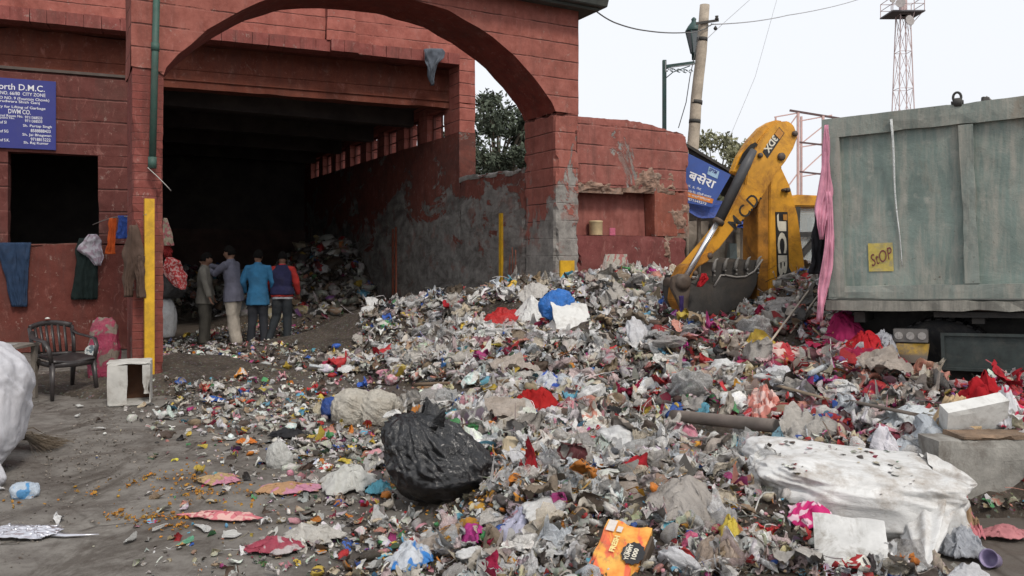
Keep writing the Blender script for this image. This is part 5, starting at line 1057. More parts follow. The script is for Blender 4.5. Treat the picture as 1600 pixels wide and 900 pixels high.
# chair
CH = m_plain('black_brown_plastic', (.028, .024, .024), .35, .15, 5, .25, bump=.05, dcol=(.12, .10, .09))
chl = Vector((-5.13, 9.10, 0)); cf = Vector((.82, -.57, 0)).normalized(); cr = Vector((.57, .82, 0)).normalized()     # facing, sitter's left-hand side -> screen right/back
def CW(x, y, z): return chl+cr*x+cf*y+Vector((0, 0, z))
ch = thing('plastic_chair', 'dark brown plastic armchair with slatted back beside the yellow post', 'chair', chl)
mb = MB(); mb.grid(lambda a, b: CW((a-.5)*.46*(1-.06*(1-b)), (b-.5)*.46, .415+.012*math.cos(a*6.28)+(-.02 if b > .93 else 0)+.015*(1-b)), 16, 14); s_ = obj('seat', mb, CH, ch, fixn=False); m = s_.modifiers.new('s', 'SOLIDIFY'); m.thickness = .022; m.offset = -1; bake(s_)
mb = MB(); mb.tube([CW(-.235, -.2, .40), CW(-.235, .21, .385), CW(0, .245, .378), CW(.235, .21, .385), CW(.235, -.2, .40)], [(.012, .03)]*5, 8, up=(0, 0, 1)); obj('seat_rim', mb, CH, ch)
for sx in (-1, 1):
    mb = MB(); mb.tube([CW(.225*sx, .19, .41), CW(.25*sx, .245, 0)], [(.028, .034), (.017, .02)], 10); obj('leg', mb, CH, ch)
    mb = MB(); mb.tube([CW(.20*sx, -.20, .42), CW(.235*sx, -.31, 0)], [(.028, .036), (.017, .02)], 10); obj('leg', mb, CH, ch)
    mb = MB(); mb.tube([CW(.235*sx, .20, .40), CW(.265*sx, .20, .56), CW(.275*sx, .13, .645), CW(.275*sx, -.05, .66), CW(.255*sx, -.22, .68), CW(.215*sx, -.29, .73)], [(.014, .026), (.014, .026), (.014, .03), (.014, .032), (.013, .03), (.012, .026)], 10, up=(0, 0, 1)); obj('armrest', mb, CH, ch)
def bk_(x, h): a = x/.21; return CW(x*(1+.1*h), -.225-.10*h-.055*(1-a*a)*1.0, .43+.385*h*(1-.10*a*a))
mb = MB(); mb.tube([bk_(x, 1.0) for x in np.linspace(-.215, .215, 13)], [(.013, .032)]*13, 8, up=(0, 0, 1)); mb.tube([bk_(-.215, .08), bk_(-.222, .5), bk_(-.215, 1)], [(.014, .024)]*3, 8); mb.tube([bk_(.215, .08), bk_(.222, .5), bk_(.215, 1)], [(.014, .024)]*3, 8); mb.tube([bk_(x, .06) for x in np.linspace(-.2, .2, 9)], [(.012, .024)]*9, 8, up=(0, 0, 1))
for x in np.linspace(-.15, .15, 6): mb.tube([bk_(x, .05), bk_(x, .5), bk_(x, .97)], [(.017, .005)]*3, 6, up=tuple(cf))
obj('backrest', mb, CH, ch)
pw = MB(); q = CW(-.02, -.36, .865); pw.lathe([(0, .02), (.02, .012), (.03, 0)], q+Vector((0, 0, .0)), 10); q2 = bk_(-.2, .82); pw.lathe([(0, .012), (.018, .006), (.02, 0)], q2+cf*.012, 10, axis=cf); obj('bird_dropping', pw, m_plain('dropping_white', (.6, .6, .55), .8), ch)
# low table with water can
tb = thing('low_table', 'rough low table half hidden between the big white sack and the chair', 'table', Vector((-5.52, 8.75, 0)))
TBW = m_plain('table_grey_wood', (.16, .14, .12), .9, .4, 5, .6)
def TB(x, y, z): return Vector((-5.52+x, 8.75+y, z))
tz_ = .62
mb = MB(); gbox(mb, TB, (-.55, -.28, tz_-.03), (.16, .28, tz_), .15, .004, .01, 3); obj('tabletop', mb, TBW, tb)
for x in (-.5, .12):
    for y in (-.22, .22): mb = MB(); mb.bar(TB(x, y, 0), TB(x, y, tz_-.03), .05, .05); obj('leg', mb, TBW, tb)
mb = MB(); mb.box((-.5, -.24, tz_-.09), (.12, -.21, tz_-.03), TB); mb.box((-.5, -.24, .12), (.12, -.21, .15), TB); obj('rail', mb, TBW, tb)
mb = MB(); mb.grid(lambda a, b: TB(-.28+a*.3+.01*b, -.2+b*.28, tz_+.012+.006*math.sin(a*7+b*5)), 8, 8); nw = obj('newspaper', mb, m_film('folded_newsprint', (.45, .45, .44), .8, col2=(.25, .25, .26), sc=4, dirt=.1), None, loc=TB(-.1, 0, tz_+.01), fixn=False); mm = nw.modifiers.new('s', 'SOLIDIFY'); mm.thickness = .006; bake(nw); tag(nw, 'folded newspaper lying on the rough low table', 'newspaper')
wc = thing('water_jar', 'light blue ribbed plastic water jar with a dark cap at the left edge', 'water jar', TB(-.42, .05, tz_))
mb = MB(); mb.lathe([(.10, 0), (.118, .01), (.118, .08), (.110, .095), (.118, .11), (.118, .18), (.110, .195), (.118, .21), (.118, .29), (.10, .345), (.05, .375), (.045, .40)], TB(-.42, .05, tz_+.002), 24); obj('jar', mb, m_plain('water_can_blue', (.07, .26, .48), .3, .1, 4, .15, bump=.03), wc)
mb = MB(); mb.lathe([(.05, 0), (.055, .005), (.055, .04), (.03, .05), (0, .05)], TB(-.42, .05, tz_+.395), 16); obj('cap', mb, m_plain('cap_dark', (.03, .06, .06), .4), wc)
# fertiliser sack
fs_ = pxblob('printed_sack', 'crumpled pink-red printed sack slumped between the chair and the pillar', 'sack', 158, 594, 50, 80, m_film('pink_woven_sack', (.30, .03, .075), .6, dirt=.5, col2=(.20, .16, .13), sc=1.6), 21, depth=.5, amp=.20, sq=.62, sub=5, tie=(.1, 0, 1), pleat=.03, npl=10)
fs_['name_'] = ''; del fs_['name_']
em = MB(); c = fs_.location+Vector((-.03, -.22, .12)); em.lathe([(0, -.0), (.075, .0), (.08, .012)], c, 20, axis=(.15, -1, .1)); e_ = obj('emblem', em, m_film('sack_emblem', (.50, .52, .50), .6, col2=(.10, .14, .16), sc=7, dirt=.2), fs_)
# white crate
wb = thing('open_box', 'dirty white open-sided box next to the yellow post', 'box', hit(195, 632)+Vector((0, .15, 0)))
bo_ = Vector((wb.location.x, wb.location.y, 0)); ba = Vector((.93, .36, 0)).normalized(); bb = Vector((-.36, .93, 0)).normalized()
def BW(x, y, z): return bo_+ba*x+bb*y+Vector((0, 0, z))
WBM = m_plain('dirty_white_board', (.46, .45, .42), .8, .2, 5, .65, dcol=(.17, .14, .11)); BRD = m_plain('brown_inner_board', (.12, .055, .03), .85, .3, 6, .3)
mb = MB(); gbox(mb, BW, (-.22, -.2, 0), (-.02, -.185, .43), .08, .006, .01, 2); gbox(mb, BW, (-.22, -.18, 0), (-.205, .2, .43), .08, .006, .008, 3); obj('side_panel', mb, WBM, wb, fixn=False)
mb = MB(); gbox(mb, BW, (-.235, -.21, .43), (.21, .21, .45), .07, .010, .02, 4); obj('lid', mb, WBM, wb, fixn=False)
mb = MB(); gbox(mb, BW, (-.2, .18, 0), (.2, .19, .43), .08, .004, .006, 5); obj('back_panel', mb, BRD, wb, fixn=False)
mb = MB(); gbox(mb, BW, (.185, -.19, 0), (.20, .2, .43), .08, .006, .008, 6); gbox(mb, BW, (.12, -.2, .10), (.20, -.19, .43), .08, .006, .02, 6); obj('side_panel', mb, WBM, wb, fixn=False)
mb = MB(); gbox(mb, BW, (-.2, -.24, .0), (.19, .18, .015), .1, .003, .01, 7); obj('base_panel', mb, WBM, wb, fixn=False)
# big white sack at the left edge
SKW = m_film('white_woven_sack', (.50, .50, .53), .62, crease=.15, aniso=(1, 1, .5), dirt=.22, dcol=(.30, .27, .25))
bs = blob('giant_sack', 'huge bulging white woven sack cut by the left edge of the picture', 'sack', (-4.13, 5.85, .47), (.50, .46, .50), SKW, 31, amp=.10, sub=6, flat=.92, lines=(1.0, .5, .55), rot=(20, 0, 6), hf=.05, la=1.3, sq=.85)
blob('sack_tail', None, None, (-3.66, 5.52, .12), (.16, .08, .08), SKW, 33, parent=bs, amp=.2, sub=4, rot=(-30, 0, 35), sq=.8)
pxblob('crumpled_packet', 'crumpled white and blue packet at the foot of the giant sack', 'packet', 33, 780, 42, 24, m_film('white_blue_packet', (.45, .52, .60), .45, col2=(.06, .25, .50), sc=2), 35, amp=.3, sub=4, sq=.7)
# broom
br = hit(40, 700); mb = MB()
for i in range(170):
    a = random.gauss(0, .10); b = random.gauss(0, .035); mb.tube([br+Vector((-.35, .12, .05+b*.3)), br+Vector((0, .02+b, .06+abs(b))), br+Vector((.30+random.uniform(-.06, .04), -.06+a*1.1, .012+abs(b)*.5))], [.003, .003, .0012], 3, cap=False)
mb.tube([br+Vector((-.55, .2, .06)), br+Vector((-.3, .11, .05))], .022, 8); tag(obj('straw_broom', mb, m_plain('broom_straw', (.13, .10, .07), .9), None, loc=br), 'brown straw broom lying by the giant white sack', 'broom')
# ---- heap's chosen things -------------------------------------------------
BLACK = m_film('black_bin_bag', (.004, .004, .005), .22, crease=.4, dirt=.0, sc=.6, spec=.6, aniso=(2.0, 2.0, .7)); BLACK.node_tree.nodes['Principled BSDF'].inputs['Coat Weight'].default_value = .25; BLACK.node_tree.nodes['Principled BSDF'].inputs['Coat Roughness'].default_value = .16
c = hit(686, 800); bbg = blob('bin_bag', 'large glossy black tied rubbish bag in the foreground', 'rubbish bag', c+Vector((0, .26, .21)), (.345, .31, .235), BLACK, 41, amp=.12, tie=(-.12, -.05, 1), pleat=.036, npl=30, sub=6, flat=.85, hf=.05)
def neck(nm, c0, ax, r0, r1, hgt, seed, npl):
    q_ = Vector((0, 0, 1)).rotation_difference(Vector(ax).normalized()); N, Mx = 140, 26; vs = []
    for j in range(Mx+1):
        t = j/Mx; base = r0+(r1-r0)*t
        for i in range(N): ph = 2*math.pi*i/N; w_ = .10+.32*t; rr = base*(1+w_*(1-2*abs(math.sin(ph*npl/2+2*math.sin(ph*2+seed+t)))**.8)*.7); e_ = 1+.35*math.sin(ph*2+seed)*t; vs.append(q_ @ Vector((math.cos(ph)*rr, math.sin(ph)*rr*.6, hgt*t*e_+.02*math.sin(ph*5+seed)*t)))
    f = [(j*N+i, j*N+(i+1) % N, (j+1)*N+(i+1) % N, (j+1)*N+i) for j in range(Mx) for i in range(N)]
    o = link_mesh(nm, np_mesh(nm, vs, f, BLACK, smooth=True), bbg, c0); m = o.modifiers.new('s', 'SOLIDIFY'); m.thickness = .004; bake(o)
me = bbg.data; co = np.empty(len(me.vertices)*3); me.vertices.foreach_get('co', co); co = co.reshape(-1, 3); co[:, 0] -= .42*np.clip(co[:, 2]+.02, 0, 1)*1.0; co[:, 0] += .10*np.clip(-co[:, 2], 0, 1); me.vertices.foreach_set('co', co.ravel()); me.update()
neck('gathered_neck', (-.10, -.06, .16), (-.30, -.15, .8), .12, .17, .13, 2.0, 11)
neck('bag_mouth', (-.11, .02, .21), (.10, .2, 1), .10, .07, .16, 4.0, 9)
WS = m_film('dirty_white_bundle', (.46, .43, .37), .75, crease=.7, dirt=.6, sc=1.4, dcol=(.17, .13, .09))
q = hit(572, 668); wbn = blob('cloth_bundle', 'dirty white cloth bundle with two humps behind the black bag', 'bundle', q+Vector((-.16, .25, .13)), (.22, .22, .20), WS, 51, amp=.16, sub=6, hf=.05, lines=(.6, .4, 1.0), la=1.8)
v, f = blob_v((.21, .22, .20), 53, amp=.16, sub=6, hf=.05, lines=(.9, .3, .7), la=1.8); link_mesh('hump', np_mesh('hump', v, f, WS, smooth=True), wbn, (.24, -.04, -.03))
pxblob('blue_bag', 'deep blue plastic bag stuck beside the dirty white bundle', 'plastic bag', 520, 655, 42, 32, m_film('deep_blue_film', (.015, .06, .26), .35), 55, amp=.35, sub=4)
CLR = m_film('clear_film', (.62, .63, .63), .25, trans=.6, dirt=.05, crease=.8)
pxblob('knotted_bag', 'small knotted clear bag alone on the bare ground', 'plastic bag', 435, 735, 42, 36, m_film('milky_film', (.55, .55, .52), .3, trans=.35, dirt=.1), 57, amp=.14, tie=(-.3, 0, 1), pleat=.04, sub=5)
# white bale
BAL = m_film('white_bale_cloth', (.58, .58, .57), .6, crease=.22, dirt=.9, sc=1.3, aniso=(.5, 1.2, 1.2), dcol=(.25, .21, .17))
bal = blob('white_bale', 'very large white stuffed sack lying across the right foreground', 'sack', (1.98, 4.66, .215), (.61, .40, .235), BAL, 61, amp=.14, sub=6, sq=.55, corners=.42, lines=(.35, .5, 1.1), rot=(-8, 4, 5), flat=.9, hf=.06, la=1.5)
def horn(nm, base, tip, r, seed, par):
    base, tip = Vector(base), Vector(tip); ax = (tip-base); L_ = ax.length; q_ = Vector((0, 0, 1)).rotation_difference(ax.normalized()); vs = []; N, Mx = 60, 20
    for j in range(Mx+1):
        t = j/Mx; rr = r*(1-t)**.75+.004
        for i in range(N): ph = 6.2832*i/N; k_ = rr*(1+.16*(1-2*abs(math.sin(ph*4+seed+t*1.5)))); vs.append(q_ @ Vector((math.cos(ph)*k_, math.sin(ph)*k_*.6, L_*t)))
    link_mesh(nm, np_mesh(nm, vs, [(j*N+i, j*N+(i+1) % N, (j+1)*N+(i+1) % N, (j+1)*N+i) for j in range(Mx) for i in range(N)], par.data.materials[0], smooth=True), par, base-par.location)
horn('sack_corner', (2.28, 4.42, .22), P(1441, 893, 4.02), .17, 1, bal); horn('sack_corner', (2.42, 4.68, .28), P(1527, 757, 4.72), .15, 2, bal); horn('sack_corner', (1.52, 4.6, .34), P(1172, 712, 4.75), .12, 3, bal)
# foam boards, cartons
def slab(name, label, cat, u, v, wpx, dep, th, mat, rot, lift=.03, seed=1, par=None, **k):
    p = hit(u, v)+Vector((0, 0, lift)); w_ = wpx/F*p.y; Rm = Matrix.Rotation(R(rot[0]), 3, 'Z') @ Matrix.Rotation(R(rot[1]), 3, 'X') @ Matrix.Rotation(R(rot[2]), 3, 'Y')
    mb = MB(); gbox(mb, lambda x, y, z: p+Rm @ Vector((x, y, z)), (-w_/2, -dep/2, -th/2), (w_/2, dep/2, th/2), max(.03, w_/9), k.get('amp', .004), k.get('chip', .012), seed); return tag(obj(name, mb, mat, None, loc=p, fixn=False), label, cat)
FOAM = m_plain('white_foam', (.60, .60, .58), .8, .12, 8, .5, dcol=(.16, .13, .10)); CREAM = m_plain('cream_board', (.58, .53, .43), .8, .2, 6, .4)
slab('foam_board', 'dirty white square board propped beside the blue bag', 'board', 893, 505, 62, .55, .035, FOAM, (8, 38, 8), .08, 3)
slab('white_card', 'torn white board speckled with dirt in the right foreground', 'board', 1330, 890, 112, .30, .012, m_plain('speckled_white_card', (.50, .50, .49), .75, .2, 9, .8, dcol=(.12, .10, .07)), (-14, 42, 6), .12, 5, chip=.03, amp=.008)
slab('polystyrene_block', 'wedge of white polystyrene leaning on top of the concrete block', 'foam block', 1520, 676, 98, .10, .24, FOAM, (6, 24, -12), .10, 7, chip=.01)
slab('cardboard_box', 'cream flattened carton standing near the black bag', 'carton', 797, 712, 26, .06, .17, m_plain('cream_carton', (.42, .35, .24), .8, .25, 5, .3), (10, -20, 10), .05, 8)
# orange drink carton with its print
p = Vector(hit(985, 880)); Rm = Matrix.Rotation(R(38), 3, 'Z') @ Matrix.Rotation(R(38), 3, 'X')
ca = Vector((.40, .82, .42)).normalized(); cb2 = Vector((.80, -.42, -.12)); cb2 = (cb2-ca*cb2.dot(ca)).normalized(); cn = cb2.cross(ca); cn = cn if cn.z > 0 else -cn
k0 = P(950, 900, 3.45)
def KW(x, y, z): return k0+cb2*x+ca*y+cn*z
n = NT('orange_carton_print'); pp = n.obj((1.2, 5, 5)); c1 = n.mix(n.ramp(n.noise(3, 3, .6, n.obj((5, 5, 5))), [(.35, 0), (.65, 1)]), (.62, .20, .03), (.66, .36, .07)); c1 = n.mix(n.ramp(n.noise(2.2, 4, .6, n.obj((9, 3, 3)), .6), [(.52, 0), (.60, .8)]), c1, (.60, .07, .05)); c1 = n.mix(n.ramp(n.noise(9, 6, .7, n.obj()), [(.58, 0), (.75, .6)]), c1, (.16, .10, .06))
ORC = n.fin(c1, .5, n.bump(n.noise(14, 4, .6, n.obj()), .3, .01))
jc = thing('drink_carton', 'crushed orange drink carton with black patch of white lettering, front centre', 'carton', k0)
mb = MB(); gbox(mb, KW, (-.11, -.06, -.08), (.11, .34, 0), .03, .008, .02, 3); obj('carton', mb, ORC, jc, fixn=False)
mb = MB(); gbox(mb, KW, (.112, .02, -.09), (.128, .30, -.006), .03, .008, .01, 4); obj('end_flap', mb, m_plain('carton_brown', (.07, .05, .035), .6), jc, fixn=False)
mb = MB(); st_ = [KW(.070+math.cos(a)*(.048+.006*(i % 2)), .150+math.sin(a)*(.062+.007*(i % 2)), .009) for i, a in enumerate(np.linspace(0, 2*math.pi, 24, endpoint=False))]; mb.prism(st_, cn*.002); obj('print_badge', mb, bpy.data.materials['sticker_black'], jc)
text('YUMMY', LW_, jc, KW(.060, .100, .0125), ca, -cb2, w=.10, h=.020, bold=.03, lift=0); text('1000', LW_, jc, KW(.090, .115, .0125), ca, -cb2, w=.065, h=.022, bold=.03, lift=0); text('FROM', LW_, jc, KW(.040, .125, .0125), ca, -cb2, w=.05, h=.008, bold=.02, lift=0)
text('FRESH', m_plain('print_cream', (.6, .5, .2), .6), jc, KW(-.012, .13, .010), ca, -cb2, w=.10, h=.026, bold=.05, lift=0)
mb = MB(); mb.prism([KW(x, y, .008) for x, y in [(-.09, .25), (-.05, .25), (-.05, .32), (-.09, .32)]], cn*.001); mb.prism([KW(x, y, .008) for x, y in [(-.04, .255), (-.015, .255), (-.015, .29), (-.04, .29)]], cn*.001); obj('print_panel', mb, m_plain('print_white', (.6, .55, .5), .6), jc)
# bottle with blue and red wrap
bt_ = P(995, 800, 4.75); bb_ = thing('soda_bottle', 'upright small bottle with a blue and red sleeve behind the carton', 'bottle', bt_)
mb = MB(); mb.lathe([(.03, -.1), (.034, -.08), (.034, .0)], bt_, 16); obj('bottle', mb, CLR, bb_)
for i, (z_, c_) in enumerate([(0, (.02, .16, .50)), (.038, (.55, .03, .03)), (.085, (.02, .16, .50))]): mb = MB(); mb.lathe([(.036, 0), (.037, .002), (.035, .036), (.03, .045)], bt_+Vector((.003*i, 0, z_)), 16); obj('sleeve', mb, m_plain('sleeve_%d' % i, c_, .4, .1), bb_)
# pipes, poles and planks
def stick(name, label, cat, a, b, r, mat, n=10, lift=.03, flat=None, bend=0):
    pa_ = hit(*a)+Vector((0, 0, lift+r)); pb_ = hit(*b)+Vector((0, 0, lift+r)); N = 8; mb = MB(); pts = [pa_.lerp(pb_, i/N)+Vector((0, 0, bend*math.sin(math.pi*i/N))) for i in range(N+1)]
    mb.tube(pts, [(r, r if flat is None else flat)]*(N+1), n, up=(0, 0, 1)); return tag(obj(name, mb, mat, None, loc=pts[0]), label, cat)
stick('bamboo_pole', 'straight brown pole lying level across the middle of the heap', 'pole', (648, 612), (796, 608), .022, m_plain('brown_pole', (.20, .14, .09), .85), lift=.06)
stick('drain_tube', 'thick grey-brown pipe half buried right of the heap centre', 'pipe', (1052, 668), (1215, 688), .05, m_plain('grey_pipe', (.17, .14, .12), .6, .3, 4, .4), 16, .05)
stick('plank', 'weathered splintered plank end poking out above the grey pipe', 'plank', (1218, 630), (1292, 652), .045, m_plain('plank_wood', (.22, .17, .12), .9, .4, 6, .4), 4, .10, .012)
stick('plank', 'long flat dark board edge above the bale', 'plank', (1328, 655), (1430, 680), .06, m_plain('dark_board', (.11, .09, .075), .9, .4, 6, .4), 4, .08, .012)
stick('rod', 'thin pale stick slanting over the heap below the pink cloth', 'stick', (1195, 560), (1275, 452), .011, m_plain('pale_stick', (.38, .33, .27), .9), 6, .08)
stick('rod', 'second pale stick close beside the first, nearer the truck', 'stick', (1235, 535), (1290, 460), .009, bpy.data.materials['pale_stick'], 6, .09)
pts = [hit(u, v)+Vector((0, 0, .06)) for u, v in [(968, 590), (975, 565), (1000, 548), (1025, 535), (1038, 520), (1045, 508)]]; mb = MB(); mb.tube(pts, [.014, .02, .022, .02, .018, .012], 8); tag(obj('rope', mb, m_plain('pale_rope', (.34, .30, .26), .9), None, loc=pts[0]), 'pale twisted rope curving up the heap towards the bucket', 'rope')
# concrete block
CONC = m_plain('concrete_block_dirty', (.27, .26, .235), .9, .4, 5, .95, bump=1, bsc=16, dcol=(.09, .07, .055))
cbp = P(1478, 690, 4.95); cbl = Vector((1, .08, 0)).normalized(); cbn = Vector((-.08, 1, 0))
def CB(x, y, z): return Vector((cbp.x, cbp.y, 0))+cbl*x+cbn*y+Vector((0, 0, z))
blk = thing('concrete_kerb', 'long dirty grey concrete block with a crumbling brick top, right edge', 'concrete block', CB(.5, .1, 0))
mb = MB(); gbox(mb, CB, (-.05, 0, 0), (1.8, .22, .445), .05, .008, .02, 5); obj('block', mb, CONC, blk, fixn=False)
mb = MB(); gbox(mb, CB, (.1, -.01, .44), (1.8, .2, .475), .04, .014, .035, 6); obj('broken_top', mb, m_plain('crumbled_brick', (.22, .15, .10), .95, .5, 8, .5, bump=1), blk, fixn=False)
# ---- crumpled cloths at chosen places
def rag(name, label, cat, u, v, wpx, dpth, mat, seed, h=.12, rot=0, N=34, group=None, lift=.02, fr=3.2):
    p = hit(u, v); w_ = wpx/F*p.y; A, B = np.meshgrid(np.linspace(-1, 1, N+1), np.linspace(-1, 1, N+1)); q = np.stack([A, B, 0*A], -1).reshape(-1, 3)
    ang = np.arctan2(q[:, 1], q[:, 0]); rr = np.maximum(np.abs(q[:, 0]), np.abs(q[:, 1])); edge = 1+.35*fbm(np.stack([np.cos(ang)*1.3, np.sin(ang)*1.3, ang*0+seed], -1)*1.6, seed)
    x = np.cos(ang)*rr*edge*w_/2; y = np.sin(ang)*rr*edge*dpth/2; c_, s_ = math.cos(R(rot)), math.sin(R(rot)); X_, Y_ = x*c_-y*s_, x*s_+y*c_
    X_ += fbm(q*3+seed, seed+1)*w_*.10; Y_ += fbm(q*3+seed, seed+2)*dpth*.12
    z = top(X_+p.x, Y_+p.y)-p.z+lift+np.clip(h*(1-rr**2)*(.7+.6*fbm(q*1.5+seed, seed+4)), 0, 9)+h*.42*ridge(q*np.array([fr, fr*.6, 1])+seed, seed+3, 3)*(.35+.65*(1-rr))
    v_ = np.stack([X_, Y_, z], -1); wd = N+1; f = np.array([(j*wd+i, j*wd+i+1, (j+1)*wd+i+1, (j+1)*wd+i) for j in range(N) for i in range(N)])
    o = link_mesh(name, np_mesh(name, v_, f, mat, smooth=True), None, p); m = o.modifiers.new('s', 'SOLIDIFY'); m.thickness = .006; bake(o); return tag(o, label, cat, group)
def F_(key, c, rough=.4, **k): return m_film(key, c, rough, **k) if key not in bpy.data.materials else bpy.data.materials[key]
def C_(key, c, *a): return m_cloth(key, c, *a) if key not in bpy.data.materials else bpy.data.materials[key]
rag('plastic_sheet', 'long torn white plastic sheet left of the black bag', 'plastic sheet', 545, 760, 90, .45, F_('white_sheet_film', (.60, .60, .56), .4, trans=.2, dirt=.15), 71, .12)
rag('cloth', 'bright sky-blue plastic scrap touching the black bag', 'plastic scrap', 592, 770, 42, .22, F_('sky_film', (.10, .38, .48), .4), 72, .05)
rag('cloth', 'long strip of torn pink cloth on the bare ground at front left', 'cloth', 345, 812, 125, .13, C_('torn_pink_cloth', (.50, .16, .18), .25, ((.55, .33, .30), 22)), 73, .04, rot=-8)
rag('food_waste', 'pink paper with flower scraps on the ground nearest the left', 'paper', 342, 755, 70, .22, F_('flower_scraps', (.40, .27, .13), .8, col2=(.50, .20, .28), sc=3, dirt=.5), 74, .04)
rag('food_waste', 'pink and orange flower scraps spread before the white sheet', 'paper', 450, 768, 95, .26, F_('flower_scraps2', (.42, .24, .12), .8, col2=(.52, .22, .32), sc=2.4, dirt=.4), 75, .04)
rag('foil_strip', 'crinkled silver foil trailing in from the left edge', 'foil', 35, 838, 120, .20, NT('foil').fin((.62, .62, .66), .28, None, .85), 76, .035, N=60, fr=8)
mb = MB(); fp = [P(u, v, F*CAMZ/(v-HOR))+Vector((0, 0, .012)) for u, v in [(80, 838), (105, 840), (130, 839), (155, 838)]]; mb.tube(fp, [(.03, .012), (.02, .01), (.012, .006), (.003, .002)], 6, up=(0, 0, 1)); tag(obj('foil_tail', mb, bpy.data.materials['foil'], None, loc=fp[0]), 'thin twisted end of the silver foil pointing right', 'foil')
rag('red_cloth', 'large red translucent bag on the left shoulder of the heap', 'plastic bag', 782, 505, 62, .45, F_('red_film', (.45, .015, .015), .35, dirt=.2), 77, .16)
rag('white_bag', 'bright white plastic bag between the red and the blue bags', 'plastic bag', 832, 500, 58, .40, F_('bright_white_film', (.70, .70, .68), .4, dirt=.05), 78, .26)
rag('pale_bag', 'greyish crumpled bag resting just behind the bright white bag', 'plastic bag', 832, 462, 50, .3, F_('greyish_film', (.50, .48, .45), .5, dirt=.2), 79, .14)
pxblob('blue_bag', 'large bright blue plastic bag leaning behind the white board', 'plastic bag', 872, 502, 56, 50, F_('bright_blue_film', (.025, .16, .52), .35, dirt=.05), 80, amp=.25, sub=5, depth=.6, rot=(0, 0, 20))
rag('red_shawl', 'dark red woollen cloth left of the blue checked bag', 'cloth', 836, 640, 75, .32, C_('dark_red_wool', (.30, .012, .012), .1), 81, .15, fr=6)
rag('checked_bag', 'blue and white chequered bag near the heap centre', 'bag', 862, 603, 46, .30, F_('blue_white_check', (.52, .54, .58), .5, col2=(.02, .08, .42), sc=1.6, dirt=.1), 82, .15)
rag('blue_cloth', 'pale turquoise plastic scrap just above the black bag', 'plastic scrap', 705, 652, 32, .14, F_('turquoise_film', (.08, .38, .50), .4), 83, .07)
rag('purple_cloth', 'shredded magenta ribbon pile under the bucket', 'ribbon', 1068, 505, 50, .40, C_('magenta_ribbon', (.30, .03, .22), .1, ((.45, .25, .45), 30)), 84, .12, fr=9)
rag('beige_cloth', 'bunched beige knitted cloth beside the polystyrene wedge', 'cloth', 1487, 668, 74, .35, C_('beige_knit', (.50, .36, .21), .15), 85, .20, fr=5)
rag('red_cloth', 'bright red cloth on the rubbish right under the truck', 'cloth', 1535, 640, 75, .40, C_('scarlet_cloth', (.36, .012, .018), .15), 86, .20, fr=5)
rag('red_cloth', 'scarlet cloth bunch just left of the truck wheel', 'cloth', 1350, 545, 62, .40, C_('scarlet_cloth', (.36, .012, .018), .15), 87, .10, fr=8)
rag('maroon_cloth', 'crimson satin scrap below the truck corner', 'cloth', 1315, 520, 60, .35, C_('crimson_satin', (.25, .012, .07), .1), 88, .14, fr=4)
rag('white_cloth', 'white and red patterned cloth right of the polystyrene', 'cloth', 1570, 660, 70, .30, C_('white_patterned', (.60, .60, .62), .1, ((.5, .03, .08), 9)), 89, .18)
rag('white_sheet', 'wide pale plastic sheet spread above the white bale', 'plastic sheet', 1410, 665, 110, .40, F_('pale_sheet_film', (.62, .66, .68), .4, dirt=.1), 90, .12)
rag('torn_bag', 'translucent grey bag with blue tint on the right end of the bale', 'plastic bag', 1450, 705, 95, .35, F_('grey_tint_film', (.50, .54, .58), .3, trans=.35, dirt=.15), 91, .14)
rag('folded_paper', 'folded crisp white paper standing on the bale', 'paper', 1385, 712, 40, .18, F_('crisp_paper', (.66, .64, .68), .7, dirt=.03), 92, .14, fr=2)
rag('light_blue_cloth', 'pale blue cloth scrap at the left end of the bale', 'cloth', 1218, 690, 45, .2, C_('pale_blue_cloth', (.28, .46, .52), .1), 93, .08)
rag('grey_sack', 'flat dull grey sheet behind the drink carton', 'plastic sheet', 1075, 795, 115, .50, F_('dull_grey_film', (.34, .31, .28), .5, dirt=.3), 94, .10, fr=1.6)
rag('pink_flowers', 'cerise and white petals before the white bale', 'cloth', 1270, 822, 75, .24, C_('cerise_cloth', (.52, .03, .16), .05, ((.60, .42, .48), 16)), 95, .08)
rag('pink_wrapper', 'glossy pink wrapper right of the drink carton', 'wrapper', 1090, 862, 62, .18, F_('pink_wrap', (.55, .10, .20), .3, col2=(.6, .45, .12), sc=2), 96, .06)
rag('yellow_wrapper', 'yellow and green snack wrapper at the front', 'wrapper', 1145, 848, 48, .2, F_('yellow_wrap', (.55, .42, .05), .3, col2=(.30, .10, .03), sc=2), 97, .10)
rag('clear_bag', 'big clear bag holding brown scraps at the front edge', 'plastic bag', 1120, 890, 85, .3, F_('clear_brown', (.36, .28, .22), .3, col2=(.5, .45, .42), sc=1.2, trans=.3), 98, .14)
rag('blue_wrapper', 'blue and white printed plastic at the bottom edge', 'wrapper', 640, 885, 80, .24, F_('blue_white_print', (.55, .58, .62), .4, col2=(.03, .20, .55), sc=2), 99, .09)
rag('pale_wrapper', 'lilac and blue wrapper fold in front of the heap', 'wrapper', 815, 838, 75, .3, F_('lilac_wrap', (.46, .46, .58), .35, col2=(.55, .25, .30), sc=2), 100, .10)
rag('red_paper', 'small red and purple paper at the front left', 'paper', 430, 862, 90, .2, F_('red_purple', (.32, .04, .07), .5, col2=(.45, .40, .40), sc=2), 101, .05)
rag('grey_bag', 'grey-white flattened bag near the bottom left of the heap', 'plastic bag', 490, 845, 95, .22, F_('flat_grey_film', (.46, .44, .40), .45, dirt=.2), 102, .07)
rag('orange_wrapper', 'orange scrap beside the clear bits on the bare ground', 'wrapper', 385, 695, 32, .12, F_('orange_wrap', (.60, .17, .02), .4), 103, .04)
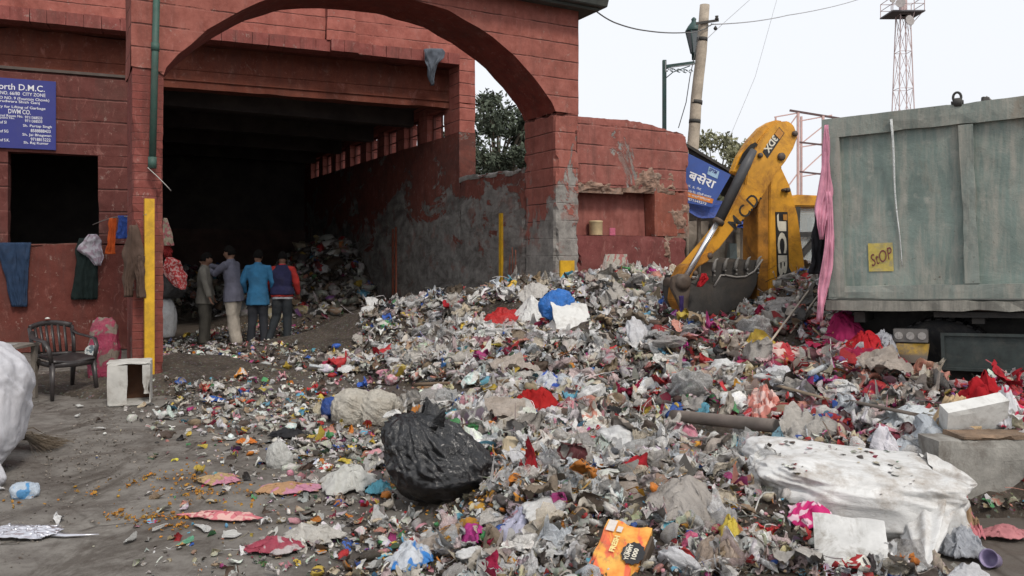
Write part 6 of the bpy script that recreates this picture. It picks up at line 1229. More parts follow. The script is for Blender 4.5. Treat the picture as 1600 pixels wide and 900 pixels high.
rag('dark_cloth', 'charcoal cloth lying above the knotted clear bag', 'cloth', 452, 685, 60, .18, C_('charcoal_cloth', (.022, .022, .025), .1), 104, .07)
rag('blue_scrap', 'royal blue plastic scrap near the litter by the yellow post', 'plastic scrap', 330, 628, 38, .2, F_('royal_blue', (.02, .09, .35), .4), 105, .04)
rag('blue_scrap', 'flat blue sheet just inside the hall jamb', 'plastic sheet', 262, 512, 24, .4, F_('royal_blue', (.02, .09, .35), .4), 106, .04)
rag('pink_net', 'salmon pink torn cloth hanging over the grey pipe', 'cloth', 1195, 650, 55, .4, C_('salmon_cloth', (.56, .22, .18), .15, ((.6, .42, .38), 12)), 107, .22, fr=5)
rag('red_band', 'red and white sling of cloth over the heap left of the truck', 'cloth', 1232, 560, 95, .5, C_('red_white_band', (.46, .05, .06), .1, ((.55, .40, .36), 8)), 108, .12, fr=5)
rag('cloth_roll', 'twisted brown and pink cloths spilling from the bale end', 'cloth', 1500, 835, 55, .26, C_('brown_pink_cloth', (.30, .20, .12), .1, ((.45, .16, .18), 9)), 109, .24, fr=5)
rag('pink_strip', 'dusty pink cloth strip running off the right edge', 'cloth', 1572, 842, 90, .14, C_('dusty_pink', (.42, .17, .18), .1), 110, .05, fr=6)
rag('clear_bags', 'knot of clear crumpled film under the bale end', 'plastic bag', 1503, 868, 70, .22, F_('knot_film', (.42, .44, .48), .3, trans=.3), 111, .12, fr=5)
q = hit(1555, 885); mb = MB(); mb.lathe([(.036, 0), (.044, .07), (.048, .075), (.041, .07), (.034, .006), (0, .005)], q+Vector((0, 0, .03)), 20, axis=(-.75, -.5, .35)); tag(obj('plastic_cup', mb, m_plain('lilac_plastic', (.30, .25, .40), .4), None, loc=q), 'small lilac plastic cup tipped over at the bottom right', 'cup')
rag('red_cloth', 'red cloth scrap caught just under the truck sill', 'cloth', 1380, 512, 48, .30, C_('scarlet_cloth', (.36, .012, .018), .15), 120, .14, fr=8)
rag('plastic_bag', 'clouded white bag bunched beside the red cloths under the truck', 'plastic bag', 1392, 548, 44, .30, F_('clouded_film', (.45, .46, .50), .35, trans=.3, dirt=.1), 121, .14, fr=6)
rag('white_cloth', 'soiled white cloth lying just in front of the dirty white board', 'cloth', 935, 560, 60, .32, C_('soiled_white', (.55, .53, .50), .4), 122, .08, fr=6)
rag('plastic_sheet', 'wide rumpled clear sheet left of the thick grey pipe', 'plastic sheet', 985, 690, 120, .60, F_('rumpled_clear', (.55, .53, .51), .25, trans=.45, dirt=.15), 123, .12, fr=5)
rag('plastic_sheet', 'long pale plastic sheet stretched above the black bag', 'plastic sheet', 760, 655, 110, .5, F_('stretched_pale', (.52, .50, .52), .3, trans=.25, dirt=.2), 124, .09, fr=5)
rag('straw_tuft', 'tuft of dry straw poking up near the salmon cloth', 'straw', 1178, 600, 38, .2, m_plain('dry_straw', (.30, .23, .12), .9, .4, 20, .3, bump=1, bsc=80), 125, .14, fr=10)
# pink cloth hanging from the truck's corner
Yt = 7.72
pc = hang('pink_sari', 'long torn pink cloth hanging from the corner of the truck', 'cloth', [[(196, 1287, 1292), (230, 1284, 1295), (262, 1282, 1297), (300, 1276, 1299), (330, 1272, 1296), (352, 1274, 1288), (374, 1280, 1284)], [(300, 1286, 1298), (350, 1290, 1300), (376, 1287, 1303), (420, 1281, 1299), (455, 1277, 1292), (480, 1276, 1286), (502, 1275, 1283)]], Yt, m_cloth('pink_sari_cloth', (.60, .27, .36), .12), seed=17, nf=2.5, amp=.02, bulge=.02)
hang('black_cloth', 'black cloth hanging behind the pink one at the truck corner', 'cloth', [[(330, 1272, 1290), (380, 1268, 1292), (428, 1264, 1290)]], Yt+.35, C_('charcoal_cloth', (.022, .022, .025), .1), seed=18, nf=2)
hang('red_rag', 'small red rag caught on the bucket link', 'cloth', [[(427, 1095, 1102), (436, 1092, 1108), (448, 1088, 1096)]], 9.35, C_('scarlet_cloth', (.36, .012, .018), .15), seed=19, nf=2, amp=.02)
hang('purple_strap', 'dark violet strap dangling from the bucket onto the heap', 'strap', [[(462, 1061, 1067), (490, 1062, 1067), (515, 1059, 1062)]], 9.3, C_('violet_strap', (.04, .025, .10), .05), seed=20, nf=1, amp=.01, bulge=.01)
# ================================================================ RUBBISH AS A MASS
def m_soil():
    n = NT('rubbish_soil'); p = n.pos(); a = n.noise(3, 7, .75, p); b = n.noise(60, 5, .8, p); v = n.n('TexVoronoi'); v.inputs['Scale'].default_value = 34; n.l(p, v.inputs['Vector'])
    c = n.mix(n.ramp(a, [(.35, 0), (.65, 1)]), (.032, .024, .018), (.085, .068, .052))
    sp = n.ramp(n.noise(30, 2, .5, p), [(.58, 0), (.62, 1)])
    c = n.mix(n.math('MULTIPLY', sp, .3), c, n.mix(.8, v.outputs['Color'], (.20, .18, .16)))
    return n.fin(c, .9, n.bump(n.math('ADD', b, n.math('MULTIPLY', v.outputs['Distance'], .8)), .7, .02))
xs = np.arange(-11.5, 8.5, .07); ys = np.arange(3.3, 26.0, .07); X, Y = np.meshgrid(xs, ys); Hh = top(X, Y)
Z = np.where(heap(X, Y) > .03, Hh, -.05)
W = len(xs); idx = (np.arange(len(ys)-1)[:, None]*W+np.arange(W-1)[None, :]); Zm = np.maximum.reduce([Z[:-1, :-1], Z[1:, :-1], Z[:-1, 1:], Z[1:, 1:]]); ok = (Zm > -.04)
# nothing inside the walls
def rel(x, y): px_, py_ = x-A0.x, y-A0.y; return px_*E1.x+py_*E1.y, px_*E2.x+py_*E2.y
sC, dC = rel(X[:-1, :-1], Y[:-1, :-1]); ok &= ~((sC > 6.2) & (dC > .3)) | (dC < .3); idx = idx[ok]; Fq = np.stack([idx, idx+1, idx+W+1, idx+W], -1)
V = np.stack([X.ravel(), Y.ravel(), Z.ravel()], -1); used = np.unique(Fq); mp = np.full(len(V), -1); mp[used] = np.arange(len(used))
hs = stuff(link_mesh('rubbish_soil', np_mesh('rubbish_soil', V[used], mp[Fq], m_soil(), smooth=True)), 'dark rotting soil showing between the rubbish', 'rubbish')
def tri(f): f = np.array(f); return np.concatenate([f[:, [0, 1, 2]], f[:, [0, 2, 3]]])
def p_sheet(N, seed, amp=.35, asp=1, fold=True):
    A, B = np.meshgrid(np.linspace(-.5, .5, N+1), np.linspace(-.5, .5, N+1)); q = np.stack([A, B, 0*A], -1).reshape(-1, 3); uvp = q.copy()
    rr0 = np.random.default_rng(seed+5).uniform(.3, 1.0); a0, b0 = q[:, 0]*2, q[:, 1]*2; q[:, 0] = (a0*(1-rr0)+a0*np.sqrt(np.maximum(0, 1-b0**2/2))*rr0)/2; q[:, 1] = (b0*(1-rr0)+b0*np.sqrt(np.maximum(0, 1-a0**2/2))*rr0)/2
    q[:, :2] *= (1+.28*fbm(q*2.3+seed, seed, 2))[:, None]; q[:, 2] = ridge(q*(2.6 if N < 8 else 3.6)+seed*1.3, seed+1, 3)*amp*.45+fbm(q*1.6+seed, seed+2, 2)*amp*.9
    q[:, :2] += np.stack([vn(q*4+seed, seed+6), vn(q*4+seed, seed+7)], -1)*.07
    rg = np.random.default_rng(seed)
    if fold:
        for k in range(rg.integers(1, 4)):
            a = rg.uniform(0, 6.28); d = np.array([math.cos(a), math.sin(a), 0]); t = rg.uniform(.05, .3); s = q@d-t; m = s > 0; an = rg.uniform(.8, 2.6); up = np.array([0, 0, 1.])
            q[m] = q[m]-d*s[m][:, None]+(d*math.cos(an)+up*math.sin(an))*s[m][:, None]
    q[:, 1] *= asp; W = N+1; f = tri([(j*W+i, j*W+i+1, (j+1)*W+i+1, (j+1)*W+i) for j in range(N) for i in range(N)]); return q, f, uvp+.5
def p_ball(sub, seed, amp=.5):
    d, f = ico(sub); r = .5*(1+ridge(d*1.5+seed, seed, 3)*amp+fbm(d*2.2+seed, seed+4)*amp*.6); q = d*r[:, None]*np.array([1, .8, .55]); return q, f, d*.5+.5
def p_strip(seed, n=9, w=.05):
    rg = np.random.default_rng(seed); t = np.linspace(-.5, .5, n); c = np.stack([t, .22*np.sin(t*rg.uniform(3, 9)+rg.uniform(0, 6)), .12*np.sin(t*rg.uniform(4, 11)+rg.uniform(0, 6))], -1); tw = rg.uniform(-3, 3)*t
    o = np.stack([0*t, np.cos(tw), np.sin(tw)], -1)*w; q = np.stack([c-o, c+o], 1).reshape(-1, 3); f = tri([(2*i, 2*i+1, 2*i+3, 2*i+2) for i in range(n-1)]); return q, f, np.stack([np.repeat(t+.5, 2), np.tile([0, 1.], n), np.zeros(2*n)], -1)
def p_box(seed):
    rg = np.random.default_rng(seed); q = np.array([(x, y, z) for z in (-.5, .5) for y in (-.5, .5) for x in (-.5, .5)])*np.array([1, rg.uniform(.4, .9), rg.uniform(.12, .45)])+rg.normal(0, .05, (8, 3))
    f = tri([(0, 2, 3, 1), (4, 5, 7, 6), (0, 1, 5, 4), (2, 6, 7, 3), (0, 4, 6, 2), (1, 3, 7, 5)]); return q, f, q+.5
def p_stick(seed):
    rg = np.random.default_rng(seed); n = 4; t = np.linspace(-.5, .5, n); c = np.stack([t, .06*np.sin(t*5+rg.uniform(0, 6)), .05*np.sin(t*6+rg.uniform(0, 6))], -1); q = []
    for k in range(3): a = 2.09*k; q.append(c+np.array([0, math.cos(a), math.sin(a)])*.016)
    q = np.stack(q, 1).reshape(-1, 3); f = tri([(i*3+k, i*3+(k+1) % 3, (i+1)*3+(k+1) % 3, (i+1)*3+k) for i in range(n-1) for k in range(3)]); return q, f, q+.5
def p_cup(seed):
    rg = np.random.default_rng(seed); n = 10; prof = [(.0, 0), (.22, 0), (.33, .9), (.30, .9), (.20, .05)] if seed % 2 else [(.0, 0), (.2, 0), (.2, .8), (.08, 1.1), (.08, 1.25), (0, 1.25)]
    q = np.array([(r*math.cos(6.283*k/n), z-.5, r*math.sin(6.283*k/n)*rg.uniform(.6, 1)) for r, z in prof for k in range(n)]); f = tri([(i*n+k, i*n+(k+1) % n, (i+1)*n+(k+1) % n, (i+1)*n+k) for i in range(len(prof)-1) for k in range(n)]); return q*.8, f, q
def m_litter():
    n = NT('mixed_litter'); a = n.n('Attribute', attribute_name='ca'); b = n.n('Attribute', attribute_name='cb'); uvp = n.n('Attribute', attribute_name='uvp')
    f = n.ramp(n.noise(2.6, 2, .5, uvp.outputs['Vector'], .3), [(.50, 0), (.53, 1)])
    c = n.mix(f, a.outputs['Color'], b.outputs['Color']); p = n.pos()
    c = n.mix(n.math('MULTIPLY', n.ramp(n.noise(14, 6, .75, p), [(.46, 0), (.66, 1)]), .32), c, (.07, .055, .042))
    c = n.mix(n.math('MULTIPLY', n.ramp(n.noise(70, 3, .7, p), [(.52, 0), (.62, 1)]), .22), c, (.10, .08, .06))
    n.fin(c, n.ramp(n.noise(3, 1, .5, p), [(.35, .2), (.65, .65)]), n.bump(n.noise(75, 6, .8, p, .8), .8, .012), 0, .4)
    return n.m
ML = m_litter()
PAL = dict(white=(.70, .69, .66), lgrey=(.52, .50, .47), grey=(.30, .28, .26), film=(.42, .40, .375), dgrey=(.10, .095, .09), black=(.018, .018, .02), brown=(.075, .05, .035), dbrown=(.04, .03, .022), tan=(.30, .22, .14), cream=(.50, .44, .32),
           red=(.42, .02, .025), crimson=(.30, .015, .06), magenta=(.38, .04, .18), pink=(.56, .26, .30), salmon=(.54, .24, .18), blue=(.03, .11, .42), sky=(.12, .36, .50), green=(.07, .26, .10), dgreen=(.03, .07, .035), yellow=(.58, .42, .06), orange=(.58, .20, .025), mari=(.52, .24, .02), purple=(.16, .06, .22), maroon=(.12, .02, .025))
keys = list(PAL); PC = np.array([PAL[k] for k in keys])
base_w = dict(white=22, lgrey=18, grey=11, film=14, dgrey=8, black=3.5, brown=13, dbrown=11, tan=10, cream=12, red=4.4, crimson=2.2, magenta=1.6, pink=4.2, salmon=2.4, blue=2.5, sky=3.0, green=2.2, dgreen=2, yellow=3.4, orange=2.2, mari=.6, purple=.9, maroon=1.2)
BWt = np.array([base_w[k] for k in keys], float)
def zone(x, y):
    """weights per colour at places: pale film to the left, red and pink by the truck, earth and marigold towards the middle"""
    w_ = np.tile(BWt, (len(x), 1)); K = {k: i for i, k in enumerate(keys)}
    def g(cx, cy, rx, ry): return np.exp(-(((x-cx)/rx)**2+((y-cy)/ry)**2))
    red = g(3.3, 7.6, 1.5, 1.9)+.8*g(3.6, 5.6, 1.6, .9)
    for k, m in (('red', 7), ('crimson', 7), ('magenta', 6), ('pink', 5), ('maroon', 5), ('salmon', 5), ('black', 2), ('purple', 3)): w_[:, K[k]] *= 1+m*red
    for k in ('white', 'lgrey'): w_[:, K[k]] *= 1-.45*np.clip(red, 0, 1)
    pale = g(-.3, 8.6, 1.4, 2.6)+g(1.2, 5.6, 1.2, .8)
    for k in ('white', 'lgrey', 'film'): w_[:, K[k]] *= 1+1.4*pale
    earth = g(1.9, 10.0, 1.5, 1.5)+g(.75, 5.3, .7, .8)+.8*g(2.7, 9.0, 1.0, .8)
    for k in ('brown', 'dbrown', 'dgrey', 'tan'): w_[:, K[k]] *= 1+3.0*earth
    mari = g(.3, 5.0, .6, .9)
    for k, m in (('mari', 30), ('orange', 9)): w_[:, K[k]] *= 1+m*mari
    n_ = fbm(xyz(x, y, 0*x)*1.6, 71, 2)
    for k in ('brown', 'dbrown', 'dgrey'): w_[:, K[k]] *= np.exp(n_*1.6)
    return w_/w_.sum(1, keepdims=True)
def scatter(protos, pos, size, mat_cols, seed, tilt=.6, aspect=None):
    rg = np.random.default_rng(seed); n = len(pos); which = rg.integers(0, len(protos), n); Vs, Fs, CA, CB_, UV = [], [], [], [], []; off = 0
    yaw = rg.uniform(0, 6.283, n); tx_, ty_ = rg.normal(0, tilt, n), rg.normal(0, tilt, n); sc = size[:, None]*rg.uniform([.8, .55, .6], [1.2, 1.1, 1.1], (n, 3))
    cy, sy, cx, sx, cz, sz = np.cos(ty_), np.sin(ty_), np.cos(tx_), np.sin(tx_), np.cos(yaw), np.sin(yaw); o = np.zeros(n); I = np.ones(n)
    Rz = np.stack([cz, -sz, o, sz, cz, o, o, o, I], -1).reshape(n, 3, 3); Rx = np.stack([I, o, o, o, cx, -sx, o, sx, cx], -1).reshape(n, 3, 3); Ry = np.stack([cy, o, sy, o, I, o, -sy, o, cy], -1).reshape(n, 3, 3); Rm = Rz@Rx@Ry
    for k, (q, f, uvp) in enumerate(protos):
        m = np.where(which == k)[0]
        if len(m) == 0: continue
        v = np.einsum('nij,npj->npi', Rm[m], q[None]*sc[m][:, None, :])+pos[m][:, None, :]; nv = len(q)
        Vs.append(v.reshape(-1, 3)); Fs.append((f[None]+(np.arange(len(m))*nv)[:, None, None]).reshape(-1, 3)+off); off += nv*len(m)
        CA.append(np.repeat(mat_cols[0][m], nv, 0)); CB_.append(np.repeat(mat_cols[1][m], nv, 0)); UV.append((uvp[None]+rg.uniform(0, 50, (len(m), 1, 3))).reshape(-1, 3))
    return [np.concatenate(a) for a in (Vs, Fs, CA, CB_, UV)]
def merge(parts): 
    V, Fc, A, B, U = [], [], [], [], []; off = 0
    for v, f, a, b, u in parts: V.append(v); Fc.append(f+off); A.append(a); B.append(b); U.append(u); off += len(v)
    one = lambda c: np.concatenate([np.concatenate(c), np.ones((off, 1))], 1)
    return np.concatenate(V), np.concatenate(Fc), dict(ca=one(A), cb=one(B), uvp=np.concatenate(U))
SH = [p_sheet(6, 100+i, rr) for i, rr in enumerate([.25, .35, .45, .55]*4)]; BB = [p_ball(3, 240+i, .6) for i in range(6)]; SHL = [p_sheet(12, 130+i, .62) for i in range(8)]; BA = [p_ball(2, 200+i, .55) for i in range(8)]; BS = [p_ball(1, 220+i, .5) for i in range(6)]
ST = [p_strip(300+i, 9, w_) for i, w_ in enumerate([.03, .06, .10, .05, .02, .14]*2)]; BX = [p_box(400+i) for i in range(8)]; SK_ = [p_stick(500+i) for i in range(6)]; CU = [p_cup(600+i) for i in range(4)]
def cols(x, y, rg, two=.35):
    w_ = zone(x, y); cw = np.cumsum(w_, 1); i = (rg.random((len(x), 1)) < cw).argmax(1); j = (rg.random((len(x), 1)) < cw).argmax(1); j = np.where(rg.random(len(x)) < two, j, i)
    v = rg.uniform(.65, 1.15, (len(x), 1)); g = rg.normal(1, .07, (len(x), 3)); return np.clip(PC[i]*v*g, .008, .8), np.clip(PC[j]*v, .008, .75)
def place(n, seed, region, keep, zoff=(0, .03), fg=.8):
    rg = np.random.default_rng(seed); out = []; tot = 0
    while tot < n:
        x = rg.uniform(region[0], region[1], n*2); y = region[2]+(region[3]-region[2])*rg.random(n*2)**region[4]; h = heap(x, y); k = rg.random(n*2) < keep(x, y, h); s, d = rel(x, y); k &= ~((s > 5.93) & (d > -.05))
        k &= ~((s > 5.9) & (s < 8.95) & (d > -.1)); k &= (y < 26)
        x, y = x[k], y[k]; kk = free(x, y, top(x, y)+zoff[1]*.5, fg); x, y = x[kk], y[kk]; out.append(np.stack([x, y, top(x, y)+rg.uniform(zoff[0], zoff[1], len(x))], -1)); tot += len(x)
    return np.concatenate(out)[:n], rg
def dense(x, y, h): return np.clip((h-.015)/.05, 0, 1)*(y < 14.5)
REG = (-2.6, 6.5, 3.45, 14.4, 1.25)
parts = []
def add(protos, n, seed, smin, smax, tilt, zoff=(0, .03), two=.35, keep=dense, reg=REG, cfn=None, cfn2=False):
    pos, rg = place(n, seed, reg, keep, zoff, .62 if smax < .2 else .9); size = smin*(smax/smin)**rg.random(n)**1.3*np.clip(pos[:, 1]/5.6, .62, 1.15); ca, cb = cols(pos[:, 0], pos[:, 1], rg, two) if cfn is None else cfn(n, rg)
    if cfn2:
        dk = ca.mean(1) < .2; sw = dk & (ca.max(1) < .25) & (rg.random(n) < .8); f3 = np.array([[.42, .41, .40], [.60, .59, .58], [.70, .70, .70], [.48, .44, .38]])[rg.integers(0, 4, n)]; ca = np.where(sw[:, None], f3*rg.uniform(.8, 1.1, (n, 1)), ca); cb = np.where(sw[:, None], ca, cb)
    parts.append(scatter(protos, pos, size, (ca, cb), seed+1, tilt))
add(SH, 23000, 1, .025, .12, .6); add(SHL, 3400, 3, .10, .27, .45, (0, .05), cfn2=True); add(BA, 2600, 5, .04, .15, .5, (.0, .05)); add(BB, 420, 6, .12, .24, .4, (.0, .04)); add(BS, 8000, 7, .02, .06, .8, (.0, .04)); add(ST, 6500, 9, .06, .36, .45, (.01, .06)); add(BX, 1500, 11, .03, .12, .7); add(SK_, 2200, 13, .08, .40, .25, (.01, .06)); add([p_strip(330+i, 18, .006) for i in range(8)], 520, 14, .4, 1.0, .15, (.02, .07)); add(CU, 420, 15, .05, .10, 1.2)
v_, f_, at = merge(parts); stuff(link_mesh('mixed_rubbish', np_mesh('mixed_rubbish', v_, f_, ML, at, smooth=True)), 'mass of mixed plastic, paper and cloth scraps filling the heap', 'rubbish')
def m_filmlitter():
    n = NT('loose_film'); a = n.n('Attribute', attribute_name='ca'); p = n.pos()
    c = n.mix(n.math('MULTIPLY', n.ramp(n.noise(11, 6, .75, p), [(.46, 0), (.66, 1)]), .25), a.outputs['Color'], (.12, .10, .08))
    n.fin(c, .22, n.bump(n.noise(60, 6, .8, p, 1.2), .9, .012), 0, .6)
    tr = n.n('BsdfTransparent'); tr.inputs[0].default_value = (.95, .95, .96, 1); mx = n.n('MixShader'); lw = n.n('LayerWeight'); lw.inputs[0].default_value = .4
    f = n.math('MULTIPLY', n.math('MULTIPLY', n.ramp(n.noise(22, 5, .75, p, 1.5), [(.40, .3), (.5, 1), (.60, .3)]), .62), n.math('SUBTRACT', 1.0, lw.outputs['Facing']), True)
    n.l(f, mx.inputs[0]); n.l(n.b.outputs[0], mx.inputs[1]); n.l(tr.outputs[0], mx.inputs[2]); n.l(mx.outputs[0], n.out.inputs[0]); return n.m
parts = []
def fcol(n, rg):
    c = np.array([[.72, .70, .67], [.62, .62, .62], [.52, .49, .45], [.74, .73, .70], [.62, .48, .47], [.56, .60, .64], [.56, .49, .38]])[rg.integers(0, 7, n)]*rg.uniform(.8, 1.12, (n, 1)); c = np.clip(c, 0, .8); return c, c
fk = lambda x, y, h: dense(x, y, h)*np.clip(1-1.1*np.exp(-(((x-3.4)/1.5)**2+((y-7.4)/2.0)**2))-.8*np.exp(-(((x-2.0)/1.3)**2+((y-9.9)/1.3)**2)), 0, 1)
add(SHL, 1150, 61, .12, .30, .4, (.01, .06), cfn=fcol, keep=fk); add(SH, 3000, 63, .05, .13, .5, (.01, .05), cfn=fcol, keep=fk); add(BA, 480, 65, .08, .20, .4, (.01, .05), cfn=fcol, keep=fk); add(BB, 130, 67, .14, .26, .3, (.0, .05), cfn=fcol)
v_, f_, at = merge(parts); stuff(link_mesh('loose_plastic_film', np_mesh('loose_plastic_film', v_, f_, m_filmlitter(), at, smooth=True)), 'thin see-through plastic film tangled all over the heap', 'plastic film')
# the same rubbish at the back of the hall
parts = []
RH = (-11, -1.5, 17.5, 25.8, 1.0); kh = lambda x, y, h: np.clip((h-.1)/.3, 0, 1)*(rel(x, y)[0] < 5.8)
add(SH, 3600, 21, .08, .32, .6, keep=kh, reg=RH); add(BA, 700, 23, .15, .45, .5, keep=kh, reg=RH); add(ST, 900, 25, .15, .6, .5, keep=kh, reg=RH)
parts = [(a_, b_, c_*.5, d_*.5, e_) for a_, b_, c_, d_, e_ in parts]     # colours darkened: the hall's dimness is painted into the rubbish
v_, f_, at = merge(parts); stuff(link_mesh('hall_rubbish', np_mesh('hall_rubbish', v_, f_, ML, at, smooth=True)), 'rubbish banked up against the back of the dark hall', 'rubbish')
# loose bits on the bare ground
parts = []
def loose(x, y, h):
    u = 800+F*x/y; v = HOR+F*CAMZ/y; w_ = .02+.9*np.exp(-(((u-545)/75)**2+((v-720)/60)**2))+.8*np.exp(-(((u-600)/60)**2+((v-850)/40)**2))+.75*np.exp(-(((u-300)/75)**2+((v-585)/42)**2))+.45*np.exp(-(((u-400)/130)**2+((v-640)/28)**2))+.35*np.exp(-(((u-480)/170)**2+((v-545)/40)**2))*(v < 600)+.5*np.exp(-(((u-520)/150)**2+((v-690)/90)**2))+.35*np.exp(-(((u-480)/190)**2+((v-860)/50)**2))+.25*np.exp(-((v-500)/25)**2)*(u > 270)
    return np.where(u > 255-60*(v > 640), w_, w_*.25)*(h < .1)*((u > 190)|(v > 640))
RL = (-6.5, 1.0, 3.9, 19, 1.5)
add(SH, 4200, 31, .02, .12, .25, (0, .008), keep=loose, reg=RL); add(BS, 1900, 33, .012, .035, .8, (0, .008), keep=loose, reg=RL); add(ST, 320, 35, .05, .22, .15, (.004, .012), keep=loose, reg=RL); add(BA, 210, 37, .05, .14, .3, (.01, .02), keep=loose, reg=RL); add(SHL, 240, 38, .08, .20, .2, (.004, .015), keep=loose, reg=RL, cfn2=True); add(SK_, 260, 39, .05, .2, .1, (.004, .01), keep=loose, reg=RL)
v_, f_, at = merge(parts); stuff(link_mesh('loose_litter', np_mesh('loose_litter', v_, f_, ML, at, smooth=True)), 'small loose bits of litter strewn over the bare ground', 'litter')
# grit and small stones trodden into the yard
parts = []
gk = lambda x, y, h: (h < .05)*np.clip(.35+fbm(xyz(x, y, 0*x)*1.3, 91, 3)*1.4, 0, 1)
gc = lambda n, rg: (np.array([.15, .13, .11])*rg.uniform(.4, 2.0, (n, 1)),)*2
add(BS, 5200, 51, .006, .022, .6, (-.002, .003), keep=gk, reg=(-6.5, 1.5, 3.8, 15, 1.7), cfn=gc)
v_, f_, at = merge(parts); stuff(link_mesh('grit', np_mesh('grit', v_, f_, ML, at)), 'grit and small stones on the bare yard', 'grit')
# marigold petals
parts = []
def petals(x, y, h):
    u = 800+F*x/y; v = HOR+F*(CAMZ-h)/y; w_ = 0
    for cu, cv, ru, rv, a in [(240, 752, 45, 9, .6), (135, 770, 26, 7, .5), (212, 808, 34, 10, 1), (285, 815, 60, 14, .7), (350, 770, 60, 18, .35), (700, 800, 30, 22, .5), (790, 770, 60, 40, .5), (860, 710, 50, 25, .35), (730, 840, 70, 20, .35), (300, 760, 40, 20, .4), (30, 780, 20, 10, .3), (1180, 860, 30, 20, .3)]: w_ = w_+a*np.exp(-(((u-cu)/ru)**2+((v-cv)/rv)**2))
    return w_*(.25+.75*(vn(xyz(x*9, y*9, 0*x), 5) > .1))
mc = lambda n, rg: (np.array([.46, .21, .025])*rg.uniform(.55, 1.2, (n, 1))*rg.normal(1, .08, (n, 3)),)*2
add(BS, 620, 41, .010, .032, .6, (0, .012), keep=petals, reg=(-4, 1.8, 3.7, 7.5, 1.0), cfn=mc); add(SH, 620, 43, .012, .045, .3, (0, .012), keep=petals, reg=(-4, 1.8, 3.7, 7.5, 1.0), cfn=mc)
v_, f_, at = merge(parts); stuff(link_mesh('marigold_petals', np_mesh('marigold_petals', v_, f_, ML, at, smooth=True)), 'orange marigold petals scattered on ground and heap', 'petals')
# ---- countable bags, rags, wrappers: individuals sharing meshes
def pmesh(name, pr, mat, smooth=True): q, f, u = pr; return np_mesh(name, q, f, mat, smooth=smooth)
def many(name, label, cat, group, n, seed, mats, protos, smin, smax, keep=dense, reg=REG, tilt=25, zo=.03, gap=.0):
    pos, rg = place(n, seed, reg, keep, (zo*.4, zo), 1.12); ms = [pmesh(name, pr, mats[i % len(mats)]) for i, pr in enumerate(protos)]
    for i in range(n):
        o = bpy.data.objects.new(name, ms[rg.integers(0, len(ms))]); COL.objects.link(o); s = smin*(smax/smin)**rg.random()*min(1.1, max(.68, pos[i][1]/5.6)); o.location = Vector(pos[i])+Vector((0, 0, s*.10)); o.scale = (s*rg.uniform(.85, 1.2), s*rg.uniform(.7, 1), s*rg.uniform(.6, .9)); o.rotation_euler = (R(rg.normal(0, tilt)), R(rg.normal(0, tilt)), rg.uniform(0, 6.28)); tag(o, label, cat, group)
P_S = [p_sheet(18, 700+i, .6) for i in range(6)]; P_B = [p_ball(4, 720+i, .55) for i in range(6)]; P_F = [p_sheet(14, 740+i, .22) for i in range(5)]; P_C = [p_box(760+i) for i in range(5)]
def fl(*a, **k): return F_(*a, **k)
many('plastic_film', 'crumpled sheet of pale grey plastic film lying in the heap', 'plastic film', 'crumpled pale grey film in the heap', 150, 801, [fl('bag_grey_a', (.46, .43, .39), .35, dirt=.3), fl('bag_grey_b', (.42, .36, .31), .35, dirt=.35)], P_S, .17, .40)
many('plastic_bag', 'crumpled white plastic bag lying in the heap', 'plastic bag', 'crumpled white bags in the heap', 110, 803, [fl('bag_white_a', (.72, .72, .71), .4, dirt=.12), fl('bag_white_b', (.64, .64, .66), .4, dirt=.2)], P_S+P_B, .15, .38)
many('plastic_bag', 'clear see-through plastic bag lying in the heap', 'plastic bag', 'clear see-through bags in the heap', 120, 805, [fl('bag_clear_a', (.50, .50, .49), .22, trans=.7, dirt=.1), fl('bag_clear_b', (.42, .40, .38), .25, trans=.55, dirt=.2)], P_S+P_B, .15, .36, zo=.05)
many('plastic_bag', 'limp black plastic bag scrap lying in the heap', 'plastic bag', 'black bag scraps in the heap', 18, 807, [fl('bag_black', (.015, .015, .017), .3, dirt=.15)], P_S, .14, .3)
many('plastic_bag', 'thin pink plastic bag lying in the heap', 'plastic bag', 'thin pink bags in the heap', 20, 809, [fl('bag_pink', (.52, .25, .29), .35, dirt=.25)], P_S+P_B, .10, .24)
many('plastic_bag', 'small blue plastic scrap lying in the heap', 'plastic bag', 'small blue scraps in the heap', 12, 811, [fl('bag_blue', (.04, .17, .45), .35, dirt=.2)], P_S, .09, .18)
red_k = lambda x, y, h: dense(x, y, h)*(.12+np.exp(-(((x-3.4)/1.4)**2+((y-7.0)/2.2)**2)))
many('rag', 'red cloth rag tangled in the heap', 'rag', 'red rags tangled in the heap', 52, 813, [C_('rag_red', (.36, .02, .03), .25), C_('rag_crimson', (.26, .015, .05), .25)], P_S, .12, .34, keep=red_k, zo=.06)
many('rag', 'magenta cloth rag tangled in the heap', 'rag', 'magenta rags tangled in the heap', 14, 815, [C_('rag_magenta', (.38, .04, .20), .2)], P_S, .10, .24, keep=red_k, zo=.05)
many('rag', 'salmon pink cloth rag tangled in the heap', 'rag', 'salmon rags tangled in the heap', 14, 817, [C_('rag_salmon', (.52, .25, .20), .25)], P_S, .10, .26, keep=red_k, zo=.05)
many('rag', 'brown sacking rag lying in the heap', 'rag', 'brown sacking rags in the heap', 26, 819, [C_('rag_brown', (.20, .16, .12), .4)], P_S, .15, .34)
many('paper_sheet', 'creased white paper sheet lying in the heap', 'paper', 'creased papers in the heap', 40, 821, [fl('paper_white', (.60, .59, .56), .85, dirt=.25), fl('paper_print', (.56, .54, .50), .8, col2=(.30, .22, .20), sc=3, dirt=.2)], P_F, .08, .20)
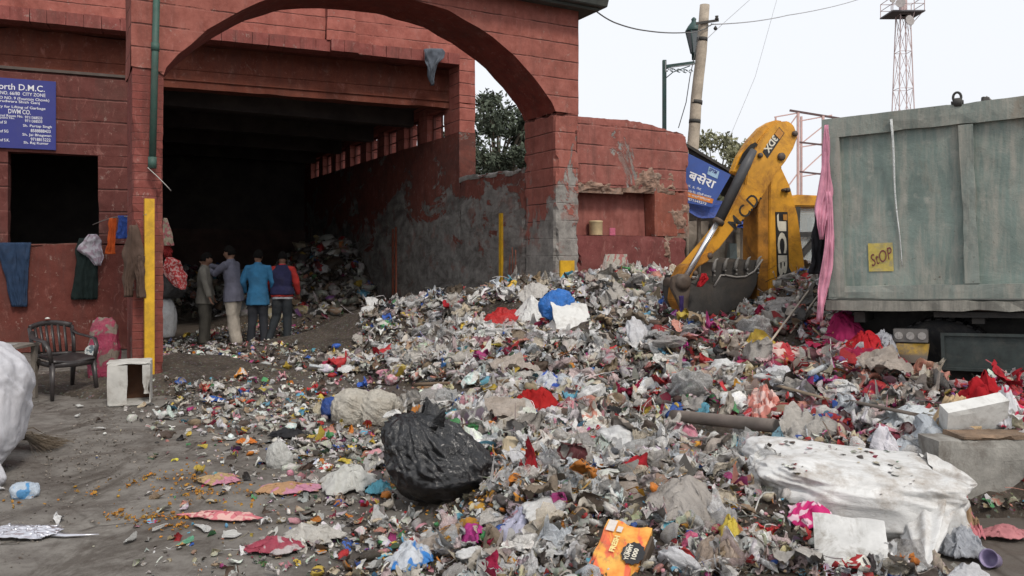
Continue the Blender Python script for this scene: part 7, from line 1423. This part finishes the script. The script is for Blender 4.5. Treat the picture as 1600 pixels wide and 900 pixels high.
many('wrapper', 'yellow snack wrapper lying in the heap', 'wrapper', 'yellow wrappers in the heap', 16, 823, [fl('wrap_yellow', (.56, .42, .05), .3, col2=(.50, .06, .03), sc=4)], P_F, .06, .13)
many('wrapper', 'green snack wrapper lying in the heap', 'wrapper', 'green wrappers in the heap', 14, 825, [fl('wrap_green', (.10, .34, .10), .3, col2=(.55, .55, .5), sc=4)], P_F, .06, .13)
many('wrapper', 'light blue wrapper lying in the heap', 'wrapper', 'light blue wrappers in the heap', 14, 827, [fl('wrap_sky', (.16, .42, .55), .3, col2=(.58, .58, .58), sc=4)], P_F, .06, .14)
many('wrapper', 'orange wrapper lying in the heap', 'wrapper', 'orange wrappers in the heap', 10, 829, [fl('wrap_orange', (.60, .18, .02), .3)], P_F, .06, .12)
many('carton', 'squashed brown cardboard carton lying in the heap', 'carton', 'squashed brown cartons in the heap', 16, 831, [m_plain('carton_kraft', (.28, .19, .11), .85, .25, 5, .4)], P_C, .12, .24, zo=.05)
many('carton', 'squashed cream cardboard packet lying in the heap', 'carton', 'squashed cream packets in the heap', 12, 833, [m_plain('carton_pale', (.48, .42, .32), .8, .2, 5, .4)], P_C, .09, .18, zo=.05)
def bottle_pr(seed):
    n_ = 18; prof = [(0, -.5), (.13, -.5), (.15, -.47), (.15, -.2), (.135, -.15), (.15, -.1), (.15, .15), (.06, .34), (.055, .42), (.065, .42), (.065, .5), (0, .5)]; rg_ = np.random.default_rng(seed); sq = rg_.uniform(.55, .95)
    q = np.array([(z, r*math.cos(6.283*k/n_), r*math.sin(6.283*k/n_)*sq) for r, z in prof for k in range(n_)]); q += fbm(q*5+seed, seed)[:, None]*.03; f = tri([(i*n_+k, i*n_+(k+1) % n_, (i+1)*n_+(k+1) % n_, (i+1)*n_+k) for i in range(len(prof)-1) for k in range(n_)]); return q, f, q
many('bottle', 'clear dented plastic bottle lying in the heap', 'bottle', 'clear bottles in the heap', 18, 851, [fl('bottle_clear', (.50, .54, .56), .12, trans=.5, dirt=.05, crease=.1)], [bottle_pr(i) for i in range(3)], .20, .28, zo=.06, tilt=12)
many('bottle', 'green dented plastic bottle lying in the heap', 'bottle', 'green bottles in the heap', 6, 853, [fl('bottle_green', (.08, .30, .10), .15, trans=.2, dirt=.05, crease=.1)], [bottle_pr(i) for i in range(3)], .18, .25, zo=.06, tilt=12)
many('wrapper', 'red and white printed packet lying in the heap', 'wrapper', 'red and white packets in the heap', 22, 855, [fl('pack_red', (.50, .03, .03), .3, col2=(.65, .62, .58), sc=3, dirt=.1)], P_F, .08, .17)
many('wrapper', 'blue and white printed packet lying in the heap', 'wrapper', 'blue and white packets in the heap', 18, 857, [fl('pack_blue', (.04, .13, .45), .3, col2=(.62, .62, .64), sc=3, dirt=.1)], P_F, .08, .17)
many('paper_cup', 'flattened white paper cup lying in the heap', 'cup', 'white paper cups in the heap', 16, 859, [fl('cup_white', (.66, .66, .64), .6, dirt=.1, crease=.1)], [p_cup(1), p_cup(3)], .09, .13, zo=.05)
gnd = lambda x, y, h: loose(x, y, h)*(h < .02)
many('scrap', 'flat pale plastic scrap lying on the bare ground', 'plastic scrap', 'flat pale scraps on the bare ground', 40, 841, [fl('scrap_pale', (.50, .50, .48), .4, dirt=.2)], P_F, .07, .15, keep=gnd, reg=RL, tilt=6, zo=.012)
one = [("white paper scrap near the broken white line on the ground", 155, 672, .10), ('flat white scrap left of the open box', 122, 637, .10), ('small clear scrap in front of the chair', 123, 652, .10), ('white lid lying left of the orange scrap', 356, 688, .13), ('white shell-like scrap beside the torn pink cloth', 247, 830, .14), ('grey-white scrap just below the torn pink cloth', 313, 830, .14), ('blue-tinged film scrap under the end of the pink cloth', 357, 840, .12), ('green and orange paper below the petals', 295, 852, .15), ('single white paper scrap right of the open box', 245, 638, .06)]
for i, (lb, u, v, s) in enumerate(one):
    q, f, _ = P_F[i % 5]; o = link_mesh('scrap', np_mesh('scrap', q*np.array([s, s*.7, s*.35]), f, fl('scrap_pale', (.5, .5, .48)) if 'green' not in lb else fl('green_orange_paper', (.12, .35, .22), .6, col2=(.55, .30, .12), sc=4), smooth=True), None, hit(u, v)+Vector((0, 0, .015))); o.rotation_euler = (0, 0, i*1.1); tag(o, lb, 'scrap')

# bits that have fallen on top of the white bale
from mathutils.bvhtree import BVHTree
bt__ = BVHTree.FromObject(bal, bpy.context.evaluated_depsgraph_get()); rg = np.random.default_rng(77); PP = []
while len(PP) < 60:
    u = rg.normal(1290, 85); v = rg.uniform(690, 742)+rg.random()**3*60; d = Vector(((u-800)/F, 1, -(v-HOR)/F)).normalized(); h_ = bt__.ray_cast(Vector((0, 0, CAMZ))-bal.location, d)
    if h_[0] is not None and h_[1].z > .45 and vn(np.array([list((h_[0]+bal.location)*7)]), 5)[0] > .05: PP.append(h_[0]+bal.location+Vector((0, 0, .006)))
    elif rg.random() < .002: break
parts = []; PP = np.array([p[:] for p in PP]); n_ = len(PP); ca, cb = cols(PP[:, 0], PP[:, 1], rg, .3); parts.append(scatter([p_sheet(6, 160+i, .12, .7, False) for i in range(6)], PP, .010*(5)**rg.random(n_)**1.5, (ca, cb), 78, .12))
v_, f_, at = merge(parts); stuff(link_mesh('scraps_on_bale', np_mesh('scraps_on_bale', v_, f_, ML, at, smooth=True)), 'small scraps and dirt fallen on top of the white bale', 'litter')
